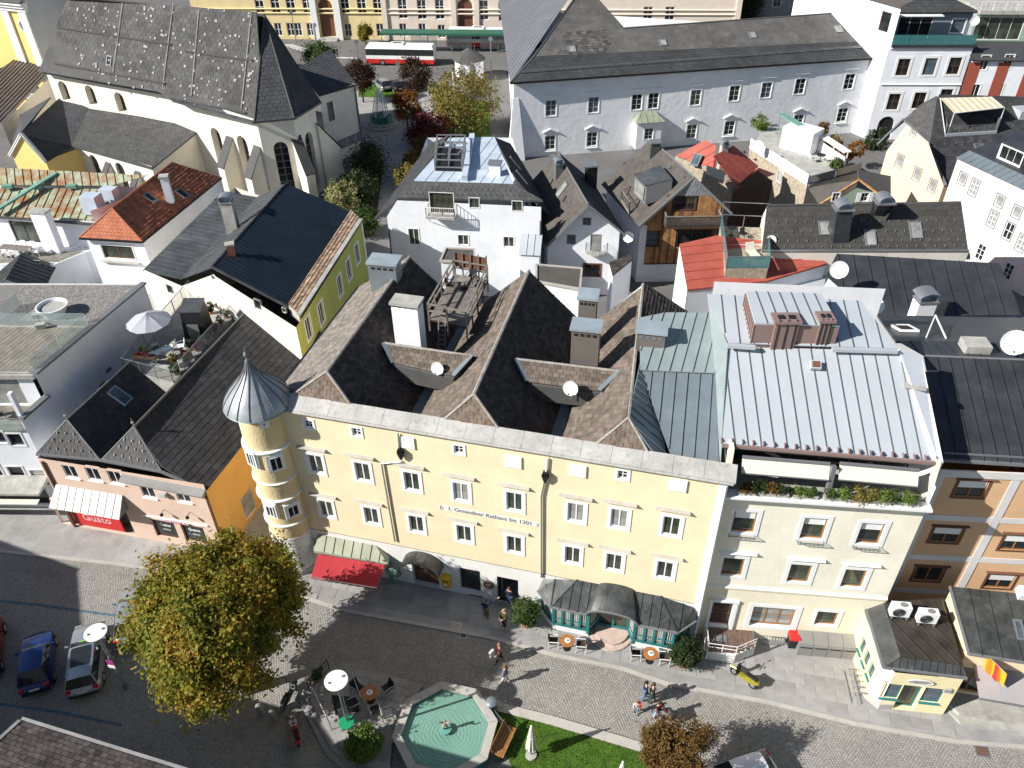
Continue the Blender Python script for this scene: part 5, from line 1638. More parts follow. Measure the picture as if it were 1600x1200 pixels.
def twin_hip_house():
 z=6.2;zr=8.1
 A,B=Vector((-29.35,36.55)),Vector((-18.35,34.0))
 f=Fac(A,B);L=f.L
 T=thing('twin_hip_house','salmon and orange shop house with two small slate hips and a large dark roof','building',f.p(L/2,0,0))
 k=dict(frame='whitepaint',glass='glass',casing=.0,nx=2,rec=.12,fw=.06)
 h=windows(T,f,[(110,737),(146,741),(180,746),(231,768),(286,775)],.95,1.05,**k)
 for q in h:ledge(T,f,(q[0][0]+q[1][0])/2,q[0][1]-.08,1.05,.12,.07,'whitepaint','sill')
 s0,s1=f.hit(246,838)[0],f.hit(282,845)[0];s2,s3=f.hit(291,845)[0],f.hit(326,850)[0]
 h1=[(s0,.55),(s1,.55),(s1,2.15),(s0,2.15)];h2=[(s2,.55),(s3,.55),(s3,2.15),(s2,2.15)]
 for q in(h1,h2):
  window(T,f,(q[0][0]+q[1][0])/2,1.35,q[1][0]-q[0][0],1.6,nx=1,frame='brownframe',glass='glass',casing=0,rec=.2)
  sc=(q[0][0]+q[1][0])/2
  letter(T,f,sc,1.62,'Gusto',.34,M['whitepaint'],-.12,bold=True);
  letter(T,f,sc,1.22,'...-pizza.at',.16,M['whitepaint'],-.12)
 r0,r1=f.hit(121,822)[0],f.hit(196,838)[0]
 hr=[(r0-1.2,.1),(r1+.9,.1),(r1+.9,2.4),(r0-1.2,2.4)]
 wall(T,f,[(0,0),(L,0),(L,z),(0,z)],h+[h1,h2,hr],M['salmon'],.2)
 mb=MB();mb.box(f.p((r0+r1)/2,1.25,-.9),(r1-r0+2.1,.05,2.4),f.rz);mb.obj('shop_back_wall',M['greymetal'],T)
 mb=MB();mb.box(f.p((r0+r1)/2,1.15,-.15),(r1-r0,.1,1.9),f.rz);mb.obj('shop_front_panel',M['redpaint'],T)
 letter(T,f,(r0+r1)/2,1.05,'Gusto',.85,M['pinkletter'],-.09,bold=True)
 w0,w1=f.hit(100,775)[0],f.hit(200,792)[0]
 a,b=f.p(w0-.1,4.05,.05),f.p(w1,4.05,.05);c,d=f.p(w1+.1,2.95,1.1),f.p(w0-.3,2.95,1.1)
 seamroof(T,[d,c,b,a],.58,M['pentmetal'],rib=.025)
 mb=MB();mb.poly([a,d,f.p(w0-.3,2.95,.05)]);mb.poly([b,c,f.p(w1+.1,2.95,.05)]);mb.obj('pent_roof_end',M['greymetal'],T)
 p=f.hit(276,814.5)
 cpt=f.p(p[0],p[1],.06)
 t=thing('shop_sign','crimson sign strip with white lettering over the two dark shop windows','sign',cpt,f.rz)
 mb=MB();mb.box((0,0,0),(1.75,.06,.26));mb.obj('board',M['crimson'],t,local=True)
 me=text_mesh('Pizzeria & more  Gusto',.19,M['whitepaint']);inst(me,'lettering',t,(0,-.045,-.01),0,True)
 mb=MB();zz=f.hit(285,822)[1];mb.box(f.p((s0+s3)/2,2.45,.04),(s3-s0+.9,.1,.1),f.rz);mb.obj('ledge',M['whitepaint'],T)
 for px,py in((257,796),(297,800)):
  s,q=f.hit(px,py);mb=MB();mb.bar(f.p(s,q,0),f.p(s,q,.35),.03);mb.ball(f.p(s,q-.1,.38),.12,8,5);mb.obj('wall_lamp',M['black'],T)
 s,q=f.hit(257,771);mb=MB();mb.box(f.p(s,q,.1),(.4,.3,.3),f.rz);mb.obj('vent_box',M['curtain'],T)
 az=math.radians(74);g=Vector((math.cos(az),math.sin(az),0))
 E0,E1,E2,E3=R(57,708,z),R(155,717,z),R(252,735,z),R(322,766,z-.55)
 A1,A2=R(104.5,655,zr),R(209,666,zr)
 for e in([E0,E1,A1],[E1+Vector((.2,0,0)),E2,A2]):
  tileroof(T,e,.42,.36,M['slate'],lift=.025,single=True,sname='slate',half=True)
  snowguards(T,e,(.18,.42,.62),.55,M['steel'])
 dk=M['darkshingle']
 A1b=A1+g*6.5
 Vv=E1+g*13
 tileroof(T,[E0,A1,A1b,E0+g*7.3],.42,.36,M['slate'],name='slates',lift=.02)
 tileroof(T,[A1,E1,E1+g*7.0,A1b],.42,.36,dk,name='slates',lift=.02)
 A2b=A2+g*15.5
 tileroof(T,[E1+Vector((.2,0,0)),A2,A2b,E1+Vector((.2,0,0))+g*15.8],.42,.36,M['slate'],name='slates',lift=.02)
 M2=R(300,760,z-.45)
 big=[A2,E2,M2,E3,E3+g*16.5,A2b]
 tileroof(T,[A2,E2,E3,E3+g*16.5,A2b],.5,.42,dk,name='slates',lift=.02)
 for a,b in((A1,A1b),(A2,A2b)):ridge(T,[a,b],.06,M['greymetal'])
 for a,b in((E0,A1),(E1,A1),(E1+Vector((.2,0,0)),A2),(E2,A2)):ridge(T,[a,b],.05,M['greymetal'],'hip_cap')
 for p in(A1,A2):
  mb=MB();mb.lathe([(.07,0),(.03,.2),(.1,.3),(.03,.42),(.01,.65)],p,8);mb.obj('finial',M['steel'],T)
 strip(T,[E0+Vector((0,-.05,-.05)),E1+Vector((0,-.05,-.05)),E2+Vector((0,-.05,-.05)),E3+Vector((0,-.03,-.05))],.14,.14,M['greymetal'],'gutter')
 e_,g_,n_=plane_axes([A1,E1,E1+g*7,A1b])
 skylight(T,on_plane([A1,E1,E1+g*7],187,619),e_,g_,n_,.75,1.3,'glassblue','steel')
 s_a,s_b=f.hit(190,738)[0],L
 mb=MB();mb.hexa([f.p(s_a,z-.55,0),f.p(s_b,z-.75,0),f.p(s_b,z-.75,.45),f.p(s_a,z-.5,.45)],[f.p(s_a,z-.2,0),f.p(s_b,z-.4,0),f.p(s_b,z-.6,.5),f.p(s_a,z-.38,.5)]);mb.obj('cornice',M['binmetal'],T)
 sf=Fac(B,B+Vector((g.x,g.y))*14)
 hh=[rect(3.2,1.3,1.3,2.0)]
 wall(T,sf,[(0,0),(sf.L,0),(sf.L,z-.6),(0,z-.6)],hh,M['tangerine'],.15,name='side_wall')
 window(T,sf,3.2,1.3,1.3,2.0,nx=1,frame='whitepaint',glass='glasspale',casing=.0)
 for s_,zz,w,h_ in((.9,1.2,.5,.6),(5.2,1.9,1.6,1.6)):
  mb=MB();mb.box(sf.p(s_,zz,.03),(w,.05,h_),sf.rz);po=mb.obj('poster_board',M['concrete'],T)
  mb=MB();mb.box(sf.p(s_,zz+h_*.2,.06),(w*.35,.012,h_*.3),sf.rz);mb.obj('poster',M['crimson'],po)
 mb=MB();mb.bar(f.p(L-.05,.1,.06),f.p(L-.05,z-.6,.06),.13);mb.obj('downpipe',M['brownframe'],T)
 mb=MB();mb.bar(f.p(.3,.1,.06),f.p(.3,z-.2,.06),.13);mb.obj('downpipe',M['brownframe'],T)
 mb=MB()
 pb=[V3(A,0)+g*15,V3(B,0)+g*14]
 for a,b,h_ in((V3(A,0),pb[0],z),(pb[0],pb[1],z)):mb.poly([V3(a,0),V3(b,0),V3(b,h_),V3(a,h_)])
 mb.obj('wall',M['white'],T)
 tz=7.3
 q=[R2(196,578,tz),R2(272,598,tz),R2(368,490,tz),R2(300,455,tz)]
 mb=MB();mb.prism(q,3,tz);mb.obj('terrace',M['concrete'],T)
 rail=[V3(q[3],tz),V3(q[0],tz),V3(q[1],tz),V3(q[2],tz)]
 railing(T,rail,1.0,.13,'steel')
 return f,T,q,tz
M['pentmetal']=mat('pale weathered sheet',(0.43,0.415,0.39),rough=.5,metal=.2,var=.12,island=.08)
M['crimson']=mat('crimson sign',(0.48,0.02,0.06),rough=.5,var=.05)
M['pinkletter']=mat('pink white lettering',(0.75,0.42,0.42),rough=.6,var=.05)
FT,TT,TQ,TZ=twin_hip_house()
# second row, left: green house, red tiled house, copper roofed house
def green_house():
 z=8.6
 A=R2(467,533,7.6);C=R2(565,345,8.9)
 T=thing('green_house','lime green sided house with a dark navy sheet metal roof and old tiled parapet','building',V3(A,0))
 sf=Fac(A,C)
 k=dict(frame='whitepaint',glass='glassgreen',casing=.16,nx=2,ny=1,rec=.12,cm='whitepaint')
 h=windows(T,sf,[(482,512),(502,489),(531,446),(545,421),(558,396)],.95,1.75,**k)
 zt=8.75
 wall(T,sf,[(0,0),(sf.L,0),(sf.L,zt),(0,zt)],h,M['lime'],.12,name='side_wall')
 mb=MB();mb.box(sf.p(sf.L-.15,zt/2,.02),(.3,.05,zt),sf.rz);mb.obj('corner_strip',M['whitepaint'],T)
 B=R2(224,424,8.2)
 f=Fac(B,A)
 pk=f.hit(331,424)
 pl=f.hit(282,440)
 hw=[rect(*f.hit(266,452),.75,.8)]
 s,z_=f.hit(332,431);n=10
 hw.append([(s+.2*math.cos(2*math.pi*i/n),z_-.15+.2*math.sin(2*math.pi*i/n))for i in range(n)])
 hw.append(rect(*f.hit(402,476),.7,.8));hw.append(rect(*f.hit(443,485),.35,.4))
 window(T,f,*f.hit(266,452),.75,.8,nx=1,frame='greymetal',glass='glass',casing=.05);window(T,f,*f.hit(402,476),.7,.8,nx=1,frame='greymetal',glass='glass',casing=0);window(T,f,*f.hit(443,485),.35,.4,nx=1,frame='greymetal',glass='glass',casing=0)
 wall(T,f,[(0,0),(f.L,0),(f.L,zt),(pk[0],10.6),(pl[0],8.3),(0,8.4)],hw,M['oldplaster'],.15)
 b0=C;b1=Vector((B.x+3,B.y+16))
 mb=MB()
 for a,b,hh in((C,b1,8),(b1,B,8)):mb.poly([V3(a,0),V3(b,0),V3(b,hh),V3(a,hh)])
 mb.obj('wall',M['oldplaster'],T)
 r0,r1=R(331,416,10.8),R(447,286,10.8)
 e0,e1=R(453,480,8.55),R(551,332,8.55)
 e0b=R(463,492,8.4)
 seamroof(T,[r0,e0,e1,r1],.42,M['navymetal'],along=(e0-r0),rib=.05)
 l0,l1=R(224,421,8.35),R(283,434,8.3)
 bk=r1-r0
 seamroof(T,[l0,l1,l1+bk,l0+bk],.6,M['oldmetal'],rib=.05,along=l1-l0)
 seamroof(T,[l1,r0,r1,l1+bk],.6,M['oldmetal'],rib=.05,along=r0-l1)
 ridge(T,[r0,r1],.07,M['oldmetal'])
 strip(T,[l0+Vector((0,0,-.06)),l1+Vector((0,0,-.06)),r0+Vector((0,0,-.06)),e0+Vector((0,0,-.06))],.16,.14,M['oldmetal'],'verge')
 P0,P1,P2,P3=R(451,478,8.8),R(467,492,8.85),R(564,343,8.85),R(549,330,8.8)
 mb=MB();mb.hexa([Vector((p.x,p.y,8.0))for p in(P0,P1,P2,P3)],[P0+Vector((0,0,.0)),P1,P2,P3]);mb.obj('parapet',M['stone'],T)
 tileroof(T,[P0+Vector((0,0,.14)),P1+Vector((0,0,-.0)),P2+Vector((0,0,-.0)),P3+Vector((0,0,.14))],.4,.3,M['oldtile'],base=False,name='tiles',lift=.05)
 strip(T,[P1+Vector((0,0,.04)),P2+Vector((0,0,.04))],.34,.1,M['concrete'],'parapet_coping')
 p=R(361,345,10.3);c=chimney(T,(p.x,p.y),.95,.8,8.5,12.0,.05,'concrete','steel','barrel')
 p=R(361,392,10.9);chimney(T,(p.x,p.y),.5,.45,9.5,11.4,.3,'brick','concrete','flat')
M['oldplaster']=plaster('old stained plaster',(0.70,0.66,0.58),dirt=.6,dscale=.6,streak=1.2,dirtcol=(0.42,0.40,0.37))
M['oldmetal']=mat('old grey sheet metal',(0.085,0.092,0.097),rough=.5,metal=.2,var=.3,vscale=.8,dirt=.4,dirtcol=(0.22,0.23,0.22),spec=.5)
M['oldtile']=mat('old lichen tile',(0.36,0.24,0.16),rough=.95,var=.4,vscale=2.5,island=.4,dirt=.6,dirtcol=(0.36,0.33,0.27),dscale=2)
green_house()
def red_tile_house():
 z=8.0;zr=10.2
 az=math.radians(78);g=Vector((math.cos(az),math.sin(az),0))
 E0,E1=R(124,371,z),R(222,377,z)
 A0=R(175,325,zr);A1=R(269,254,zr)
 E2=R(345,277,z)
 T=thing('red_tile_house','white house with a red clay tile hipped roof and wide dark window','building',V3(E0,0))
 tl=M['redtile']
 tileroof(T,[E0,E1,A0],.34,.30,tl,lift=.05,single=True,sname='tile')
 tileroof(T,[E1,E2,A1,A0],.36,.32,tl,lift=.05,name='tiles')
 E3=E0+(E2-E1)
 tileroof(T,[E0,A0,A1,E3],.36,.32,tl,lift=.05,name='tiles')
 for a,b in((A0,A1),(E0,A0),(E1,A0)):ridge(T,[a,b],.09,M['redtile'])
 strip(T,[E0+Vector((0,-.05,-.08)),E1+Vector((0,-.05,-.08)),E2+Vector((.05,0,-.08))],.16,.14,M['black'],'gutter')
 i=g*.3
 w0,w1=E0+i+Vector((.3,0,0)),E1+i+Vector((-.15,0,0))
 f=Fac(w0,w1)
 s,zz=f.hit(183,390)
 h=[rect(s,6.6,2.9,1.25)]
 window(T,f,s,6.6,2.9,1.25,nx=2,frame='brownframe',glass='glassgreen',casing=.1,fw=.1,rec=.2)
 ledge(T,f,s,5.6,3.6,.3,.12,'concrete','sill')
 wall(T,f,[(0,0),(f.L,0),(f.L,z),(0,z)],h,M['white'],.2)
 sw=Fac(w1,w1+(E2-E1))
 wall(T,sw,[(0,0),(sw.L,0),(sw.L,z),(0,z)],[],M['white'],.1,name='side_wall')
 mb=MB()
 e3=w0+(E2-E1)
 mb.poly([V3(w0,0),V3(w0,z),V3(e3,z),V3(e3,0)]);mb.poly([V3(e3,0),V3(e3,z),V3(E2,z),V3(E2,0)]);mb.poly([V3(e3,z),V3(E2,z),A1]);mb.obj('wall',M['white'],T)
 rp=[E1,E2,A1,A0]
 p=on_plane(rp,267,315);chimney(T,(p.x,p.y),.62,.62,8.6,11.0,.2,'white','concrete','flat')
 mb=MB();mb.tube(R(256,293,11.1),R(256,293,11.1)+Vector((0,0,.3)),.1,.1,8);
 skylight_at(T,rp,235,310,.6,1.1,glass='glass');skylight_at(T,rp,285,303,.7,1.0,glass='glass')
 mb=MB();mb.hexa([f.p(3.6,3,.05),f.p(f.L+1.2,3,.05),f.p(f.L+1.2,3,3.2),f.p(3.6,3,3.2)],[f.p(3.6,5.0,.05),f.p(f.L+1.2,5.0,.05),f.p(f.L+1.2,4.6,3.2),f.p(3.6,4.6,3.2)]);mb.obj('annex',M['white'],T)
red_tile_house()
def copper_house():
 z=8.0
 T=thing('copper_roof_house','white house with a rust stained green copper roof and wooden roof terrace','building',R(60,392,0))
 e0,e1=R(-60,334,z),R(146,349,z)
 m0,m1=R(-40,290,9.3),R(176,294,9.3)
 t0,t1=R(-40,262,10.2),R(231,274,10.2)
 seamroof(T,[e0,e1,R(165,318,8.6),m1,m0],.75,M['copper'],rib=.07,along=m0-e0)
 seamroof(T,[m0+Vector((0,.1,.05)),m1+Vector((0,.1,.05)),t1,t0],.75,M['copper'],rib=.07,along=t0-m0)
 strip(T,[R(-10,331,8.5),R(88,270,10.2)],.5,.16,M['coppergreen'],'valley_flashing')
 for(x,y)in((12,291),(58,292),(112,291)):
  mb=MB();p=R(x,y,9.45);mb.box(p,(.9,.5,.3),.1);mb.obj('roof_vent',M['coppergreen'],T)
 strip(T,[e0+Vector((0,0,-.08)),e1+Vector((0,0,-.08))],.18,.18,M['oldmetal'],'gutter')
 f=Fac(Vector((e0.x,e0.y+.45)),Vector((e1.x-.1,e1.y+.35)))
 tz=5.35
 s0=f.hit(52,370)[0]
 h=[[(s0-2.0,tz),(s0+2.0,tz),(s0+2.0,tz+2.1),(s0-2.0,tz+2.1)]]
 window(T,f,s0,tz+1.05,4.0,2.1,nx=3,frame='black',glass='glassgreen',casing=.0,fw=.08,rec=.2)
 wall(T,f,[(0,0),(f.L,0),(f.L,z),(0,z)],h,M['white'],.2)
 mb=MB()
 bk=[Vector((t0.x,t0.y)),Vector((t1.x,t1.y))]
 for a,b in((f.p(f.L,0),bk[1]),(bk[1],bk[0])):mb.poly([V3(a,0),V3(b,0),V3(b,9),V3(a,9)])
 mb.obj('wall',M['white'],T)
 p=R(76,392,tz);c2=R2(92,392,tz)
 p=R(61,326,9.2);chimney(T,(p.x+.3,p.y-.6),1.5,.75,tz,9.2,f.rz,'white','concrete','flat')
 q=[f.p(0,0,5.4),f.p(f.L+.3,0,3.6),f.p(f.L-.2,0,.05),f.p(0,0,.05)]
 q=[R(-70,412,tz),R(68,419,tz),R(132,393,tz),f.p(f.L-.3,tz,.02),f.p(0,tz,.02)]
 mb=MB();mb.prism(q,0,tz-.06);mb.obj('terrace',M['white'],T)
 e,g,n=plane_axes(q,(1,0,0))
 n_=22
 xs0=min(p.x for p in q)
 for i in range(n_):
  y0=q[0].y+.1+i*.23
  xa=f.o.x+1
  xr=q[1].x+(q[2].x-q[1].x)*max(0,min(1,(y0-q[1].y)/max(.1,q[2].y-q[1].y)))-.15
  if y0>q[2].y:break
  mb=MB();mb.hexa([(xa,y0,tz-.06),(xr,y0,tz-.06),(xr,y0+.21,tz-.06),(xa,y0+.21,tz-.06)],[(xa,y0,tz),(xr,y0,tz),(xr,y0+.21,tz),(xa,y0+.21,tz)]);mb.obj('deck_board',M['deckwood'],T)
 railing(T,[q[0],q[1],q[2]],.75,.3,'stone',bars=False)
 for(x,y,w,d,h_,lab)in((150,332,1.5,1.2,1.7,0),(176,318,1.4,1.0,1.5,0)):
  p=R(x,y,z+.2)
  mb=MB();mb.box(p+Vector((0,0,h_/2)),(w,d,h_),f.rz);mb.obj('dormer_box',M['skymetal'],T)
 c=R(28,398,tz);
 t=thing('table','long weathered wooden table on the roof terrace','table',c,f.rz)
 for i in range(5):
  mb=MB();mb.box((0,-.36+i*.18,.73),(2.9,.17,.04));mb.obj('board',M['wood_grey'],t,local=True)
 for sx in(-1,1):
  for sy in(-1,1):
   mb=MB();mb.bar((sx*1.3,sy*.34,0),(sx*1.3,sy*.34,.71),.07);mb.obj('leg',M['wood_grey'],t,local=True)
 grp='white chairs at the long terrace table'
 for i,(dx,dy,rz)in enumerate(((-1.0,-.75,math.pi),(0,-.75,math.pi),(.95,-.75,math.pi),(-1.0,.8,0),(0,.8,0),(.95,.8,0),(1.95,.1,-1.4))):
  q_=c+Vector((math.cos(f.rz)*dx-math.sin(f.rz)*dy,math.sin(f.rz)*dx+math.cos(f.rz)*dy,0))
  make_chair(q_,f.rz+rz,('near left','near middle','near right','far left','far middle','far right','')[i]+' white chair at the long weathered terrace table' if i<6 else 'white terrace chair alone at the right end of the long table','whitepaint','whitepaint',grp if i<6 else None)
copper_house()
def low_white_gable():
 """small white gable between the left house and the terrace"""
 z=6.0
 T=thing('small_gable_house','low white gabled roof house below the wooden terrace at the left edge','building',R(20,450,0))
 a,b,c=R(-30,470,5.0),R(24,428,6.6),R(64,455,5.0)
 g=Vector((-.8,4.5,0))
 f=Fac(R2(-30,470,5.0),R2(64,455,5.0))
 wall(T,f,[(0,0),(f.L,0),(f.L,5),(f.L*.55,6.6),(0,5)],[],M['white'],.1)
 p0,p1,p2=f.p(-.2,5,.2),f.p(f.L*.55,6.7,.2),f.p(f.L+.2,5,.2)
 seamroof(T,[p0,p1,p1+g,p0+g],.6,M['oldmetal'],along=p1-p0);seamroof(T,[p1,p2,p2+g,p1+g],.6,M['oldmetal'],along=p1-p2)
low_white_gable()
# middle houses behind the town hall
def blue_white_house():
 z=8.9
 A,B=R2(607,336,z),R2(847,346,z)
 A,B=Vector((-10.9,65.75)),Vector((2.75,63.85))
 f=Fac(A,B);L=f.L
 T=thing('balcony_house','white house with flat pale metal roof, slate eaves and small iron balcony','building',f.p(L/2,0,0))
 k=dict(frame='whitepaint',glass='glassgreen',casing=.05,rec=.12,fw=.06)
 h=[]
 s,zz=f.hit(690,313);h.append(rect(s,zz-.25,2.1,1.9));window(T,f,s,zz-.25,2.1,1.9,nx=4,frame='brownframe',glass='glassgreen',casing=.05,rec=.15)
 h+=windows(T,f,[(741,317),(808,322)],.85,.9,nx=2,**dict(k,frame='greymetal'))
 h+=windows(T,f,[(647,370)],.95,1.6,nx=2,**k)+windows(T,f,[(724,375),(795,378)],.95,1.0,nx=2,**k)
 zs=6.4
 wall(T,f,[(0,0),(L,0),(L,z+.4),(1.1,z+.4),(0,z-1.2)],h,M['white'],.14)
 b0=s-1.25;b1=s+1.25;zf=zz-1.35
 mb=MB();mb.hexa([f.p(b0,zf,0),f.p(b1,zf,0),f.p(b1,zf,1.0),f.p(b0,zf,1.0)],[f.p(b0,zf+.13,0),f.p(b1,zf+.13,0),f.p(b1,zf+.13,1.0),f.p(b0,zf+.13,1.0)]);mb.obj('balcony_floor',M['concrete'],T)
 railing(T,[f.p(b0,zf+.13,.02),f.p(b0,zf+.13,.98),f.p(b1,zf+.13,.98),f.p(b1,zf+.13,.02)],.95,.16,'whitepaint',r=.025)
 mb=MB()
 for q in(b0+.2,b1-.2):mb.bar(f.p(q,zf-.05,.9),f.p(q,zf-.75,.05),.05)
 mb.obj('bracket',M['whitepaint'],T)
 S0,S1=R(620,309,z+.25),R(848,313,z+.25)
 D0,D1,D2,D3=R(646,283,z+1.4),R(802,287,z+1.4),R(773,214,z+1.7),R(705,215,z+1.7)
 tileroof(T,[S0,S1,D1,D0],.5,.36,M['greyshingle'],name='slates',lift=.02);snowguards(T,[S0,S1,D1,D0],(.3,.6),.5,M['steel'])
 seamroof(T,[D0,D1,D2,D3],1.0,M['skymetal'],rib=.04,along=D3-D0)
 L0,L1=R(586,350,5.6),R(668,222,6.6)
 tileroof(T,[L0,S0,D0,D3,L1],.5,.4,M['darkshingle'],name='slates')
 R0,R1=R(868,350,5.9),R(800,222,7.6)
 tileroof(T,[S1,R0,R1,D2,D1],.5,.4,M['darkshingle'],name='slates')
 rp=[S1,R0,R1,D2]
 for(x,y)in((804,256),(814,278)):
  e,g,n=plane_axes(rp);p=on_plane(rp,x,y);mb=MB();mb.box(p+n*.1,(.25,1.6,.1),ux=e,uy=g,uz=n);mb.obj('skylight_strip',M['steel'],T)
 mb=MB()
 bk=[R2(668,222,0+6),R2(800,222,6)]
 for a,b in((f.p(L,0),bk[1]),(bk[1],bk[0]),(bk[0],f.p(0,0))):mb.poly([V3(a,0),V3(b,0),V3(b,6.5),V3(a,6.5)])
 mb.obj('wall',M['white'],T)
 zt=z+1.6
 q=[R(680,265,zt),R(722,266,zt),R(727,226,zt),R(684,226,zt)]
 mb=MB();mb.prism(q,zt-.6,zt+.02);mb.obj('roof_opening',M['black'],T)
 mb=MB()
 for hh in(.25,.95):
  for a,b in zip(q,q[1:]+q[:1]):mb.bar(a+Vector((0,0,hh)),b+Vector((0,0,hh)),.1)
  mb.bar(lerp(q[0],q[3],.5)+Vector((0,0,hh)),lerp(q[1],q[2],.5)+Vector((0,0,hh)),.1);mb.bar(lerp(q[0],q[1],.5)+Vector((0,0,hh)),lerp(q[3],q[2],.5)+Vector((0,0,hh)),.1)
 for a in q:mb.bar(a,a+Vector((0,0,1.0)),.12)
 mb.obj('terrace_frame',M['greymetal'],T)
 p=R(735,250,zt);mb=MB();mb.bar(R(726,282,zt-.1),R(738,215,zt+.1),.5,.9);mb.obj('parapet',M['skymetal'],T)
 p=R(774,270,zt);chimney(T,(p.x,p.y),1.0,.8,z,zt+.9,f.rz,'white','steel','flat')
 strip(T,[S0+Vector((0,-.05,-.05)),S1+Vector((0,-.05,-.05))],.16,.14,M['oldmetal'],'gutter')
 mb=MB();mb.bar(f.p(.05,0,.1),f.p(.05,6.5,.1),.1);mb.bar(f.p(L-.05,0,.1),f.p(L-.05,8,.1),.1);mb.obj('downpipe',M['oldmetal'],T)
 mb=MB();mb.box(f.p(L-.8,2.8,.9),(1.7,1.7,5.6),f.rz);mb.obj('porch',M['white'],T)
 a=[f.p(L-1.75,5.6,1.9),f.p(L+.15,5.6,1.9),f.p(L+.15,6.7,.05),f.p(L-1.75,6.7,.05)]
 seamroof(T,a,.6,M['whitemetal']);
 return f
blue_white_house()
def gable(name,label,cat,apexF,apexB,eL,eR,m_roofL,m_roofR,m_wall,over=.45,tw=.42,th=.34,wins=None,ridge_m=None,zbase=0.0,back_extra=None,gable_holes=(),rtile='slates',front_m=None):
 """gable fronted house: apex front/back, eaves left/right at the front (world points)"""
 g=apexB-apexF;g.z=0
 eLb,eRb=eL+g,eR+g
 c=(eL+eR)/2
 T=thing(name,label,cat,(c.x,c.y,zbase))
 tileroof(T,[eL,apexF,apexB,eLb],tw,th,m_roofL,name=rtile,lift=.02)
 tileroof(T,[apexF,eR,eRb,apexB],tw,th,m_roofR,name=rtile,lift=.02)
 ridge(T,[apexF,apexB],.07,ridge_m or M['greymetal'])
 gd=g.normalized()
 fA,fB=eL+gd*over,eR+gd*over
 d=(fB-fA);d.z=0;d.normalize()
 fA2,fB2=fA+d*over*.7,fB-d*over*.7
 f=Fac(fA2,fB2)
 ap=(Vector((apexF.x,apexF.y))-f.o).dot(f.u)
 zl=eL.z+(apexF.z-eL.z)*(over*.7)/max(.3,((Vector((apexF.x,apexF.y))-Vector((eL.x,eL.y))).dot(f.u)))
 zr=eR.z+(apexF.z-eR.z)*(over*.7)/max(.3,((Vector((eR.x,eR.y))-Vector((apexF.x,apexF.y))).dot(f.u)))
 outline=[(0,zbase),(f.L,zbase),(f.L,zr-.16),(ap,apexF.z-.16),(0,zl-.16)]
 strip(T,[eL+Vector((0,0,-.08)),apexF+Vector((0,0,-.08)),eR+Vector((0,0,-.08))],.10,.2,M['greymetal'],'verge_board')
 mb=MB()
 b0,b1=eLb+d*over*.7,eRb-d*over*.7
 mb.poly([f.p(0,zbase),f.p(0,zl-.16),V3(b0,zl-.16),V3(b0,zbase)]);mb.poly([f.p(f.L,zbase),f.p(f.L,zr-.16),V3(b1,zr-.16),V3(b1,zbase)])
 mb.poly([V3(b0,zbase),V3(b0,zl-.16),Vector((apexB.x,apexB.y,apexB.z-.2)),V3(b1,zr-.16),V3(b1,zbase)])
 mb.obj('wall',m_wall,T)
 return T,f,outline,gd,d
def small_gable():
 aF,aB=R(919,319,9.6),R(872,238,9.6)
 eL,eR=R(852,386,5.1),R(977,366,6.6)
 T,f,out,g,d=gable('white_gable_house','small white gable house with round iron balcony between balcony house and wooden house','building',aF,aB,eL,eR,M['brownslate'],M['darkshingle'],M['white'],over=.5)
 k=dict(frame='greymetal',glass='glassblue',casing=0.0,rec=.1,fw=.07)
 h=windows(T,f,[(917,346)],.75,.75,nx=2,ny=2,**k)+windows(T,f,[(892.5,374)],.8,.95,nx=1,**k)
 s,z=f.hit(931,380);h.append(rect(s,z,1.0,1.75));window(T,f,s,z,1.0,1.75,nx=1,frame='greymetal',glass='glasspale',casing=0,rec=.1,fw=.07)
 s2,z2=f.hit(925,422);h.append(rect(s2,z2,1.5,1.2));window(T,f,s2,z2,1.5,1.2,nx=2,frame='brownframe',glass='glass',casing=.12,cm='brownframe',rec=.1)
 wall(T,f,out,h,M['white'],.1)
 zb=z-.9;mb=MB()
 pts=[f.p(s+.05+.95*math.cos(math.pi*i/10),zb,.85*math.sin(math.pi*i/10)+.02)for i in range(11)]
 mb.hexa(pts,[p+Vector((0,0,.1))for p in pts]);mb.obj('balcony_floor',M['concrete'],T)
 mb=MB()
 for hh in(.3,.55,.8,1.0):mb.path([p+Vector((0,0,hh))for p in pts],.016)
 for p in pts[::2]:mb.bar(p,p+Vector((0,0,1.0)),.03)
 mb.obj('railing',M['steel'],T)
 rp=[eL,aF,aB]
 skylight_at(T,rp,878,297,.9,1.5,glass='glasspale')
 snowguards(T,[eL,aF,aB,eL+(aB-aF)],(.5,.75),2.2,M['steel'])
 p=R(873,262,9.6);chimney(T,(p.x,p.y+.3),.7,.7,6.5,9.9,.2,'greymetal','steel','barrel')
 p=R(924,262,9.0);chimney(T,(p.x,p.y),1.0,.8,5,9.2,.2,'black','steel','flat')
small_gable()
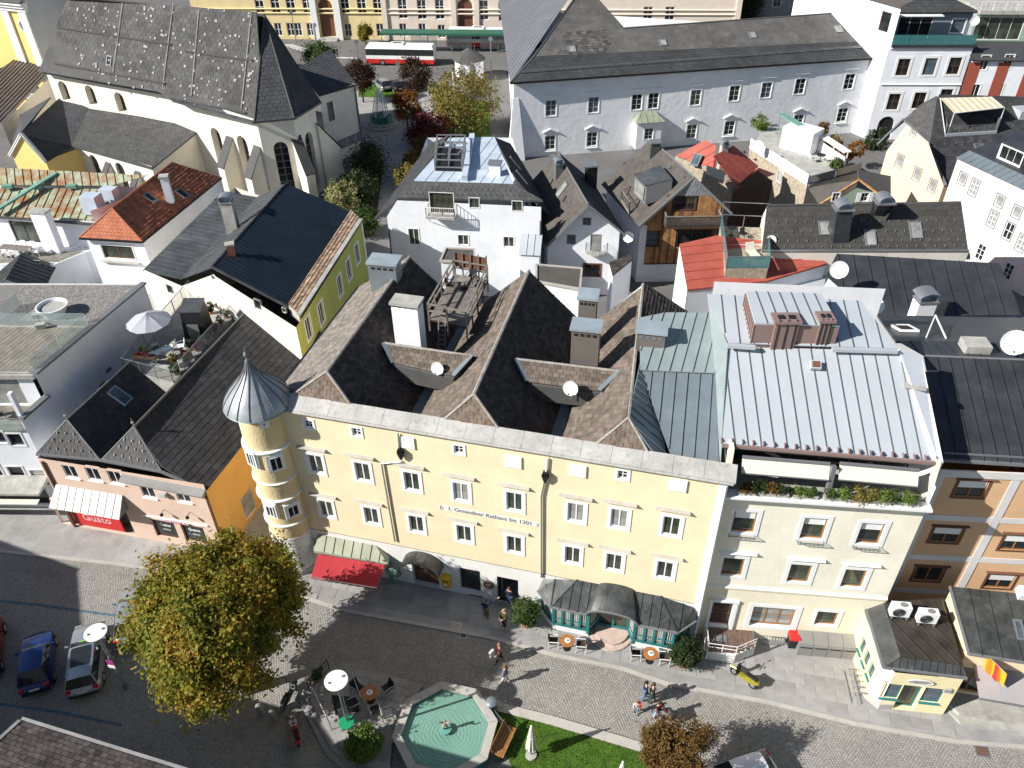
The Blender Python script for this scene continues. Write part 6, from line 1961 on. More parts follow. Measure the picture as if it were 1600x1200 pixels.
def wooden_house():
 aF,aB=R(1085,277,10.5),R(1017,217,10.5)
 eL,eR=R(998,354,6.2),R(1144,333,7.4)
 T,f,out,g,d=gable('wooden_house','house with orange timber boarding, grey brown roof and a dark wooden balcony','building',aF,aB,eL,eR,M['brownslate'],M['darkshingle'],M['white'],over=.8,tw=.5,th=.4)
 h=[]
 s,z=f.hit(1070,318);h.append(rect(s,z,1.9,1.3));window(T,f,s,z,1.9,1.3,nx=3,ny=2,frame='brownframe',glass='glass',casing=.1,cm='wood_dark')
 s1,z1=f.hit(1017.5,373);h.append(rect(s1,z1,1.15,1.45));window(T,f,s1,z1,1.15,1.45,nx=2,ny=2,frame='brownframe',glass='glassblue',casing=.12,cm='wood_dark')
 s2,z2=f.hit(1082,372);h.append(rect(s2,z2,2.8,1.6));window(T,f,s2,z2,2.8,1.6,nx=4,frame='brownframe',glass='glass',casing=.05,cm='wood_dark')
 wall(T,f,out,h,M['wood_dark'],.12)
 zg=z+.75;n=0
 s=.08
 top=lambda s_:min([out[2][1]+(out[3][1]-out[2][1])*(f.L-s_)/(f.L-out[3][0])if s_>out[3][0]else out[4][1]+(out[3][1]-out[4][1])*s_/out[3][0]])-.05
 zlow=2.0
 while s<f.L-.15:
  w=.2+.08*random.random()
  zt=top(s+w/2)
  spans=[(zlow,min(zt,zg))]
  if zt>zg:spans.append((zg+.02,zt))
  for j,(a,b)in enumerate(spans):
   segs=[(a,b)]
   for hr in h:
    if hr[0][0]-.12<s+w and hr[1][0]+.12>s:
     ns=[]
     for(x,y)in segs:
      lo,hi=hr[0][1]-.12,hr[2][1]+.12
      if hi<=x or lo>=y:ns.append((x,y));continue
      if lo>x:ns.append((x,lo))
      if hi<y:ns.append((hi,y))
     segs=ns
   for(x,y)in segs:
    if y-x<.08:continue
    mb=MB();mb.box(f.p(s+w/2,(x+y)/2,.03+.012*random.random()),(w-.025,.04,y-x),f.rz)
    r_=random.random()
    m_=M['wood_grey2']if j else(M['wood_orange']if r_<.55 else M['wood_amber']if r_<.8 else M['wood_umber'])
    mb.obj('board',m_,T)
  s+=w
 s,z=f.hit(1077,337)
 mb=MB();mb.box(f.p(f.L/2,.9,.04),(f.L,.1,1.9),f.rz);mb.obj('plinth_wall',M['white'],T)
 b0,b1=s-2.3,s+2.6
 mb=MB();mb.hexa([f.p(b0,z-.65,.05),f.p(b1,z-.65,.05),f.p(b1,z-.65,1.3),f.p(b0,z-.65,1.3)],[f.p(b0,z-.45,.05),f.p(b1,z-.45,.05),f.p(b1,z-.45,1.3),f.p(b0,z-.45,1.3)]);mb.obj('balcony_floor',M['wood_dark'],T)
 rb=[f.p(b0,z-.45,.1),f.p(b0,z-.45,1.28),f.p(b1,z-.45,1.28),f.p(b1,z-.45,.1)]
 mb=MB()
 for a,b in zip(rb[:-1],rb[1:]):
  mb.bar(a+Vector((0,0,1.0)),b+Vector((0,0,1.0)),.14,.06)
 ro=mb.obj('railing',M['wood_grey'],T)
 for a,b in zip(rb[:-1],rb[1:]):
  L_=(b-a).length;n=int(L_/.17)
  for i in range(n):
   p=lerp(a,b,(i+.5)/n);mb=MB();mb.box(p+Vector((0,0,.52)),(.13,.03,.85),math.atan2((b-a).y,(b-a).x));mb.obj('slat',M['wood_greydark'],ro)
 rp=[eL,aF,aB];e,gg,n_=plane_axes(rp)
 P0,P1,P2,P3=R(990,272,9.7),R(1008,290,9.6),R(1051,280,10.1),R(1033,258,10.1)
 slab(T,[P0,P1,P2,P3],M['oldmetal'],.1,'dormer_roof')
 base=on_plane(rp,1000,312);
 mb=MB();q0,q1=P0+Vector((.15,0,-.1)),P1+Vector((.15,0,-.1))
 dn=Vector((0,0,-1.75))
 mb.hexa([q0+dn,q1+dn,P2+dn,P3+dn],[q0,q1,P2-Vector((0,0,.1)),P3-Vector((0,0,.1))]);mb.obj('dormer_wall',M['greymetal'],T)
 mb=MB();mid=(q0+q1)/2+dn*.5;dd=(q1-q0);mb.box(mid+Vector((-.08,0,0)),(dd.length*.8,.06,1.3),math.atan2(dd.y,dd.x));mb.obj('dormer_window',M['glasspale'],T)
 r0,r1=on_plane(rp,971,305),on_plane(rp,984,330)
 z_=max(r0.z,r1.z)+.1
 k0,k1=R(971,312,z_-.2),R(983,331,z_-.2);k2=R(1010,318,z_-.2);k3=R(995,300,z_-.2)
 mb=MB();mb.prism([k0,k1,k2,k3],z_-.5,z_-.2);mb.obj('dormer_floor',M['wood_grey'],T)
 railing(T,[k3,k0,k1,k2],.95,.16,'wood_grey',r=.03)
 for(x,y)in((975,255),(1047,262),(1069,277),(1043,305),(1017,318)):
  p=on_plane(rp,x,y);mb=MB();mb.box(p+n_*.05,(.35,.3,.1),ux=e,uy=gg,uz=n_);mb.obj('roof_vent',M['slate'],T)
 p=on_plane(rp,1022,240);chimney(T,(p.x,p.y),.9,.7,p.z-.6,p.z+1.1,.1,'slate','steel','flat')
 mb=MB();mb.box(f.p(.25,3,.06),(.6,.1,6),f.rz);mb.obj('corner_strip',M['white'],T)
M['oldroof']=mat('old mossy brown shingle',(.085,.07,.064),rough=.95,var=.35,vscale=1.5,island=.4,dirt=.5,dirtcol=(.16,.15,.14),dscale=2.5)
M['wood_amber']=mat('amber board',(0.46,0.25,0.10),rough=.7,var=.3,vscale=2.0)
M['wood_umber']=mat('umber board',(0.22,0.11,0.055),rough=.75,var=.3,vscale=2.0)
M['wood_grey2']=mat('silver grey board',(0.30,0.31,0.33),rough=.85,var=.25,vscale=2.0)
M['wood_greydark']=mat('dark grey slat',(0.10,0.09,0.08),rough=.85,var=.3,vscale=2.0)
wooden_house()
def red_gable():
 """red sheet roof with a dark timber gable, behind the wooden house"""
 aF,aB=R(1150,232,8.6),R(1103,214,8.6)
 T=thing('red_roof_house','house with a red roof and dark brown timber gable behind the wooden house','building',R(1170,300,0))
 pF=R(1144,227,8.8);pE=R(1183,264,7.0);pL=R(1098,258,7.0)
 rB=R(1100,215,8.9);lE=R(1056,243,7.2)
 g=(R(1181,262,7.0)-R(1150,291,7.0))
 a=[R(1150,291,6.4),R(1183,262,6.6),R(1146,227,8.8),R(1112,246,8.6)]
 seamroof(T,a,.9,M['redmetal'],along=a[2]-a[1]);
 b=[R(1056,243,7.0),R(1112,262,7.0),R(1119,228,8.4),R(1100,215,9.0)]
 seamroof(T,b,.9,M['redmetal'],along=b[3]-b[0])
 f=Fac(R2(1146,292,6.2),R2(1210,268,6.2))
 wall(T,f,[(0,0),(f.L,0),(f.L,5.2),(f.L*.55,7.0),(0,6.0)],[],M['wood_dark'],.1)
 n=int(f.L/.28)
 for i in range(n):
  mb=MB();s=(i+.5)*f.L/n;mb.box(f.p(s,2.9,.03),(.24,.05,4.6),f.rz);mb.obj('board',M['wood_dark'],T)
 c=[R(1146,296,6.0),R(1212,272,5.4),R(1186,262,6.8)]
 slab(T,c,M['redmetal'],.1,'verge_roof')
 mb=MB();q=[V3(p,0)for p in(a[0],a[1],a[2],a[3])]
 mb.hexa([Vector((p.x,p.y+.4,0))for p in a],[Vector((p.x,p.y+.4,6.2))for p in a]);mb.hexa([Vector((p.x,p.y+.4,0))for p in b],[Vector((p.x,p.y+.4,6.8))for p in b]);mb.obj('wall',M['stonewall'],T)
 p=R(1131,232,8.9);chimney(T,(p.x,p.y),.65,.6,6.5,9.3,.2,'stone','steel','barrel')
 mb=MB();p=R(1117,250,8.6);mb.tube(p-Vector((0,0,1.2)),p,.1);mb.obj('flue_pipe',M['redpaint'],T)
 skylight_at(T,b,1088,250,.8,1.2)
 for(x,y)in((1163,238),(1180,250),(1163,260)):
  e,g_,n_=plane_axes(a);p=on_plane(a,x,y);mb=MB();mb.box(p+n_*.05,(.25,.25,.1),ux=e,uy=g_,uz=n_);mb.obj('roof_vent',M['brick'],T)
 d=[R(1103,272,7.9),R(1130,282,7.7),R(1133,268,8.2),R(1104,258,8.4)]
 slab(T,d,M['darkmetal'],.5,'flat_dormer')
red_gable()
def red_terrace_house():
 z=7.2
 T=thing('red_terrace_house','white house with bright red sloping roof and a screened roof terrace','building',R(1130,450,0))
 a=[R(1074,452,z),R(1200,438,z),R(1062,381,z+1.3)];a=a[:2]+flat(a,(1291,411),(1268,385),(1120,368))+a[2:]
 seamroof(T,a,1.0,M['redmetal'],along=a[1]-a[0],rib=.05)
 b=[R(1074,450,z-.1),R(1200,437,z-.1),R(1289,411,z+.2)]
 f=Fac(R2(1075,452,z),R2(1202,437,z))
 wall(T,f,[(0,0),(f.L,0),(f.L,z-.1),(0,z-.1)],[],M['white'],.1)
 mb=MB();mb.poly([V3(a[0],0),V3(a[0],z-.1),V3(a[5],z+1.1),V3(a[5],0)]);mb.poly([V3(a[1],0),V3(a[1],z-.1),V3(a[2],z+.2),V3(a[2],0)]);mb.poly([V3(a[2],0),V3(a[2],z+.2),V3(a[3],z+1.2),V3(a[3],0)]);mb.poly([V3(a[3],0),V3(a[3],z+1.2),V3(a[5],z+1.1),V3(a[5],0)]);mb.obj('wall',M['white'],T)
 strip(T,[a[0]+Vector((0,0,-.08)),a[1]+Vector((0,0,-.08)),a[2]+Vector((0,0,-.08))],.1,.16,M['redmetal'],'verge')
 tz=z+1.0
 q=[R(1134,420,tz),R(1200,419,tz),R(1196,356,tz),R(1125,353,tz)]
 mb=MB();mb.prism(q,3,tz);mb.obj('terrace',M['stonewall'],T)
 mb=MB()
 for i,(p,r_)in enumerate(zip(q,q[1:]+q[:1])):
  sb=MB();sb.bar(p+Vector((0,0,.55)),r_+Vector((0,0,.55)),.02,.95)
  if i!=2:sb.obj('screen',M['mesh'],T)
 fr=MB()
 for p,r_ in zip(q,q[1:]+q[:1]):
  fr.bar(p+Vector((0,0,1.05)),r_+Vector((0,0,1.05)),.05)
  for t in(0,.5):fr.bar(lerp(p,r_,t),lerp(p,r_,t)+Vector((0,0,1.05)),.05)
 for p in(q[2],q[3]):fr.bar(p,p+Vector((0,0,2.2)),.05)
 fr.bar(q[2]+Vector((0,0,2.2)),q[3]+Vector((0,0,2.2)),.05)
 fr.obj('screen_frame',M['steel'],T)
 p=R(1142,368,tz);make_table(p,'small dark round table on the screened terrace',.35,'black')
 make_chair(R(1162,372,tz),.6,'dark terrace chair by the small dark table','black','black')
 c=R(1175,400,tz)
 t=thing('lounger','beige lounger on the screened roof terrace','lounger',c,.2)
 mb=MB();mb.box((0,-.2,.32),(.7,1.1,.1));mb.obj('seat',M['cloth'],t,local=True)
 mb=MB();mb.hexa([(-.35,.35,.3),(.35,.35,.3),(.35,.42,.3),(-.35,.42,.3)],[(-.35,.7,.85),(.35,.7,.85),(.35,.77,.85),(-.35,.77,.85)]);mb.obj('backrest',M['cloth'],t,local=True)
 for sx in(-.3,.3):
  for sy in(-.65,.3):
   mb=MB();mb.bar((sx,sy,0),(sx,sy,.3),.05);mb.obj('leg',M['steel'],t,local=True)
 mb=MB()
 g=[R(1100,462,6.2),R(1286,458,6.2),R(1292,425,6.2),R(1205,440,6.2)]
 mb.prism(g,0,6.1);mb.obj('link_block',M['whitemetal'],T)
red_terrace_house()
# second row, right
def slate_house():
 ze,zr=8.4,10.9
 e0,e1=R(1190,393,ze),R(1514,393,ze)
 r0,r1=R(1199,321,zr),R(1501,316,zr)
 T=thing('slate_roof_house','house with grey brown slate roof, two barrel capped chimneys and three roof windows','building',V3((e0+e1)/2,0))
 rp=[e0,e1,r1,r0]
 tileroof(T,rp,.62,.46,M['slatebrown'],name='slates',lift=.02)
 snowguards(T,rp,(.12,.24,.42,.62),.75,M['steel'],size=.16)
 b0,b1=e0+(r0-e0)*2,e1+(r1-e1)*2;b0.z=b1.z=ze
 tileroof(T,[r0,r1,b1,b0],.62,.46,M['slatebrown'],name='slates',lift=.02)
 ridge(T,[r0,r1],.09,M['slate'])
 mb=MB()
 for a,b in((e0,e1),(e1,b1),(b1,b0),(b0,e0)):mb.poly([V3(a,0),V3(b,0),V3(b,ze-.1),V3(a,ze-.1)])
 mb.poly([V3(e1,ze-.1),r1,V3(b1,ze-.1)]);mb.poly([V3(e0,ze-.1),r0,V3(b0,ze-.1)]);mb.obj('wall',M['oldplaster'],T)
 for x,y,w,h in((1288.5,357,.9,1.15),(1359.5,372,.8,1.3),(1430.5,360,.9,1.4)):skylight_at(T,rp,x,y,w,h,glass='glasspale')
 e,g,n=plane_axes(rp)
 for(x0,x1,yb,yt,zt)in((1305,1330,380,322,11.6),(1370,1393,335,312,11.7)):
  p=R((x0+x1)/2,yt+4,zt);w=1.25
  bz=on_plane(rp,(x0+x1)/2-4,yb)
  mb=MB();q=[p+Vector((-w/2,-.45,0)),p+Vector((w/2,-.45,0)),p+Vector((w/2,.5,0)),p+Vector((-w/2,.5,0))]
  lo=[Vector((bz.x-w/2,bz.y,bz.z-.1)),Vector((bz.x+w/2,bz.y,bz.z-.1)),Vector((p.x+w/2,p.y+.5,9)),Vector((p.x-w/2,p.y+.5,9))]
  mb.hexa(lo,q);o=mb.obj('chimney',M['darkmetal'],T)
  cb=MB()
  rows=[]
  for k in range(9):
   t=math.pi*k/8;rows.append([p+Vector((math.cos(t)*.62,-.6,.22+math.sin(t)*.42)),p+Vector((math.cos(t)*.62,.65,.22+math.sin(t)*.42))])
  cb.grid(rows);cb.grid([[v*1+Vector((0,0,.03))for v in r]for r in rows]);cb.box(p+Vector((0,0,.06)),(1.5,1.2,.12));cb.obj('cap',M['steel'],o)
 strip(T,[e0+Vector((0,0,.08)),e1+Vector((0,0,.08))],.12,.14,M['steel'],'snow_rail')
 s0,s1,s2,s3=R(1292,404,7.7),R(1517,405,7.7),R(1515,394,8.0),R(1292,394,8.0)
 seamroof(T,[s0,s1,s2,s3],1.4,M['zinc'],rib=.04)
M['slatebrown']=mat('grey brown diamond slate',(0.064,0.06,0.054),rough=.75,var=.15,vscale=.8,island=.15)
slate_house()
def dark_metal_house():
 T=thing('dark_metal_house','house with broad dark standing seam roof and white chimney with barrel cap','building',V3(R(1450,495,9),0))
 zl=9.0
 a=[R(1362,494,zl),R(1592,496,zl),R(1584,465,9.6),R(1561,411,10.6),R(1306,400,10.4),R(1290,432,9.9)]
 seamroof(T,a,1.05,M['darkmetal'],rib=.07,along=R(1420,405,10.5)-R(1440,494,zl))
 mb=MB();q=[V3(p,0)for p in a];mb.hexa(q,[V3(p,min(x.z for x in a)-.15)for p,x in zip(a,a)]);mb.obj('wall',M['white'],T)
 b=[R(1402,534,14.4),R(1640,538,14.4),R(1640,497,12.6),R(1370,492,12.4)]
 p=R(1443,478,10.2);chimney(T,(p.x,p.y),1.25,.9,8.5,10.7,.05,'white','steel','barrel')
 p=R(1469,482,9.6);mb=MB();mb.box(p,(.5,.6,1.6));mb.obj('flue',M['concrete'],T)
 z0,z1=11.6,14.2
 rp=[R(1370,492,11.9),R(1660,498,11.9),R(1660,537,14.3),R(1400,533,14.3)]
 slab(T,rp,M['darkmetal'],.12,'rear_slope')
 e,g,n=plane_axes(rp)
 for x,y,w,h in((1413,515,1.0,1.1),):
  p=on_plane(rp,x,y);skylight(T,p+n*.05,e,g,n,w,1.4,'glass','whitepaint')
 mb=MB();a0,a1,a2=on_plane(rp,1447,528),R(1459,499,13.6),on_plane(rp,1478,530)
 mb.bar(a0+n*.05,a1+Vector((0,0,.3)),.07);mb.bar(a1+Vector((0,0,.3)),a2+n*.05,.07);mb.obj('ladder_frame',M['whitepaint'],T)
dark_metal_house()
def peach_house():
 T=thing('peach_house','peach house with steep dark roof and beige awning over a roof terrace','building',R(1420,280,0))
 zr,ze=10.2,6.2
 rL,rR=R(1465,151,zr),R(1660,148,zr)
 hipL=R(1412,186,7.8);A=R(1452,218,7.4)
 e1=R(1478,290,5.4);e2=R(1660,262,5.4)
 eL=R(1371,226,6.0)
 rp=[A,e1,e2,rR,rL]
 rp=[rL,R(1453,222,7.6),e1,e2,rR]
 tileroof(T,rp,.5,.4,M['darkshingle'],name='slates',lift=.015)
 tileroof(T,[hipL,R(1453,222,7.6),rL],.5,.4,M['slate'],name='slates',lift=.02)
 tileroof(T,[eL,hipL,rL,R(1440,160,8.5)],.5,.4,M['slate'],name='slates')
 f=Fac(R2(1383,245,5.6),R2(1474,292,5.2))
 pts=[f.hit(1386,236),f.hit(1417,195),f.hit(1450,222),f.hit(1472,290)]
 k=dict(frame='whitepaint',glass='glasspale',casing=.06,cm='brownframe',nx=1,rec=.1)
 h=windows(T,f,[(1406,251),(1433,272),(1457,290)],.85,1.3,**k)+windows(T,f,[(1427,208)],.6,.6,**k)
 wall(T,f,[(0,0),(f.L,0),(f.L,5.3),pts[2],pts[1],(0,pts[0][1])],h,M['peach'],.1)
 strip(T,[hipL+Vector((0,0,-.05)),R(1453,221,7.5),R(1462,255,6.4),e1],.22,.2,M['greymetal'],'verge')
 strip(T,[eL,hipL],.2,.2,M['greymetal'],'gutter')
 sf=Fac(f.p(f.L,0),(e2.x,e2.y))
 wall(T,sf,[(0,0),(sf.L,0),(sf.L,5.2),(0,5.2)],[],M['peach'],.1,name='side_wall')
 q=[on_plane(rp,1476,213),on_plane(rp,1556,209),on_plane(rp,1552,190),on_plane(rp,1473,196)]
 e,g,n=plane_axes(rp)
 z0=q[0].z
 mb=MB();bx=[R(1476,213,z0),R(1556,208,z0),R(1552,182,z0+.1),R(1473,186,z0+.1)]
 mb.prism(bx,z0-.3,z0+.05);mb.obj('terrace_floor',M['deckbrown'],T)
 strip(T,[bx[0]+Vector((0,0,.12)),bx[1]+Vector((0,0,.12))],.2,.3,M['whitemetal'],'terrace_kerb')
 mb=MB()
 for p_,q_ in((bx[3],bx[0]),(bx[1],bx[2])):mb.hexa([p_-Vector((.04,0,.3)),q_-Vector((.04,0,.3)),q_+Vector((.04,0,-.3)),p_+Vector((.04,0,-.3))],[p_-Vector((.04,0,-1.5)),q_-Vector((.04,0,-.3)),q_+Vector((.04,0,.3)),p_+Vector((.04,0,1.5))])
 mb.obj('terrace_cheek',M['greymetal'],T)
 railing(T,[bx[3],bx[0],bx[1]],1.0,.2,'greymetal')
 w0,w1=R(1469,153,zr+.2),R(1550,151,zr+.2)
 w3,w2=R(1491,177,z0+2.3),R(1570,168,z0+2.3)
 nn=16
 for i in range(nn):
  mb=MB();qq=[lerp(w3,w2,i/nn),lerp(w3,w2,(i+.98)/nn),lerp(w0,w1,(i+.98)/nn),lerp(w0,w1,i/nn)]
  mb.hexa([v-Vector((0,0,.02))for v in qq],qq);mb.obj('awning_strip',M['cloth']if i%2 else M['awningbeige'],T)
 mb=MB()
 for p in(w3,w2):mb.bar(p,Vector((p.x,p.y,z0)),.06)
 mb.bar(w3,w2,.06);mb.bar(w0,bx[0]+Vector((0,0,.2)),.06);mb.obj('awning_frame',M['whitepaint'],T)
 for x,y in((1532,234),(1571,234)):skylight_at(T,rp,x,y,.9,1.5,glass='glassblue',frame='steel')
 snowguards(T,rp,(.3,.45,.6),1.3,M['steel'])
 mb=MB();p=R(1590,185,8.3);mb.box(p,(1.6,2.5,2.4),.1);mb.obj('roof_dormer',M['whitemetal'],T)
M['awningbeige']=mat('beige awning cloth',(0.60,0.50,0.30),rough=.9,var=.06)
peach_house()
def pink_house():
 z=9.0
 A,B=R2(1497,246,z),R2(1660,322,z)
 f=Fac(A,B)
 T=thing('pink_house','pale pink house with a grey metal roof edge at the right border','building',f.p(f.L/2,0,0))
 k=dict(frame='whitepaint',glass='glasspale',casing=.09,cm='greymetal',nx=2,ny=3,rec=.1,fw=.07)
 h=windows(T,f,[(1522,293),(1551,342),(1596,380)],.85,1.55,**k)+windows(T,f,[(1504,279),(1562,314),(1589,331)],.85,1.1,**dict(k,nx=1,ny=1))+windows(T,f,[(1576,361)],.9,1.6,**dict(k,glass='glass',ny=2))+windows(T,f,[(1532,394),(1575,424)],.9,1.6,**dict(k,glass='glass',casing=.2,cm='pink'))
 zlow=0
 wall(T,f,[(0,0),(f.L,0),(f.L,z),(0,z)],h,M['pink'],.1)
 g=Vector((f.n.x,f.n.y,0))*-6
 a=[f.p(0,z+.02,.25),f.p(f.L,z+.02,.25),f.p(f.L,z+.5,-1.2),f.p(0,z+.5,-1.2)]
 seamroof(T,a,.7,M['zinc'],rib=.04)
 b=[f.p(0,z+.45,-1.2),f.p(f.L,z+.45,-1.2),f.p(f.L,z+1.6,-7),f.p(0,z+1.6,-7)]
 slab(T,b,M['darkmetal'],.12)
 c=f.p(4.2,z+1.2,-2.2);
 d=Fac(f.p(2.2,0,-1.9),f.p(f.L,0,-1.9))
 window(T,d,1.6,z+1.3,2.4,1.2,nx=3,frame='whitepaint',glass='glass',casing=.1)
 mb=MB();mb.box(d.p(1.6,z+1.3,-1.0),(3.0,1.7,1.6),d.rz);mb.obj('roof_dormer',M['darkmetal'],T)
 mb=MB()
 for p,q in((f.p(f.L,0),f.p(f.L,0,-12)),(f.p(f.L,0,-12),f.p(0,0,-12)),(f.p(0,0,-12),f.p(0,0))):mb.poly([V3(p,0),V3(q,0),V3(q,z),V3(p,z)])
 mb.obj('wall',M['pink'],T)
pink_house()
def terrace_house():
 z=5.2
 P=[R2(1172,232,z),R2(1262,290,z),R2(1344,268,z),R2(1262,208,z),R2(1200,190,z)]
 T=thing('white_terrace_house','rubble stone house with a white panelled roof terrace and a hedge','building',V3(P[1],0))
 mb=MB();mb.prism(P,0,z);mb.obj('terrace',M['concrete'],T)
 f=Fac(P[0],P[1]);h=windows(T,f,[(1219,276)],.9,1.2,nx=2,ny=2,casing=.06,d=.05)
 wall(T,f,[(0,0),(f.L,0),(f.L,z),(0,z)],h,M['stonewall'],.1,depth=.05)
 n=6
 for i in range(n):
  mb=MB();a,b=f.p(f.L*i/n,z+.6,.08),f.p(f.L*(i+.97)/n,z+.6,.08);mb.bar(a,b,.06,1.15);mb.obj('parapet_panel',M['whitepaint'],T)
 f2=Fac(P[1],P[2])
 for i in range(2):
  mb=MB();a,b=f2.p(f2.L*i/2,z+.55,.06),f2.p(f2.L*(i+.97)/2,z+.55,.06);mb.bar(a,b,.05,.95);mb.obj('glass_panel',M['glassblue'],T)
 strip(T,[f2.p(0,z+.05,.1),f2.p(f2.L,z+.05,.1)],.25,.2,M['greymetal'],'terrace_edge')
 c=R(1249,232,z);mb=MB();mb.box(c+Vector((0,0,1.2)),(3.6,2.4,2.4),f.rz+.45);mb.obj('roof_hut',M['white'],T)
 a,b=R(1285,212,z+1.6),R(1325,238,z+1.6)
 mb=MB();mb.bar(a,b,.9,.12);mb.obj('pergola_roof',M['whitepaint'],T)
 mb=MB();mb.bar(a-Vector((.3,.4,1.0)),b-Vector((.3,.4,1.0)),.1,1.2);mb.obj('screen',M['whitepaint'],T)
 mb=MB()
 for p in(a,lerp(a,b,.5),b):mb.bar(p,p-Vector((0,0,1.6)),.09)
 mb.obj('pergola_post',M['whitepaint'],T)
 p0,p1=R(1220,177,z+2.4),R(1252,196,z+2.4)
 mb=MB();mb.bar(p0,p1,.9,.08);mb.bar(p0,p0-Vector((0,0,2.4)),.08);mb.bar(p1,p1-Vector((0,0,2.4)),.08);mb.obj('shelter',M['coppergreen'],T)
 tc=R(1281,252,z);make_table(tc,'small table between white chairs on the panelled roof terrace',.5,'black')
 make_chair(tc+Vector((-.9,-.2,0)),1.6,'white chair left of the small table on the panelled terrace','whitepaint','whitepaint');make_chair(tc+Vector((.8,-.4,0)),-2.2,'white chair right of the small table on the panelled terrace','whitepaint','whitepaint')
 G=thing('sage_gable_house','small sage green gable house with white shutters and a brown roof side','building',R(1340,320,0))
 fz=6.0
 f3=Fac(R2(1315,318,5.0),R2(1385,316,5.0))
 pk=f3.hit(1342,283)
 h=windows(G,f3,[(1306,308),(1351,308)],.7,.9,nx=2,ny=2,casing=.05)
 s,zz=f3.hit(1351,308)
 wall(G,f3,[(-.8,0),(f3.L,0),(f3.L,5.6),(pk[0],6.6),(-.8,5.2)],[x for x in h if x[0][0]>-.7],M['greenplaster'],.08)
 for q in(-.62,.62):
  mb=MB();mb.box(f3.p(s+q,zz,.05),(.42,.04,.95),f3.rz);mb.obj('shutter',M['whitepaint'],G)
 r=[R(1316,318,5.4),R(1343,281,6.9),R(1318,285,6.5),R(1264,292,5.0),R(1262,318,4.6)]
 slab(G,[R(1280,320,4.9),R(1343,281,6.8),R(1318,284,6.4),R(1262,293,4.9)],M['brownslate'],.12)
 slab(G,[R(1343,281,6.8),R(1392,318,5.6),R(1392,275,5.6),R(1340,265,6.8)],M['slate'],.12)
 mb=MB();mb.bar(R(1280,320,4.9),R(1343,281,6.85),.2,.14);mb.bar(R(1343,281,6.85),R(1392,318,5.65),.2,.14);mb.obj('verge_board',M['wood_amber'],G)
terrace_house()
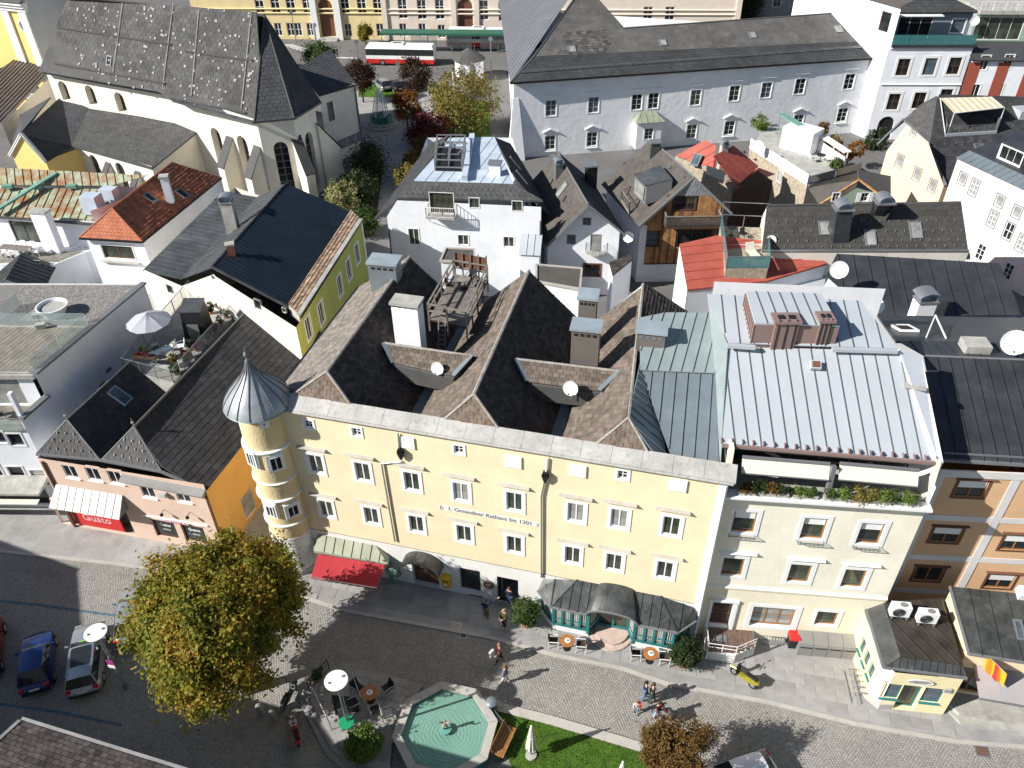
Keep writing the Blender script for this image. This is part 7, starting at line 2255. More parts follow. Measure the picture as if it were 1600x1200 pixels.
# back row: long white house, tall white house, striped house
def long_white_house():
 ze=9.6
 A,B=R2(804,129,ze),R2(1372,92,ze)
 f=Fac(A,B);f.o-=f.n*.75;L=f.L
 T=thing('long_white_house','long white house with grey shingled roof and pedimented windows behind the garden','building',f.p(L/2,0,0))
 k=dict(frame='whitepaint',nx=2,ny=3,casing=.12,rec=.14,fw=.06)
 g=lambda*a:dict(glass=a[0])
 r1=[(861,169,g('glassblue')),(927.5,164,g('glassblue')),(995,159.5),(1021,157.5),(1087,152.5),(1147.5,146,g('glassgreen')),(1197.5,141,g('glassblue')),(1250,135),(1327,127.5)]
 r2=[(859.5,223),(925,217.5),(1080.5,205.5,g('glassgreen')),(1139.5,200),(1247,190),(1316,179.5)]
 h1=windows(T,f,r1,1.3,1.9,glass='glass',**k);h2=windows(T,f,r2,1.3,1.75,glass='glass',**k)
 wall(T,f,[(0,0),(L,0),(L,ze),(0,ze)],h1+h2,M['rough_white'],.14)
 for h in h1:ledge(T,f,(h[0][0]+h[1][0])/2,h[2][1]+.6,1.9,.18,.1,'whitepaint')
 for h in h2:
  s,z=(h[0][0]+h[1][0])/2,h[2][1]+.45
  mb=MB();mb.bar(f.p(s-1.0,z,.1),f.p(s,z+.45,.1),.22,.1);mb.bar(f.p(s,z+.45,.1),f.p(s+1.0,z,.1),.22,.1);mb.obj('pediment',M['whitepaint'],T)
  ledge(T,f,s,h[0][1]-.25,1.6,.15,.1,'whitepaint','sill')
 s=f.hit(1008,214)[0];c=f.p(s,0,.6)
 fo=Fac(f.p(s-1.6,0,1.3),f.p(s+1.6,0,1.3));hz=f.hit(1008,185)[1]
 z0=hz-3.4
 hw=[rect(1.6,hz-1.5,1.1,1.4)];window(T,fo,1.6,hz-1.5,1.1,1.4,glass='glass',**k)
 wall(T,fo,[(0,z0),(3.2,z0),(3.2,hz),(0,hz)],hw,M['rough_white'],.12,name='oriel_wall')
 mb=MB()
 for q in(0,3.2):mb.poly([fo.p(q,z0),fo.p(q,hz),fo.p(q,hz,-1.3),fo.p(q,z0,-1.3)])
 mb.poly([fo.p(0,z0),fo.p(3.2,z0),fo.p(3.2,z0,-1.3),fo.p(0,z0,-1.3)]);mb.obj('oriel_side',M['rough_white'],T)
 e0,e1,t1,t0=fo.p(-.3,hz,.3),fo.p(3.5,hz,.3),fo.p(2.5,hz+1.0,-1.2),fo.p(.7,hz+1.0,-1.2)
 seamroof(T,[e0,e1,t1,t0],.8,M['canopygreen']);slab(T,[fo.p(-.3,hz,-1.2),e0,t0],M['canopygreen'],.06);slab(T,[e1,fo.p(3.5,hz,-1.2),t1],M['canopygreen'],.06)
 E0,E1=R(797,129,ze),R(1381,89,ze)
 r0,r1_=R(976,44,15.2),R(1326,19,15.2)
 pk0,pk1=R(897,-1,17.2),R(936,-1,17.2)
 top0,top1=R(908,-40,19.2),R(925,-40,19.0)
 lower=lambda t:(lerp(E0,pk0,t),lerp(E1,R(1352,45,13.2),t))
 PL=[E0,E1,R(976,44,12.9)]
 m0,m1,r1_,r0,pk1,pk0,top1,top0=flat(PL,(834,88),(1374,63),(1326,19),(976,44),(936,-1),(897,-1),(925,-40),(908,-40))
 tileroof(T,[E0,E1,m1,m0],.6,.45,M['darkslate2'],name='slates',lift=.02)
 tileroof(T,[m0,m1,r1_,r0,pk1,top1,top0,pk0],.6,.45,M['greyoldslate'],name='slates',lift=.03)
 lb=R(790,-30,12)
 bk=Vector((E0.x-1.0,E0.y+40,ze))
 seamroof(T,[E0,m0,pk0,top0,bk],.8,M['greymetal_roof'],rib=.04,along=top0-E0)
 e=f.n.to_3d()*-1
 R1b=E1+e*14
 tileroof(T,[E1,R1b,r1_],.6,.45,M['darkslate2'],name='slates')
 tileroof(T,[r1_,R1b,R1b-Vector((46,8,0))+Vector((0,0,0)),r0],.7,.5,M['darkslate2'],name='slates')
 mb=MB();mb.poly([pk1,r0,r0+e*10+Vector((0,0,-5)),pk1+e*12+Vector((2,0,-7))]);mb.obj('roof_side',M['darkslate2'],T)
 ridge(T,[r0,r1_],.12,M['slate']);ridge(T,[E0,m0,pk0,top0],.12,M['greymetal'],'hip_cap')
 rl=[E0,E1,m1];ru=[m0,m1,r1_]
 for x,y in((894,77),(1036,67),(1176,55),(1310,46)):skylight_at(T,rl if x<900 else ru,x,y,.8,1.1,glass='glasspale',frame='steel')
 n=plane_axes(rl)[2];a,b=on_plane(rl,812,115),on_plane(rl,1373,73)
 mb=MB()
 for hh in(.12,.32):mb.bar(a+n*hh,b+n*hh,.05)
 for i in range(61):p=lerp(a,b,i/60);mb.bar(p,p+n*.38,.05)
 mb.obj('snow_rail',M['steel'],T)
 strip(T,[E0+Vector((0,-.08,-.08)),E1+Vector((0,-.08,-.08))],.2,.2,M['black'],'gutter')
 mb=MB()
 c=[f.p(0,0),Vector((f.o.x-.5,f.o.y+34,0)),f.p(L,0,-13),f.p(L,0)]
 for p,q in zip(c[:-1],c[1:]):mb.poly([V3(p,0),V3(q,0),V3(q,ze),V3(p,ze)])
 mb.obj('wall',M['rough_white'],T)
 mb=MB();mb.hexa([f.p(-.9,0,.9),f.p(1.2,0,.9),f.p(1.2,0,-.1),f.p(-.9,0,-.1)],[f.p(-.1,7.5,.05),f.p(.6,7.5,.05),f.p(.6,7.5,-.1),f.p(-.1,7.5,-.1)]);mb.obj('corner_buttress',M['rough_white'],T)
M['darkslate2']=mat('dark slate roof',(0.055,0.056,0.058),rough=.8,var=.2,vscale=.3,island=.15)
M['greyoldslate']=mat('grey weathered slate',(0.10,0.096,0.09),rough=.9,var=.25,vscale=.5,island=.5,dirt=.7,dirtcol=(.19,.18,.16),dscale=.9)
M['greymetal_roof']=mat('mid grey roof sheet',(0.17,0.178,0.19),rough=.5,metal=.15,var=.12,vscale=.5)
long_white_house()
def tall_white_house():
 z=11.5
 A,B=R2(1392,73,z),R2(1521,73,z)
 f=Fac(A,B)
 T=thing('tall_white_house','tall white house with a teal glass roof terrace and dark gable','building',f.p(f.L/2,0,0))
 k=dict(frame='brownframe',glass='glass',casing=.28,nx=2,ny=2,rec=.16)
 h=windows(T,f,[(1411,105),(1453,104,dict(glass='glassblue',nx=1,ny=1)),(1491,103),(1396,159),(1436,157),(1477,152)],1.45,2.0,**k)
 s,zz=f.hit(1380,210);h.append(arch(s,0,2.0,3.0));
 wall(T,f,[(-.2,0),(f.L,0),(f.L,z),(-.2,z)],h,M['white'],.2)
 mb=MB();mb.box(f.p(s,1.5,-.25),(2,.1,3),f.rz);mb.obj('gate',M['black'],T)
 for zz in(z-.3,f.hit(1450,133)[1]):ledge(T,f,f.L/2,zz,f.L,.15,.2,'whitepaint','string_course')
 g=Vector((-.35,1,0)).normalized()*26
 C=V3(A,0);D=V3(A,0)+Vector((-7.5,16,0))
 sf=Fac(D,C)
 hs=windows(T,sf,[(1383,34)],1.5,2.2,frame='brownframe',glass='glass',casing=.3,nx=1)
 wall(T,sf,[(0,0),(sf.L,0),(sf.L,z+4.2),(0,z+4.2)],hs,M['white'],.2,name='side_wall')
 mb=MB();mb.poly([V3(B,0),V3(B,z),V3(B,z)+g,V3(B,0)+g]);mb.poly([D,V3(D,z),V3(B,z)+g,V3(B,0)+g]);mb.obj('wall',M['white'],T)
 mb=MB();mb.prism([f.p(0,0,.3),f.p(f.L+.2,0,.3),f.p(f.L,0,-4),f.p(0,0,-4)],z,z+.3);mb.obj('terrace_floor',M['darkmetal'],T)
 for i in range(5):
  mb=MB();mb.box(f.p(f.L*(i+.5)/5,z+.85,.2),(f.L/5-.05,.05,1.1),f.rz);mb.obj('glass_panel',M['tealclear'],T)
 f2=Fac(f.p(0,0,-2.6),f.p(f.L,0,-2.6));hh=[[(1.2,z+.3),(5.2,z+.3),(5.2,z+2.9),(1.2,z+2.9)],[(7.6,z+.9),(9.2,z+.9),(9.2,z+2.5),(7.6,z+2.5)]]
 window(T,f2,3.2,z+1.6,4,2.6,nx=3,frame='whitepaint',glass='glass',casing=0);window(T,f2,8.4,z+1.7,1.6,1.6,nx=1,frame='whitepaint',glass='glassblue',casing=.1)
 wall(T,f2,[(0,z),(f2.L,z),(f2.L,z+3.4),(0,z+3.4)],hh,M['greyblue'],.1,name='terrace_wall')
 zt=z+3.4
 a,b,p=R(1403,25,zt),R(1535,13,zt),R(1468,2,zt+1.2)
 a,b=f2.p(-.3,zt,.6),f2.p(f2.L+.6,zt,.6);p=f2.p(f2.L*.55,zt+1.9,-2.5)
 tileroof(T,[a,b,p],.6,.45,M['darkslate2'],name='slates')
 pb=p+g;slab(T,[a,p,pb,a+g],M['brownslate'],.15);slab(T,[p,b,b+g,pb],M['greymetal_roof'],.15)
 strip(T,[f2.p(.2,zt-.25,1.0),f2.p(5.8,zt-.25,1.0)],.8,.1,M['whitepaint'],'blind')
 d=f2.p(f2.L-.2,z+2.6,1.2);satellite(d,'square white dish at the right end of the teal glass terrace',.55,Vector((-.2,-1,.2)),mast=1.2)
 f3=Fac(f.p(f.L+.1,0,.4),f.p(f.L+14,0,.9))
 S=thing('striped_house','white house with dark red stripes between the windows at the upper right','building',f3.p(f3.L/2,0,0))
 zs=10.2
 h=windows(S,f3,[(1538,98),(1575,97),(1523,143),(1559,142)],1.0,1.7,frame='whitepaint',glass='glass',casing=.1,nx=2)
 wall(S,f3,[(0,0),(f3.L,0),(f3.L,zs),(0,zs)],h,M['white'],.12)
 for i in range(4):
  for z0,z1 in((5.3,9.8),(.5,4.9)):
   mb=MB();mb.box(f3.p(.6+i*3.35,(z0+z1)/2,.02),(1.35,.04,z1-z0),f3.rz);mb.obj('red_stripe',M['redbrown'],S)
 slab(S,[f3.p(-.2,zs,.5),f3.p(f3.L,zs,.5),f3.p(f3.L,zs+1.5,-2.5),f3.p(-.2,zs+1.5,-2.5)],M['darkslate2'],.15)
 f4=Fac(f3.p(0,0,-2.4),f3.p(f3.L,0,-2.4))
 window(S,f4,3.0,zs+2.9,5.5,2.6,nx=4,frame='whitepaint',glass='glassgreen',casing=.0)
 wall(S,f4,[(0,zs+1),(f4.L,zs+1),(f4.L,zs+4.6),(0,zs+4.6)],[rect(3.0,zs+2.9,5.5,2.6)],M['greenplaster'],.1,name='terrace_wall')
 mb=MB();mb.prism([f4.p(0,0,.6),f4.p(f4.L,0,.6),f4.p(f4.L,0,-9),f4.p(0,0,-9)],zs+4.6,zs+5.0);mb.obj('flat_roof',M['concrete'],S)
 railing(S,[f4.p(0,zs+5,.4),f4.p(f4.L,zs+5,.4)],1.0,.5,'whitepaint')
 mb=MB();e=f3.n.to_3d()*-14
 for p,q in((f3.p(f3.L,0),f3.p(f3.L,0)+e),(f3.p(f3.L,0)+e,f3.p(0,0)+e)):mb.poly([V3(p,0),V3(q,0),V3(q,zs+4.6),V3(p,zs+4.6)])
 mb.obj('wall',M['white'],S)
M['greyblue']=plaster('grey blue plaster',(0.22,0.25,0.30))
def satellite(p,label,r=.42,d=Vector((-.55,-.8,.35)),mast=.9,group='satellite dishes on the roofs'):
 """dish on a short mast: reflector, arm with receiver, mast"""
 T=thing('satellite_dish',label,'satellite dish',p-Vector((0,0,mast)),0,group)
 d=d.normalized();a=d.orthogonal().normalized();b=d.cross(a)
 mb=MB();c=p
 rows=[]
 for k in range(5):
  rr=r*k/4;rows.append([c+(a*math.cos(2*math.pi*i/20)+b*math.sin(2*math.pi*i/20))*max(rr,.002)+d*(.16*r*(k/4)**2*1.6)for i in range(20)])
 mb.grid(rows,0,True);mb.grid([[v-d*.025 for v in r_]for r_ in rows],0,True);mb.obj('reflector',M['dishwhite'],T,smooth=True)
 mb=MB();mb.tube(c-d*.03,c-d*.15-Vector((0,0,.05)),.04);mb.tube(c-d*.15,Vector((c.x-d.x*.15,c.y-d.y*.15,p.z-mast)),.03);mb.obj('mast',M['steel'],T)
 tip=c+d*r*1.0-Vector((0,0,r*.6))
 mb=MB();mb.bar(c-Vector((0,0,r*.9)),tip,.025);mb.box(tip,(.07,.07,.1));mb.obj('receiver_arm',M['greymetal'],T)
 return T
tall_white_house()
# church
def church():
 T=thing('church','pale church with a large grey slate roof, pointed choir and buttresses','church',R(300,260,0))
 ze,zr=10.0,18.5
 zlow=9.2
 e0,e1,e2,e3=R(66,113,ze),R(257,146,ze),R(272,158,ze),R(397,191,ze)
 r0,r1=R(96,-8,zr),R(413,24,zr)
 m1,m2=R(460,185,ze),R(501,160,ze)
 cs=M['churchshingle']
 rb=r0+(r0-r1)*.3;eb=e0+(e0-e1)*.3
 tileroof(T,[e0,e1,e2,e3,r1,r0],.75,.5,cs,name='slates',lift=.03)
 tileroof(T,[e3,m1,r1],.6,.45,M['choirslate'],name='slates');tileroof(T,[m1,m2,r1],.6,.45,M['choirslate'],name='slates')
 back=Vector((r1.x-e3.x,r1.y-e3.y,0))*2
 b3,b0=e3+back,e0+back
 tileroof(T,[m2,b3,r1],.7,.5,cs,name='slates',lift=.02);slab(T,[r0,r1,b3,b0],cs,.15)
 ridge(T,[r0,r1],.16,M['slate']);
 for a in(e3,m1,m2):ridge(T,[a,r1],.12,M['slate'],'hip_cap')
 rp=[e0,e1,e2,e3,r1,r0];e,g,n=plane_axes(rp);rr=random.Random(5)
 mb=MB();k=0
 while k<170:
  x,y=rr.uniform(120,405),rr.uniform(5,180)
  p=on_plane(rp,x,y);q=[((v-rp[0]).dot(e),(v-rp[0]).dot(g))for v in rp]
  if not inside(((p-rp[0]).dot(e),(p-rp[0]).dot(g)),q):continue
  s=rr.uniform(.18,.34);mb.box(p+n*.07,(s,s*.8,.03),ux=e,uy=g,uz=n);k+=1
 o=mb.obj('pale_slates',M['paleslate'],T);o['kind']='stuff'
 for(x0,y0,x1,y1)in((193,5,178,113),(272,5,255,140),(312,15,300,150),(394,20,378,170)):
  mb=MB();mb.bar(on_plane(rp,x0,y0)+n*.12,on_plane(rp,x1,y1)+n*.12,.06);mb.obj('lightning_wire',M['concrete'],T)
 for(x0,y0,x1,y1)in((85,99,259,131),(280,156,385,177),(90,43,268,70),(290,80,395,95)):
  mb=MB();mb.bar(on_plane(rp,x0,y0)+n*.15,on_plane(rp,x1,y1)+n*.15,.1,.16);mb.obj('snow_rail',M['slate'],T)
 skylight_at(T,rp,171,95,.7,1.0,glass='glass')
 strip(T,[e0,e1,e2,e3,m1,m2],.3,.22,M['oldmetal'],'gutter')
 i=(r1-e3);i.z=0;i.normalize()
 w=[Vector((p.x,p.y))+Vector((i.x,i.y))*.7 for p in(e0,e1,e3)]
 f=Fac(w[0],w[1])
 h=[]
 for(x,y)in((100,142),(142,149),(188,160)):s,z=f.hit(x,y);h.append(arch(s,z-1.2,1.5,2.4))
 wall(T,f,[(0,0),(f.L,0),(f.L,ze),(0,ze)],h,M['churchwall'],.9)
 f2=Fac(w[1],w[2])
 s,z=f2.hit(238,170);h2=[arch(s,z-1.2,1.5,2.4)]
 for(x,y,hh)in((342,232,5.0),(383,245,5.0)):
  s,z=f2.hit(x,y);h2.append(arch(s,max(.8,z-2.6),1.8,hh))
 wall(T,f2,[(0,0),(f2.L,0),(f2.L,ze),(0,ze)],h2,M['churchwall'],.9)
 for ff,hs in((f,h),(f2,h2)):
  for q in hs:
   s0,s1,z0,z1=q[0][0],q[1][0],q[0][1],max(v[1]for v in q)
   gb=MB();gb.box(ff.p((s0+s1)/2,(z0+z1)/2,-.8),(s1-s0,.05,z1-z0),ff.rz);go=gb.obj('window',M['glass'],T)
   gb=MB();gb.bar(ff.p((s0+s1)/2,z0,-.74),ff.p((s0+s1)/2,z1,-.74),.07)
   for k in range(1,4):gb.bar(ff.p(s0,z0+(z1-z0)*k/4,-.74),ff.p(s1,z0+(z1-z0)*k/4,-.74),.05)
   gb.obj('glazing_bar',M['greymetal'],go)
 cm=[w[2],Vector((m1.x,m1.y))+Vector((-.3,.7)),Vector((m2.x,m2.y))+Vector((-.8,.2)),Vector((b3.x,b3.y))]
 for a,b,px in((cm[0],cm[1],((437,235),)),(cm[1],cm[2],((487,235),))):
  ff=Fac(a,b);hs=[]
  for(x,y)in px:hs.append(arch(ff.L*.5,1.2,min(1.6,ff.L*.4),6.2))
  q=hs[0];s0,s1,z0,z1=q[0][0],q[1][0],q[0][1],max(v[1]for v in q)
  gb=MB();gb.box(ff.p((s0+s1)/2,(z0+z1)/2,-.5),(s1-s0,.05,z1-z0),ff.rz);go=gb.obj('window',M['glass'],T)
  gb=MB();gb.bar(ff.p((s0+s1)/2,z0,-.44),ff.p((s0+s1)/2,z1,-.44),.08)
  for k in range(1,8):gb.bar(ff.p(s0,z0+(z1-z0)*k/8,-.44),ff.p(s1,z0+(z1-z0)*k/8,-.44),.05)
  gb.obj('glazing_bar',M['greymetal'],go)
  wall(T,ff,[(0,0),(ff.L,0),(ff.L,ze),(0,ze)],hs,M['churchwall'],.6)
 mb=MB()
 for a,b in((cm[2],cm[3]),(cm[3],Vector((b0.x,b0.y))),(Vector((b0.x,b0.y)),w[0])):mb.poly([V3(a,0),V3(b,0),V3(b,ze),V3(a,ze)])
 mb.obj('wall',M['churchwall'],T)
 def buttress(p,d,h=7.2,wd=1.1,dp=2.3):
  d=Vector((d[0],d[1],0)).normalized();s=Vector((-d.y,d.x,0))*wd/2;p=Vector((p[0],p[1],0))-d*.3
  mb=MB();mb.hexa([p-s,p+d*dp-s,p+d*dp+s,p+s],[p-s+Vector((0,0,h)),p+d*dp-s+Vector((0,0,h*.55)),p+d*dp+s+Vector((0,0,h*.55)),p+s+Vector((0,0,h))])
  o=mb.obj('buttress',M['churchwall'],T)
  mb=MB();a,b=p+Vector((0,0,h+.06)),p+d*(dp+.12)+Vector((0,0,h*.55+.04));s*=1.15
  mb.hexa([a-s,b-s,b+s,a+s],[v+Vector((0,0,.12))for v in(a-s,b-s,b+s,a+s)]);mb.obj('cap',M['slate'],o)
 u2=f2.n;
 for(x,y)in((359,215),(402,228)):s,z=f2.hit(x,y);buttress(f2.p(s,0),u2)
 c=(cm[0]+cm[2])/2
 for p in(cm[1],cm[2]):buttress(p,(p-c),7.6,1.0,2.6)
 A=[R(320,199,6.2),R(236,262,4.6),R(113,229,4.6),R(97,150,6.6)]
 tileroof(T,[A[2],A[1],A[0],R(137,168,6.4)],.55,.42,M['greyshingle'],name='slates',lift=.02)
 tileroof(T,[R(35,207,5.0),R(113,229,4.6),R(137,168,6.3),R(97,150,6.6)],.55,.42,M['choirslate'],name='slates')
 g0=R(20,236,4.8);g1=R(70,250,4.4);gp=R(35,207,5.6)
 fa=Fac(Vector((A[2].x+.4,A[2].y+.5)),Vector((A[1].x-.1,A[1].y+.4)))
 hs=[]
 for(x,y)in((150,262),(190,272)):s,z=fa.hit(x,y);hs.append(arch(s,.4,1.5,3.4))
 wall(T,fa,[(0,0),(fa.L,0),(fa.L,4.6),(0,4.6)],hs,M['churchwall'],.4,name='aisle_wall')
 for q in hs:
  gb=MB();gb.box(fa.p((q[0][0]+q[1][0])/2,2.1,-.35),(1.5,.05,3.4),fa.rz);gb.obj('window',M['glass'],T)
 for s in(fa.L*.38,fa.L*.78):buttress(fa.p(s,0),fa.n,3.6,.8,1.4)
 fe=Fac(Vector((A[1].x-.1,A[1].y+.4)),Vector((A[0].x-.2,A[0].y)))
 wall(T,fe,[(0,0),(fe.L,0),(fe.L,6.1),(0,4.6)],[],M['churchwall'],.2,name='aisle_wall')
 fp=Fac(R2(20,244,4.2),R2(72,254,4.0))
 pk=fp.hit(35,210)
 hp=[arch(fp.L*.45,.3,1.0,2.4)]
 wall(T,fp,[(0,0),(fp.L,0),(fp.L,4.1),(pk[0],max(5.4,pk[1])),(0,4.3)],hp,M['ochre'],.3,name='porch_wall',rm=M['whitepaint'])
 zp=max(5.4,pk[1])
 strip(T,[fp.p(-.3,4.3,.1),fp.p(pk[0],zp+.1,.1),fp.p(fp.L+.2,4.1,.1)],.35,.3,M['whitepaint'],'porch_verge')
 gb=MB();gb.box(fp.p(fp.L*.45,1.4,-.25),(1,.05,2.3),fp.rz);gb.obj('door',M['brownframe'],T)
 fs=Fac(fp.p(fp.L,0),(A[2].x+.4,A[2].y+.5));wall(T,fs,[(0,0),(fs.L,0),(fs.L,4.2),(0,4.2)],[],M['ochre'],.1,name='porch_wall')
 d=(A[3]-A[2]);slab(T,[fp.p(-.3,4.35,.3),fp.p(pk[0],zp+.15,.3),Vector((A[3].x-1.5,A[3].y,6.5)),Vector((A[3].x-5,A[3].y-2,5))],M['choirslate'],.12)
 slab(T,[fp.p(pk[0],zp+.15,.3),fp.p(fp.L+.3,4.15,.3),A[2]+Vector((0,0,.05)),A[3]+Vector((0,0,.05))],M['choirslate'],.12)
 b=[R(-60,250,3.8),R(2,192,4.6),R(76,118,6.6),R(-10,96,7.0)]
 b=[R(3,194,5.2),R(75,122,6.2),R(66,102,7.0),R(22,95,7.4),R(-60,150,6.4)]
 seamroof(T,b,.5,M['brownribbed'],rib=.08,along=b[1]-b[0])
 mb=MB();mb.poly([V3(b[0],0),V3(b[0],5.1),V3(b[1],6.1),V3(b[1],0)]);mb.obj('sacristy_wall',M['churchwall'],T)
 z=8.4
 p0,p1,p2=R(499,151,z),R(554,130,z),R(470,107,z+1.5)
 fc=Fac(R2(499,151,z),R2(553,131,z))
 s,zz=fc.hit(517,174);hc=[rect(s,zz,1.0,2.3)]
 window(T,fc,s,zz,1.0,2.3,nx=3,ny=6,frame='greymetal',glass='glasspale',casing=.0,panes=False)
 s2,z2=fc.hit(545,238);
 wall(T,fc,[(0,0),(fc.L,0),(fc.L,z),(0,z)],hc,M['churchwall'],.3,name='chapel_wall')
 gb=MB();gb.box(fc.p(s,zz,-.25),(1,.03,2.3),fc.rz);gb.obj('window',M['glasspale'],T)
 mb=MB();mb.box(fc.p(fc.L*.62,1.9,.06),(4.2,.12,1.1),fc.rz);no=mb.obj('mosaic_panel',M['greymetal'],T)
 for k in range(6):
  mb=MB();mb.box(fc.p(fc.L*.62-1.75+k*.7,1.9,.13),(.55,.04,.8),fc.rz);mb.obj('tile',M['glasspale' if k%2 else 'zincgreen'],no)
 mb=MB();q=fc.p(fc.L,0);v=Vector((-6,12,0));mb.poly([q,V3(q,z),V3(q,z)+v,q+v]);mb.obj('chapel_wall',M['churchwall'],T)
 tileroof(T,[p0+Vector((0,-.2,0)),p1+Vector((.3,-.1,0)),p1+v*.7+Vector((0,0,1.6)),R(466,104,z+1.8)],.6,.45,M['choirslate'],name='slates')
 mb=MB();mb.bar(fc.p(fc.L,.1,.1),fc.p(fc.L,z,.1),.16);mb.obj('downpipe',M['greymetal'],T)
M['choirslate']=mat('dark choir slate',(0.065,0.066,0.07),rough=.85,var=.2,vscale=.6,island=.12)
M['paleslate']=mat('pale bleached slate',(0.36,0.355,0.34),rough=.9,var=.2,vscale=1.5)
M['brownribbed']=mat('brown ribbed sheet',(0.16,0.13,0.11),rough=.6,var=.2,vscale=.8,metal=.1)
church()
def church_tower():
 f=Fac(R2(-20,92,7),R2(72,104,7))
 T=thing('church_tower','yellow and white baroque church tower with a round window at the left edge','tower',f.p(f.L/2,0,0))
 s,z=f.hit(36,40)
 n=16;hole=[(s+.55*math.cos(2*math.pi*i/n),z+.7*math.sin(2*math.pi*i/n))for i in range(n)]
 L=f.L;H_=24
 wall(T,f,[(0,0),(L,0),(L,H_),(0,H_)],[hole],M['ochre'],.5,rm=M['whitepaint'])
 gb=MB();gb.box(f.p(s,z,-.45),(1.3,.05,1.5),f.rz);gb.obj('window',M['glass'],T)
 mb=MB()
 for i in range(n):mb.bar(f.p(*(hole[i]),.06),f.p(*(hole[(i+1)%n]),.06),.3,.2)
 mb.obj('window_ring',M['whitepaint'],T)
 for a in(.7,L-.7,s-2.3):
  mb=MB();mb.box(f.p(a,H_/2,.12),(1.3,.3,H_),f.rz);mb.obj('pilaster',M['whitepaint'],T)
 for zz in(f.hit(30,14)[1],f.hit(30,60)[1]-8):
  mb=MB()
  for(dz,w,p_)in((0,.5,.5),(.45,.4,.8),(.8,.25,1.1)):mb.box(f.p(L/2,zz+dz,p_/2-.1),(L+p_,p_,w),f.rz)
  mb.obj('cornice',M['whitepaint'],T)
  slab(T,[f.p(-1,zz+1.0,1.1),f.p(L+.6,zz+1.0,1.1),f.p(L+.1,zz+1.5,0),f.p(-.5,zz+1.5,0)],M['slate'],.08,'cornice_roof')
 b=f.n.to_3d()*-9
 mb=MB();q=f.p(L,0)
 for p,r_ in((q,q+b),(q+b,f.p(0,0)+b),(f.p(0,0)+b,f.p(0,0))):mb.poly([p,r_,V3(r_,H_),V3(p,H_)])
 mb.obj('wall',M['greystonewall'],T)
M['greystonewall']=plaster('plain grey plaster',(0.55,0.55,0.54))  # even grey for the tower's side and back walls
church_tower()
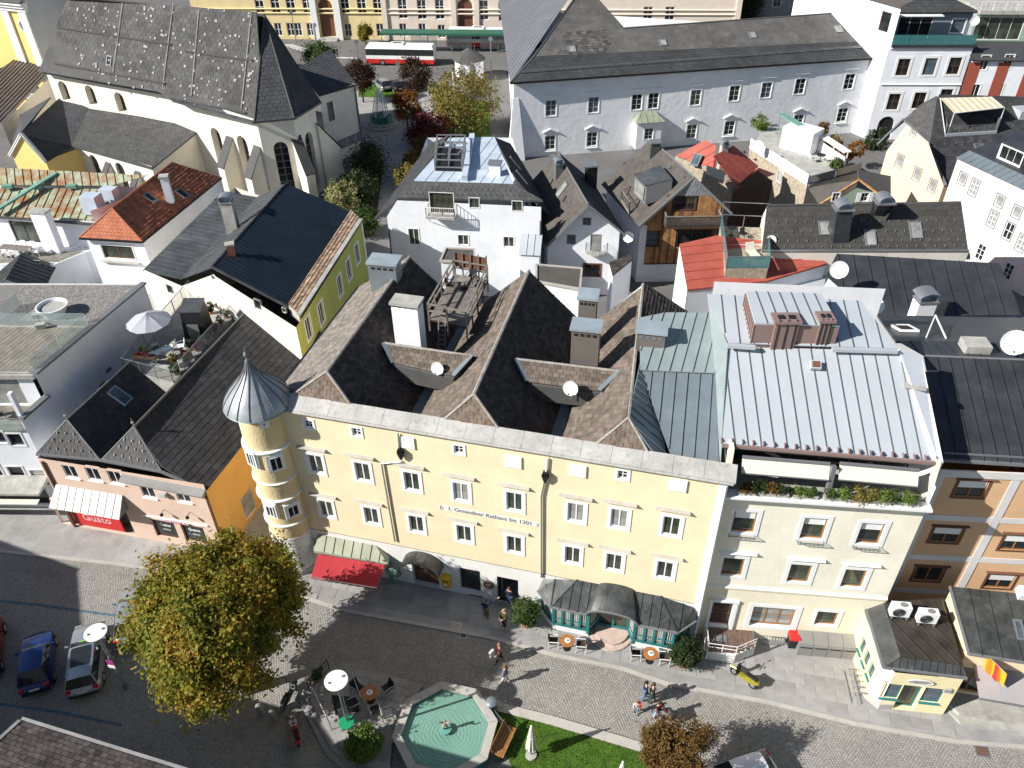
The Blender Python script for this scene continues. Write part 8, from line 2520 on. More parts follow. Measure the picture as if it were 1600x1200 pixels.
# school row at the top
def school():
 A,B=R2(330,66,0),R2(609,60,0)
 A,B=R2(400,61,0),R2(602,62,0)
 f=Fac(A-(B-A)*.45,B);L=f.L
 T=thing('yellow_school','long sand yellow school with white portal and white windows at the top','building',f.p(L/2,0,0))
 k=dict(frame='whitepaint',glass='glass',casing=.0,nx=2,ny=3,rec=.2,fw=.12)
 up=[(430,8),(454,8),(479.5,8),(539,9),(565,9),(590,9),(405,6)]
 lo=[(435,46),(454,46),(466,46),(485,46),(544,47),(594,47),(411,44)]
 h=windows(T,f,up,1.6,3.2,**k)+windows(T,f,lo,1.3,2.2,**dict(k,ny=2))
 s=f.hit(512,40)[0];hd=arch(s,.5,2.6,6.2)
 H_=13
 wall(T,f,[(0,0),(L,0),(L,H_),(0,H_)],h+[hd],M['school'],.25)
 gb=MB();gb.box(f.p(s,3.5,-.35),(2.6,.08,6.4),f.rz);gb.obj('door',M['brownframe'],T)
 for q in(s-2.1,s+2.1):
  mb=MB();mb.box(f.p(q,H_/2,.25),(1.1,.6,H_),f.rz);mb.obj('pilaster',M['whitepaint'],T)
 for zz in(4.3,5.0,11.8):ledge(T,f,L/2,zz,L,.25,.25,'school','string_course')
 mb=MB()
 for i in range(3):mb.box(f.p(s,.1+i*.15,.8-i*.25),(3.4,1.6-i*.5,.15),f.rz)
 mb.obj('steps',M['stone'],T)
 g=f.n.to_3d()*-14
 slab(T,[f.p(-1,H_,.8),f.p(L,H_,.8),f.p(L,H_+6,-8),f.p(-1,H_+6,-8)],M['brick'],.2)
 mb=MB()
 for p,q in((f.p(L,0),f.p(L,0)+g),(f.p(L,0)+g,f.p(0,0)+g),(f.p(0,0)+g,f.p(0,0))):mb.poly([p,q,V3(q,H_),V3(p,H_)])
 mb.obj('wall',M['school'],T)
 f2=Fac(f.p(L,0,.25),f.p(L,0,.25)+(V3(B,0)-V3(A,0)).normalized()*62)
 S=thing('rose_school','rose beige school wing with white windows right of the yellow school','building',f2.p(30,0,0))
 up=[(629,14),(659,15),(687,15),(756,16),(786,18),(1012,26),(1046,26),(820,19),(850,20)]
 h=windows(S,f2,up,1.6,3.2,**k)+windows(S,f2,[(630,47),(660,47),(690,49)],1.3,2.2,**dict(k,ny=2))
 s=f2.hit(727,25)[0];hd=arch(s,.5,2.6,6.4);L2=f2.L
 wall(S,f2,[(0,0),(L2,0),(L2,H_),(0,H_)],h+[hd],M['rose'],.25)
 gb=MB();gb.box(f2.p(s,3.5,-.35),(2.6,.08,6.4),f2.rz);gb.obj('door',M['brownframe'],S)
 for q in(s-2.0,s+2.0,.4,L2-.5):
  mb=MB();mb.box(f2.p(q,H_/2,.12),(.9,.3,H_),f2.rz);mb.obj('pilaster',M['rose'],S)
 for zz in(4.3,5.0,11.8):ledge(S,f2,L2/2,zz,L2,.25,.25,'rose','string_course')
 slab(S,[f2.p(0,H_,.8),f2.p(L2,H_,.8),f2.p(L2,H_+6,-8),f2.p(0,H_+6,-8)],M['brick'],.2)
 mb=MB()
 for p,q in((f2.p(L2,0),f2.p(L2,0)+g),(f2.p(L2,0)+g,f2.p(0,0)+g)):mb.poly([p,q,V3(q,H_),V3(p,H_)])
 mb.obj('wall',M['rose'],S)
 for(x0,x1,yb,z,m,nm,lab,ry)in((1148,1250,32,6,'concrete','pale_shed','pale low building with brown roof at the top right',1),(1255,1345,20,9,'white','far_white_house','white house behind the right end of the long roof',1)):
  a,b=R2(x0,yb,0),R2(x1,yb,0);ff=Fac(a,b)
  D=thing(nm,lab,'building',ff.p(ff.L/2,0,0))
  h=[rect(ff.L*t,z*.55,1.4,1.8)for t in(.25,.6)]
  for q in h:window(D,ff,(q[0][0]+q[1][0])/2,z*.55,1.4,1.8,nx=2,ny=2,casing=.1)
  wall(D,ff,[(0,0),(ff.L,0),(ff.L,z),(0,z)],h,M[m],.2)
  slab(D,[ff.p(-.4,z,.5),ff.p(ff.L+.4,z,.5),ff.p(ff.L+.4,z+2.5,-5),ff.p(-.4,z+2.5,-5)],M['brownslate'],.2)
  mb=MB()
  for p,q in((ff.p(ff.L,0),ff.p(ff.L,0,-10)),(ff.p(ff.L,0,-10),ff.p(0,0,-10)),(ff.p(0,0,-10),ff.p(0,0))):mb.poly([p,q,V3(q,z),V3(p,z)])
  mb.obj('wall',M[m],D)
school()
# foliage
def leafmat(name,cols,trans=0.25):
 m=bpy.data.materials.new(name);nt,bs=nodes_of(m);N,L=nt.nodes,nt.links
 ge=N.new('ShaderNodeNewGeometry');tc=N.new('ShaderNodeTexCoord')
 nz=N.new('ShaderNodeTexNoise');nz.inputs['Scale'].default_value=0.55;nz.inputs['Detail'].default_value=3;L.new(tc.outputs['Object'],nz.inputs['Vector'])
 ad=N.new('ShaderNodeMath');ad.operation='MULTIPLY_ADD';ad.inputs[1].default_value=.55;L.new(ge.outputs['Random Per Island'],ad.inputs[0])
 mr=N.new('ShaderNodeMapRange');mr.inputs['From Min'].default_value=.3;mr.inputs['From Max'].default_value=.7;mr.inputs['To Min'].default_value=-.05;mr.inputs['To Max'].default_value=.5;L.new(nz.outputs['Fac'],mr.inputs['Value']);L.new(mr.outputs['Result'],ad.inputs[2])
 cr=N.new('ShaderNodeValToRGB');el=cr.color_ramp.elements
 while len(el)<len(cols):el.new(.5)
 for i,c in enumerate(cols):el[i].position=i/(len(cols)-1);el[i].color=(*c,1)
 L.new(ad.outputs[0],cr.inputs[0]);L.new(cr.outputs[0],bs.inputs['Base Color']);bs.inputs['Roughness'].default_value=.6;bs.inputs['Specular IOR Level'].default_value=.25
 tr=N.new('ShaderNodeBsdfTranslucent');L.new(cr.outputs[0],tr.inputs[0]);mx=N.new('ShaderNodeMixShader');mx.inputs[0].default_value=trans
 L.new(bs.outputs[0],mx.inputs[1]);L.new(tr.outputs[0],mx.inputs[2]);L.new(mx.outputs[0],N['Material Output'].inputs[0])
 M[name]=m
leafmat('chestnut',[(.10,.13,.022),(.17,.195,.026),(.26,.235,.03),(.37,.25,.034),(.36,.17,.03)],.4)
leafmat('rust',[(.05,.04,.014),(.11,.06,.018),(.17,.085,.02),(.14,.10,.025),(.09,.045,.018)])
leafmat('green',[(.03,.055,.012),(.055,.095,.02),(.09,.13,.03)])
leafmat('lightgreen',[(.06,.11,.02),(.12,.19,.03),(.2,.26,.06)])
leafmat('willow',[(.09,.09,.02),(.17,.15,.03),(.24,.18,.035),(.13,.12,.03)])
leafmat('crimsonleaf',[(.05,.012,.015),(.11,.02,.02),(.17,.035,.03)])
leafmat('darkrust',[(.025,.018,.01),(.05,.028,.014),(.09,.03,.015)])
leafmat('orangeleaf',[(.10,.04,.012),(.2,.075,.018),(.24,.11,.02),(.10,.10,.02)])
leafmat('darkgreen',[(.015,.028,.01),(.03,.05,.015),(.05,.075,.02)])
leafmat('paleleaf',[(.13,.15,.05),(.24,.24,.09),(.3,.28,.13)])
M['bark']=mat('bark',(0.10,0.08,0.06),rough=.95,var=.3,vscale=4,bump=.8)
def leaves(c,rad,nclump,per,size,m,T,spread=.26,shell=.55,name='crown',lobes=0,zmin=None):
 c=np.array(c,float);rad=np.array(rad,float)
 d=rng.normal(0,1,(nclump,3));d/=np.linalg.norm(d,axis=1)[:,None]
 rr=(shell+(1-shell)*rng.uniform(0,1,nclump)**.5)*(1+rng.normal(0,.07,nclump))
 cl=c+d*rad*rr[:,None]
 if lobes:
  ld=rng.normal(0,1,(lobes,3));ld/=np.linalg.norm(ld,axis=1)[:,None];ld[:,2]=np.where(ld[:,2]<-.4,-ld[:,2],ld[:,2])
  w=rng.integers(0,lobes,nclump);cl=c+(ld[w]*rng.uniform(.5,.72,lobes)[w][:,None]+d*rr[:,None]*rng.uniform(.32,.5,lobes)[w][:,None])*rad
 P=(cl[:,None]+rng.normal(0,1,(nclump,per,3))*rad.mean()*spread*rng.uniform(.55,1.2,(nclump,1,1))).reshape(-1,3)
 if zmin is not None:P=P[P[:,2]>zmin]
 n=len(P)
 nm=(P-c)/rad;nm/=np.linalg.norm(nm,axis=1)[:,None]+1e-6
 nm=nm*.6+rng.normal(0,.65,(n,3))+np.array([0,0,.35]);nm/=np.linalg.norm(nm,axis=1)[:,None]
 a=np.cross(nm,rng.normal(0,1,(n,3)));a/=np.linalg.norm(a,axis=1)[:,None]+1e-6;b=np.cross(nm,a)
 s=size*rng.uniform(.6,1.35,n)[:,None]
 V=np.stack([P-a*s,P-b*s*.55+nm*s*.15,P+a*s,P+b*s*.55+nm*s*.15],1).reshape(-1,3)
 me=bpy.data.meshes.new(name)
 me.vertices.add(4*n);me.vertices.foreach_set('co',V.astype(np.float32).ravel())
 me.loops.add(4*n);me.loops.foreach_set('vertex_index',np.arange(4*n,dtype=np.int32))
 me.polygons.add(n);me.polygons.foreach_set('loop_start',np.arange(n,dtype=np.int32)*4)
 me.update(calc_edges=True);me.materials.append(M[m])
 o=bpy.data.objects.new(name,me);COL.objects.link(o)
 if T is not None:attach(o,T,Vector((0,0,0)))
 return o,cl
def tree(name,label,base,zc,rad,ncl,per,size,m,tr=.18,cat='tree',group=None,spread=.26,shell=.55,limbs=10,lobes=0):
 base=Vector(base);T=thing(name,label,cat,base,0,group)
 c=base+Vector((0,0,zc))if not isinstance(zc,Vector)else zc
 o,cl=leaves(c,rad,ncl,per,size,m,T,spread,shell,lobes=lobes)
 mb=MB();fork=Vector((lerp(base,c,.5).x,lerp(base,c,.5).y,base.z+(c.z-rad[2]*.75-base.z)*.9+.3))
 mb.tube(base,fork,tr,tr*.75,9)
 for i in range(limbs):
  q=Vector(cl[i%len(cl)]);mid=lerp(fork,q,.5)+Vector((0,0,.15*rad[2]));mb.tube(fork,mid,tr*.5,tr*.3,6);mb.tube(mid,q,tr*.3,tr*.08,5)
 mb.obj('trunk',M['bark'],T)
 return T
tree('chestnut_tree','big chestnut tree turning yellow and orange in front of the tower',(-14.7,24.3,0),Vector((-14.85,24.5,6.0)),(4.45,4.3,3.4),620,250,.105,'chestnut',.3,spread=.085,shell=.7,lobes=26)
tree('maple_tree','small rust brown tree at the lower edge beside the lawn',R(1062,1215,0),Vector((7.75,19.2,3.1)),(1.75,1.6,1.5),120,150,.062,'rust',.12,spread=.12,shell=.7,lobes=11)
def shrub(name,label,p,r,m,n=40,per=90,size=.06,h=None,pot=0,group=None,cat='shrub',z0=.0):
 p=Vector(p);T=thing(name,label,cat,p,0,group)
 h=h or r;zc=z0+(pot*.9 if pot else 0)+h
 leaves(p+Vector((0,0,zc)),(r,r,h),n,per,size,m,T,.2,.6,'foliage',zmin=p.z+z0+pot*.7)
 mb=MB();mb.tube(p+Vector((0,0,z0+pot*.6)),p+Vector((0,0,zc)),.04,.02,6);mb.obj('stem',M['bark'],T)
 if pot:
  mb=MB();mb.lathe([(pot*.55,z0),(pot*.72,z0+pot*.75),(pot*.78,z0+pot*.8),(pot*.78,z0+pot*.92),(pot*.66,z0+pot*.92),(pot*.62,z0+pot*.8)],p,20);mb.obj('pot',M['terracotta'],T,smooth=True,angle=35)
  mb=MB();mb.lathe([(.01,z0+pot*.82),(pot*.64,z0+pot*.82)],p,16);mb.obj('soil',M['soil'],T)
 return T
shrub('potted_shrub','round clipped shrub in a terracotta pot left of the cafe pavilion',R(823,976,.06),.72,'green',60,110,.055,.75,.5,cat='potted plant')
shrub('potted_shrub','round clipped shrub in a terracotta pot right of the cafe pavilion',R(1068,1038,.06),.78,'darkgreen',60,110,.055,.75,.52,cat='potted plant')
shrub('round_shrub','bright green round shrub on the stepped terrace left of the fountain',R(571,1172,.3),.82,'lightgreen',70,120,.06,.75)
# fountain
def fountain():
 c=R(697,1150,0);c.z=0;a0=math.radians(8);rad=2.62
 T=thing('fountain','octagonal stone fountain basin with turquoise water and small figure','fountain',c)
 oc=lambda r,z:[c+Vector((r*math.cos(a0+math.pi/4*k),r*math.sin(a0+math.pi/4*k),z))for k in range(8)]
 for k in range(8):
  o0,o1,i0,i1=oc(rad,0),oc(rad,.72),oc(rad-.3,0),oc(rad-.3,.72);j=(k+1)%8
  mb=MB();g=.006
  A=[lerp(o0[k],o0[j],g),lerp(o0[k],o0[j],1-g),lerp(i0[k],i0[j],1-g),lerp(i0[k],i0[j],g)]
  mb.hexa(A,[p+Vector((0,0,.6))for p in A]);mb.obj('basin_wall',M['greenstone'],T)
  mb=MB();o1,i1=oc(rad+.1,.6),oc(rad-.36,.6);A=[lerp(o1[k],o1[j],g),lerp(o1[k],o1[j],1-g),lerp(i1[k],i1[j],1-g),lerp(i1[k],i1[j],g)]
  mb.hexa(A,[p+Vector((0,0,.14))for p in A]);mb.obj('rim_stone',M['rimstone'],T)
 mb=MB();mb.hexa(oc(rad-.31,0),oc(rad-.31,.02));mb.obj('basin_floor',M['pool'],T)
 n,m_=90,96;mb=MB();wc=Vector((.35,.25,0));rows=[]
 for i in range(n+1):
  r=(rad-.32)*i/n;row=[]
  for k in range(m_):
   t=2*math.pi*k/m_;ap=math.cos(math.pi/8)/math.cos((t-a0)%(math.pi/4)-math.pi/8)
   x,y=r*ap*math.cos(t),r*ap*math.sin(t);d=math.hypot(x-.1,y+.1)
   row.append(c+Vector((x,y,.5+.006*math.sin(d*34+1.2*math.sin(3*t))*math.exp(-d*.25)+.004*math.sin(x*23+y*17)+.004*math.sin(x*31-y*27))))
  rows.append(row)
 mb.grid(rows,0,True);mb.obj('water',M['water'],T,smooth=True)
 mb=MB();mb.lathe([(.28,0),(.26,.62),(.32,.66),(.32,.72),(.1,.74)],c,12);mb.obj('pedestal',M['pool'],T)
 b=c+Vector((0,0,.74))
 sk('figure',T,[((0,0,.36),.085),((0,.01,.55),.095),((0,.02,.66),.045),((0,.0,.78),.085),((-.13,0,.6),.045),((-.24,-.08,.7),.035),((-.27,-.05,.9),.03),((.13,0,.6),.045),((.24,-.1,.66),.035),((.26,-.06,.86),.03),((-.07,0,.3),.06),((-.1,-.08,.15),.05),((-.1,0,0),.045),((.07,0,.3),.06),((.12,.05,.15),.05),((.12,0,0),.045)],[(0,1),(1,2),(2,3),(1,4),(4,5),(5,6),(1,7),(7,8),(8,9),(0,10),(10,11),(11,12),(0,13),(13,14),(14,15)],M['figurestone'],b,0)
 return c
PENDING=[]
def sk(name,parent,joints,edges,m,loc,rz,extra=None):
 """one continuous skinned surface over a skeleton; finished for all figures at the end"""
 me=bpy.data.meshes.new(name);me.from_pydata([j[0]for j in joints],edges,[]);me.materials.append(m)
 o=bpy.data.objects.new(name,me);COL.objects.link(o)
 md=o.modifiers.new('s','SKIN');md.use_smooth_shade=True
 for i,j in enumerate(joints):
  s=me.skin_vertices[0].data[i];r=j[1];s.radius=r if isinstance(r,tuple)else(r,r);s.use_root=i==0
 o.modifiers.new('d','SUBSURF').levels=1
 attach(o,parent,loc);o.rotation_euler=(0,0,rz);PENDING.append((o,extra));return o
M['greenstone']=mat('algae stained basin stone',(.06,.20,.16),rough=.6,var=.3,vscale=1.5)
M['rimstone']=mat('pale rim stone',(.44,.42,.38),rough=.85,var=.15,vscale=1.5,dirt=.4,dirtcol=(.26,.26,.24),dscale=1.5)
M['pool']=mat('turquoise basin paint',(.12,.34,.27),rough=.7,var=.15,vscale=1.0)
M['figurestone']=mat('pinkish figure stone',(.45,.30,.25),rough=.7,var=.2,vscale=8)
def water():
 m=mat('turquoise water',(.17,.325,.26),rough=.08,var=.1,vscale=.5,spec=.6);M['water']=m
water()
FCN=fountain()
# stepped terrace left of the fountain
def terrace():
 px=[(480,1078),(514,1042),(545,1033),(660,1070),(640,1105),(612,1165),(606,1235),(575,1200),(529,1164),(490,1104)]
 P=[R2(x,y,.3)for x,y in px]
 T=thing('stepped_terrace','dark stone terrace with steps, railing and cafe table left of the fountain','terrace',V3(P[0],0))
 mb=MB();mb.prism(P[::-1],0,.28);mb.obj('platform',M['greystone'],T)
 th=math.radians(-15);U=Vector((math.cos(th),math.sin(th)));Nn=Vector((-U.y,U.x));c0=sum(P,Vector((0,0)))/len(P);pl=[tuple(p)for p in P]
 for i in range(-7,8):
  for j in range(-9,9):
   q=c0+U*(i*.62+(j%2)*.31)+Nn*(j*.45);cs=[q+U*(sx*.3)+Nn*(sy*.215)for sx,sy in((-1,-1),(1,-1),(1,1),(-1,1))]
   if not all(inside(k,pl)for k in cs):continue
   mb=MB();mb.prism(cs,.275,.295+.006*random.random());mb.obj('paving_slab',M['paving' if random.random()<.6 else 'pavingdark'],T)
 o=[P[0],P[9],P[8],P[7],P[6]];cen=R2(585,1120,.3)
 for k in(1,2):
  q=[p+(p-cen).normalized()*(.36*k)for p in o]
  for a,b,a0,b0 in zip(q[:-1],q[1:],o[:-1],o[1:]):
   mb=MB();mb.prism([a,b,b0,a0],0,.28-.093*k);mb.obj('step',M['greystone'],T)
 z=.29
 railing(T,[V3(P[0]+Vector((.15,-.1)),z),V3(P[1]+Vector((.05,-.15)),z),],.95,.2,'black',r=.018)
 for a,b in(((492,1090),(518,1140)),((553,1066),(566,1100))):
  p,q=R(*a,z),R(*b,z);mb=MB();mb.path([p,p+Vector((0,0,.95)),q+Vector((0,0,.75)),q],.022);mb.bar(p+Vector((0,0,.5)),q+Vector((0,0,.4)),.03);mb.obj('handrail',M['steel'],T)
 q=[R(518,1086,z),R(556,1090,z),R(562,1112,z),R(524,1118,z)];mb=MB();mb.prism(q[::-1],z,z+.02);mb.obj('stair_well',M['black'],T)
 grp='dark chairs on the stepped terrace'
 c=R(580,1094,z);tt=make_table(c,'round orange wooden cafe table on the stepped terrace',.45);ash(c,.74)
 for dx,dy,rz,lab in((-.75,.5,.9,'dark terrace chair at the far left of the round orange table'),(.85,.45,-.9,'dark terrace chair right of the round orange table'),(.35,-.8,-2.7,'dark terrace chair in front of the round orange table'),(-.8,-.45,2.1,'dark terrace chair at the near left of the round orange table')):
  make_chair(c+Vector((dx,dy,0)),rz,lab,'black','steel',grp)
 make_chair(R(607,1122,z),1.9,'pale terrace chair beside the fountain rim','curtain','steel');make_chair(R(540,1128,z),.4,'pale terrace chair near the bright green shrub','curtain','steel')
 shrub('potted_shrub','small green plant in a terracotta trough at the terrace railing',R(497,1062,z),.32,'green',18,60,.05,.35,.3,cat='potted plant')
def ash(p,h):
 t=thing('ashtray','white plate on the round orange table','plate',p+Vector((0,0,h)));mb=MB();mb.lathe([(.13,0),(.17,.02),(.05,.015)],(0,0,0),16);mb.obj('plate',M['whitepaint'],t,local=True)
 if h==.74:t['label']='white plate on the table of the stepped terrace'
 mb=MB();mb.lathe([(.05,.02),(.055,.06),(.04,.06)],(0,0,0),12);mb.obj('bowl',M['steel'],t,local=True)
 return t
terrace()
for px,py,w in((886,1001,'left'),(1015,1021,'right')):
 c=R(px,py+12,.06);make_table(c,f'round orange cafe table on the pavement, the {w} one at the pavilion',.42);ash(c,.741)['label']=f'white plate on the {w} cafe table at the pavilion'
 make_chair(c+Vector((-.75,.2,0)),1.5,f'brown cafe chair left of the {w} pavilion table','wood_dark','whitepaint');make_chair(c+Vector((.75,-.1,0)),-1.7,f'brown cafe chair right of the {w} pavilion table','wood_dark','whitepaint')
make_chair(R(1050,1036,.06),-1.4,'dark cafe chair at the foot of the right hand potted shrub','black','steel')
# street lamps with round discs
def lamp(px,py,h,label,r=.56,sign=None):
 top=R(px,py,h);b=Vector((top.x,top.y,0));T=thing('street_lamp',label,'street lamp',b,0,'disc topped street lamps')
 mb=MB();mb.tube((0,0,.1),(0,0,h-.1),.065,.055,10);mb.obj('pole',M['steel'],T,local=True)
 mb=MB();mb.tube((.13,0,.1),(.13,0,h-.6),.03);mb.bar((0,0,h-.6),(.13,0,h-.6),.03);mb.obj('cable_pipe',M['greymetal'],T,local=True)
 mb=MB();mb.lathe([(.14,0),(.13,.5),(.08,.55)],(0,0,0),12);mb.obj('base',M['greymetal'],T,local=True)
 mb=MB();mb.lathe([(.1,h-.1),(r,h-.03),(r,h),(.02,h+.03)],(0,0,0),28);mb.obj('disc',M['dishwhite'],T,local=True,smooth=True,angle=30)
 mb=MB()
 for a in(.6,3.6):mb.ball((r*.62*math.cos(a),r*.62*math.sin(a),h+.03),.07,8,5)
 mb.obj('cap_bolts',M['steel'],T,local=True)
 return T,b
T1,b1=lamp(149,988,5.1,'disc topped street lamp beside the silver estate car')
T2,b2=lamp(525,1063,5.6,'disc topped street lamp on the stepped terrace by the fountain')
def small_sign(p,label,m,w,h,round_=False,m2=None,rz=-.2):
 t=thing('sign',label,'sign',p,rz);mb=MB()
 if round_:
  rg=[Vector((w*math.cos(i*math.pi/10),0,h*math.sin(i*math.pi/10)))for i in range(20)];mb.hexa(rg,[v+Vector((0,.03,0))for v in rg])
 else:mb.box((0,0,0),(w,.03,h))
 mb.obj('plate',m,t,local=True)
 if m2:mb=MB();mb.box((0,-.03,-h*.75),(w*1.0,.03,h*.5));mb.obj('lower_plate',m2,t,local=True)
 mb=MB();mb.bar((0,.04,-h),(0,.04,h),.05);mb.obj('clamp',M['steel'],t,local=True)
small_sign(b1+Vector((0,-.13,2.6)),'magenta and white sign on the lamp beside the silver car',mat('magenta sign',(.32,.04,.22)),.4,.42,False,M['whitepaint'])
t=thing('green_table_disc','round green board on the terrace lamp pole','board',b2+Vector((0,-.1,2.0)));mb=MB();mb.lathe([(.01,0),(.38,0),(.38,.03),(.01,.04)],(0,0,0),20);mb.obj('disc',mat('bright green paint',(.01,.28,.12),rough=.5),t,local=True);mb=MB();mb.tube((0,0,-.05),(0,0,0),.1);mb.obj('collar',M['steel'],t,local=True)
for px,py,lab,h in((830,1180,'closed cream parasol on the lawn, the upper one',2.75),(967,1235,'closed cream parasol on the lawn, at the lower edge',2.75)):
 b=R(px,py,.06);T=thing('parasol',lab,'parasol',b,0,'closed parasols on the lawn')
 mb=MB();mb.tube((0,0,.1),(0,0,h),.03);mb.obj('pole',M['wood_grey'],T,local=True)
 mb=MB();mb.lathe([(.3,0),(.28,.09),(.05,.12)],(0,0,0),16);mb.obj('foot',M['concrete'],T,local=True)
 for k in range(8):
  a=k*math.pi/4;rows=[]
  for z,r0,r1 in((h,.03,.03),(h-.25,.10,.07),(h-.9,.17,.10),(h-1.6,.26,.13),(h-1.9,.30,.14)):
   rows.append([Vector((r*math.cos(a+d),r*math.sin(a+d),z-(.08 if r==r0 and z<h-1.7 else 0)))for d,r in((0,r1),(.2,r0),(.39,r0*.98),(.58,r0),(.785,r1))])
  mb=MB();mb.grid(rows);mb.obj('cloth_panel',M['cloth'],T,smooth=True,local=True)
 mb=MB();mb.lathe([(.16,h-.95),(.19,h-.9),(.17,h-.85)],(0,0,0),12,cap=False);mb.ball((0,0,h+.03),.06,8,5);mb.obj('tie',M['whitepaint'],T,local=True)
b=R(769,1110,.05);T=thing('litter_bin','round blue grey litter bin at the lawn corner by the fountain','bin',b)
mb=MB();mb.lathe([(.26,0),(.29,.1),(.29,.78),(.27,.8)],(0,0,0),20);mb.obj('body',M['zinc'],T,smooth=True,angle=40,local=True);mb=MB();mb.lathe([(.31,.8),(.31,.86),(.2,.95),(.02,.97)],(0,0,0),20);mb.obj('lid',M['zinc'],T,smooth=True,angle=40,local=True);mb=MB();mb.box((0,-.28,.68),(.26,.06,.1));mb.obj('slot',M['black'],T,local=True)
b=R(789,1165,.06);T=thing('bench','brown slatted wooden bench between fountain and lawn','bench',b,1.15)
for i in range(4):
 mb=MB();mb.box((0,-.22+i*.14,.45),(1.7,.12,.04));mb.obj('slat',M['woodframe'],T,local=True)
for i in range(3):
 mb=MB();mb.box((0,.30+i*.05,.56+i*.14),(1.7,.03,.12));mb.obj('slat',M['woodframe'],T,local=True)
for sx in(-.7,.7):
 mb=MB();mb.box((sx,0,.22),(.06,.5,.44));mb.bar((sx,.25,.4),(sx,.42,.9),.05);mb.obj('leg',M['black'],T,local=True)
T=thing('wire_fence','low thin metal fence round the lawn corner beside the fountain','fence',R(760,1110,.05));railing(T,[R(798,1150,.06),R(756,1098,.06),R(785,1106,.06)],.55,9,'steel',bars=False,r=.015)
# cars
def car(p,rz,label,paint,L=4.2,W=1.76,H=1.48,estate=False,group='cars parked in the square',glassroof=False):
 T=thing('parked_car',label,'car',p,rz,group);w=W/2;l=L/2;zb=H*.62
 st=[(-l,.45,.62,.80),(-l+.12,.30,.78,.92),(-l+.5,.24,zb,.99),(-l*.3,.22,zb,1.0),(l*.28,.22,zb,1.0),(l*.38,.22,zb-.03,.99),(l*.75,.24,zb-.12,.96),(l-.12,.30,zb-.22,.88),(l,.42,.55,.78)]
 rows=[]
 for y,z0,z1,k in st:x=w*k;rows.append([Vector(v)for v in((-x*.92,y,z0),(-x,y,z0+.12),(-x,y,z0*.4+z1*.6),(-x*.93,y,z1),(-x*.5,y,z1+.03),(0,y,z1+.045),(x*.5,y,z1+.03),(x*.93,y,z1),(x,y,z0*.4+z1*.6),(x,y,z0+.12),(x*.92,y,z0))])
 mb=MB();mb.grid(rows);mb.poly(rows[0]);mb.poly(rows[-1]);mb.obj('body',paint,T,smooth=True,angle=50,local=True)
 yb,yt,ft,fb=(-l+.12,-l+.42,l*.08,l*.40)if estate else(-l+.2,-l+.75,l*.08,l*.40)
 zt=H-.05;wt=w*.70;wb=w*.90
 ring=lambda f:(Vector((-wb,lerp(Vector((yb,0,0)),Vector((yt,0,0)),f).x,zb)),)
 B=[Vector((-wb,yb,zb)),Vector((wb,yb,zb)),Vector((wb,fb,zb)),Vector((-wb,fb,zb))];Tt=[Vector((-wt,yt,zt)),Vector((wt,yt,zt)),Vector((wt,ft,zt)),Vector((-wt,ft,zt))]
 for i,nm in((0,'rear_window'),(1,'side_window'),(2,'windscreen'),(3,'side_window')):
  j=(i+1)%4;q=[B[i],B[j],Tt[j],Tt[i]];cc=sum(q,Vector((0,0,0)))/4;n=(q[1]-q[0]).cross(q[3]-q[0]).normalized();q=[cc+(v-cc)*.94 for v in q]
  mb=MB();mb.hexa([v-n*.02 for v in q],[v+n*.012 for v in q]);mb.obj(nm,M['carglass'],T,local=True)
 mb=MB();mb.hexa(B,[v-Vector((0,0,.03))for v in Tt]);mb.obj('cabin',paint,T,local=True)
 rows=[[Vector((x*wt*1.02,y,zt+z))for x,z in((-1,-.02),(-.6,.04),(0,.055),(.6,.04),(1,-.02))]for y in(yt-.03,yt+.3,ft-.25,ft+.02)]
 for r_ in(rows[0],rows[-1]):
  for v in r_:v.z-=.025
 mb=MB();mb.grid(rows);mb.obj('roof',paint,T,smooth=True,local=True)
 if glassroof:mb=MB();mb.box((0,(yt+ft)/2+.3,zt+.055),(wt*1.5,(ft-yt)*.6,.03));mb.obj('glass_roof',M['carglass'],T,local=True)
 for sx in(-1,1):
  for y in(-l*.62,l*.63):
   x=sx*(w-.09);mb=MB();mb.tube((x-.1,y,.31),(x+.1,y,.31),.31,.31,20);wh=mb.obj('wheel',M['rubber'],T,local=True)
   mb=MB();mb.tube((x+sx*.095,y,.31),(x+sx*.112,y,.31),.2,.19,14);mb.obj('rim',M['steel'],wh,local=True)
  mb=MB();mb.box((sx*w*.68,l-.09,.60),(.34,.16,.12));mb.obj('headlight',M['glasspale'],T,local=True)
  mb=MB();mb.box((sx*w*.74,-l+.10,.74),(.26,.14,.16));mb.obj('tail_light',M['redpaint'],T,local=True)
  mb=MB();mb.box((sx*(w+.07),fb-.25,zb+.06),(.18,.1,.12));mb.obj('mirror',paint,T,local=True)
  if estate:mb=MB();mb.bar((sx*wt*.95,yt+.1,zt+.06),(sx*wt*.95,ft-.1,zt+.06),.04);mb.obj('roof_rail',M['steel'],T,local=True)
 mb=MB();mb.box((0,-l+.02,.62),(.5,.06,.12));mb.obj('number_plate',M['whitepaint'],T,local=True)
 for y in(-l+.08,l-.08):mb=MB();mb.box((0,y,.38),(W*.81,.2,.13));mb.obj('bumper',M['black'],T,local=True)
 if p[1]<40:mb=MB();mb.box((-.2,fb-.12,zb+.07),(.3,.16,.02));mb.obj('parking_ticket',M['flourescent'],T,local=True)
 return T
M['carglass']=mat('car glass',(.02,.025,.028),rough=.04,var=.1,spec=.7)
M['flourescent']=mat('yellow green windscreen card',(.25,.62,.05),rough=.6)
paint=lambda n,c,me=.4:mat(n,c,rough=.3,metal=me,var=.03,coat=.7)
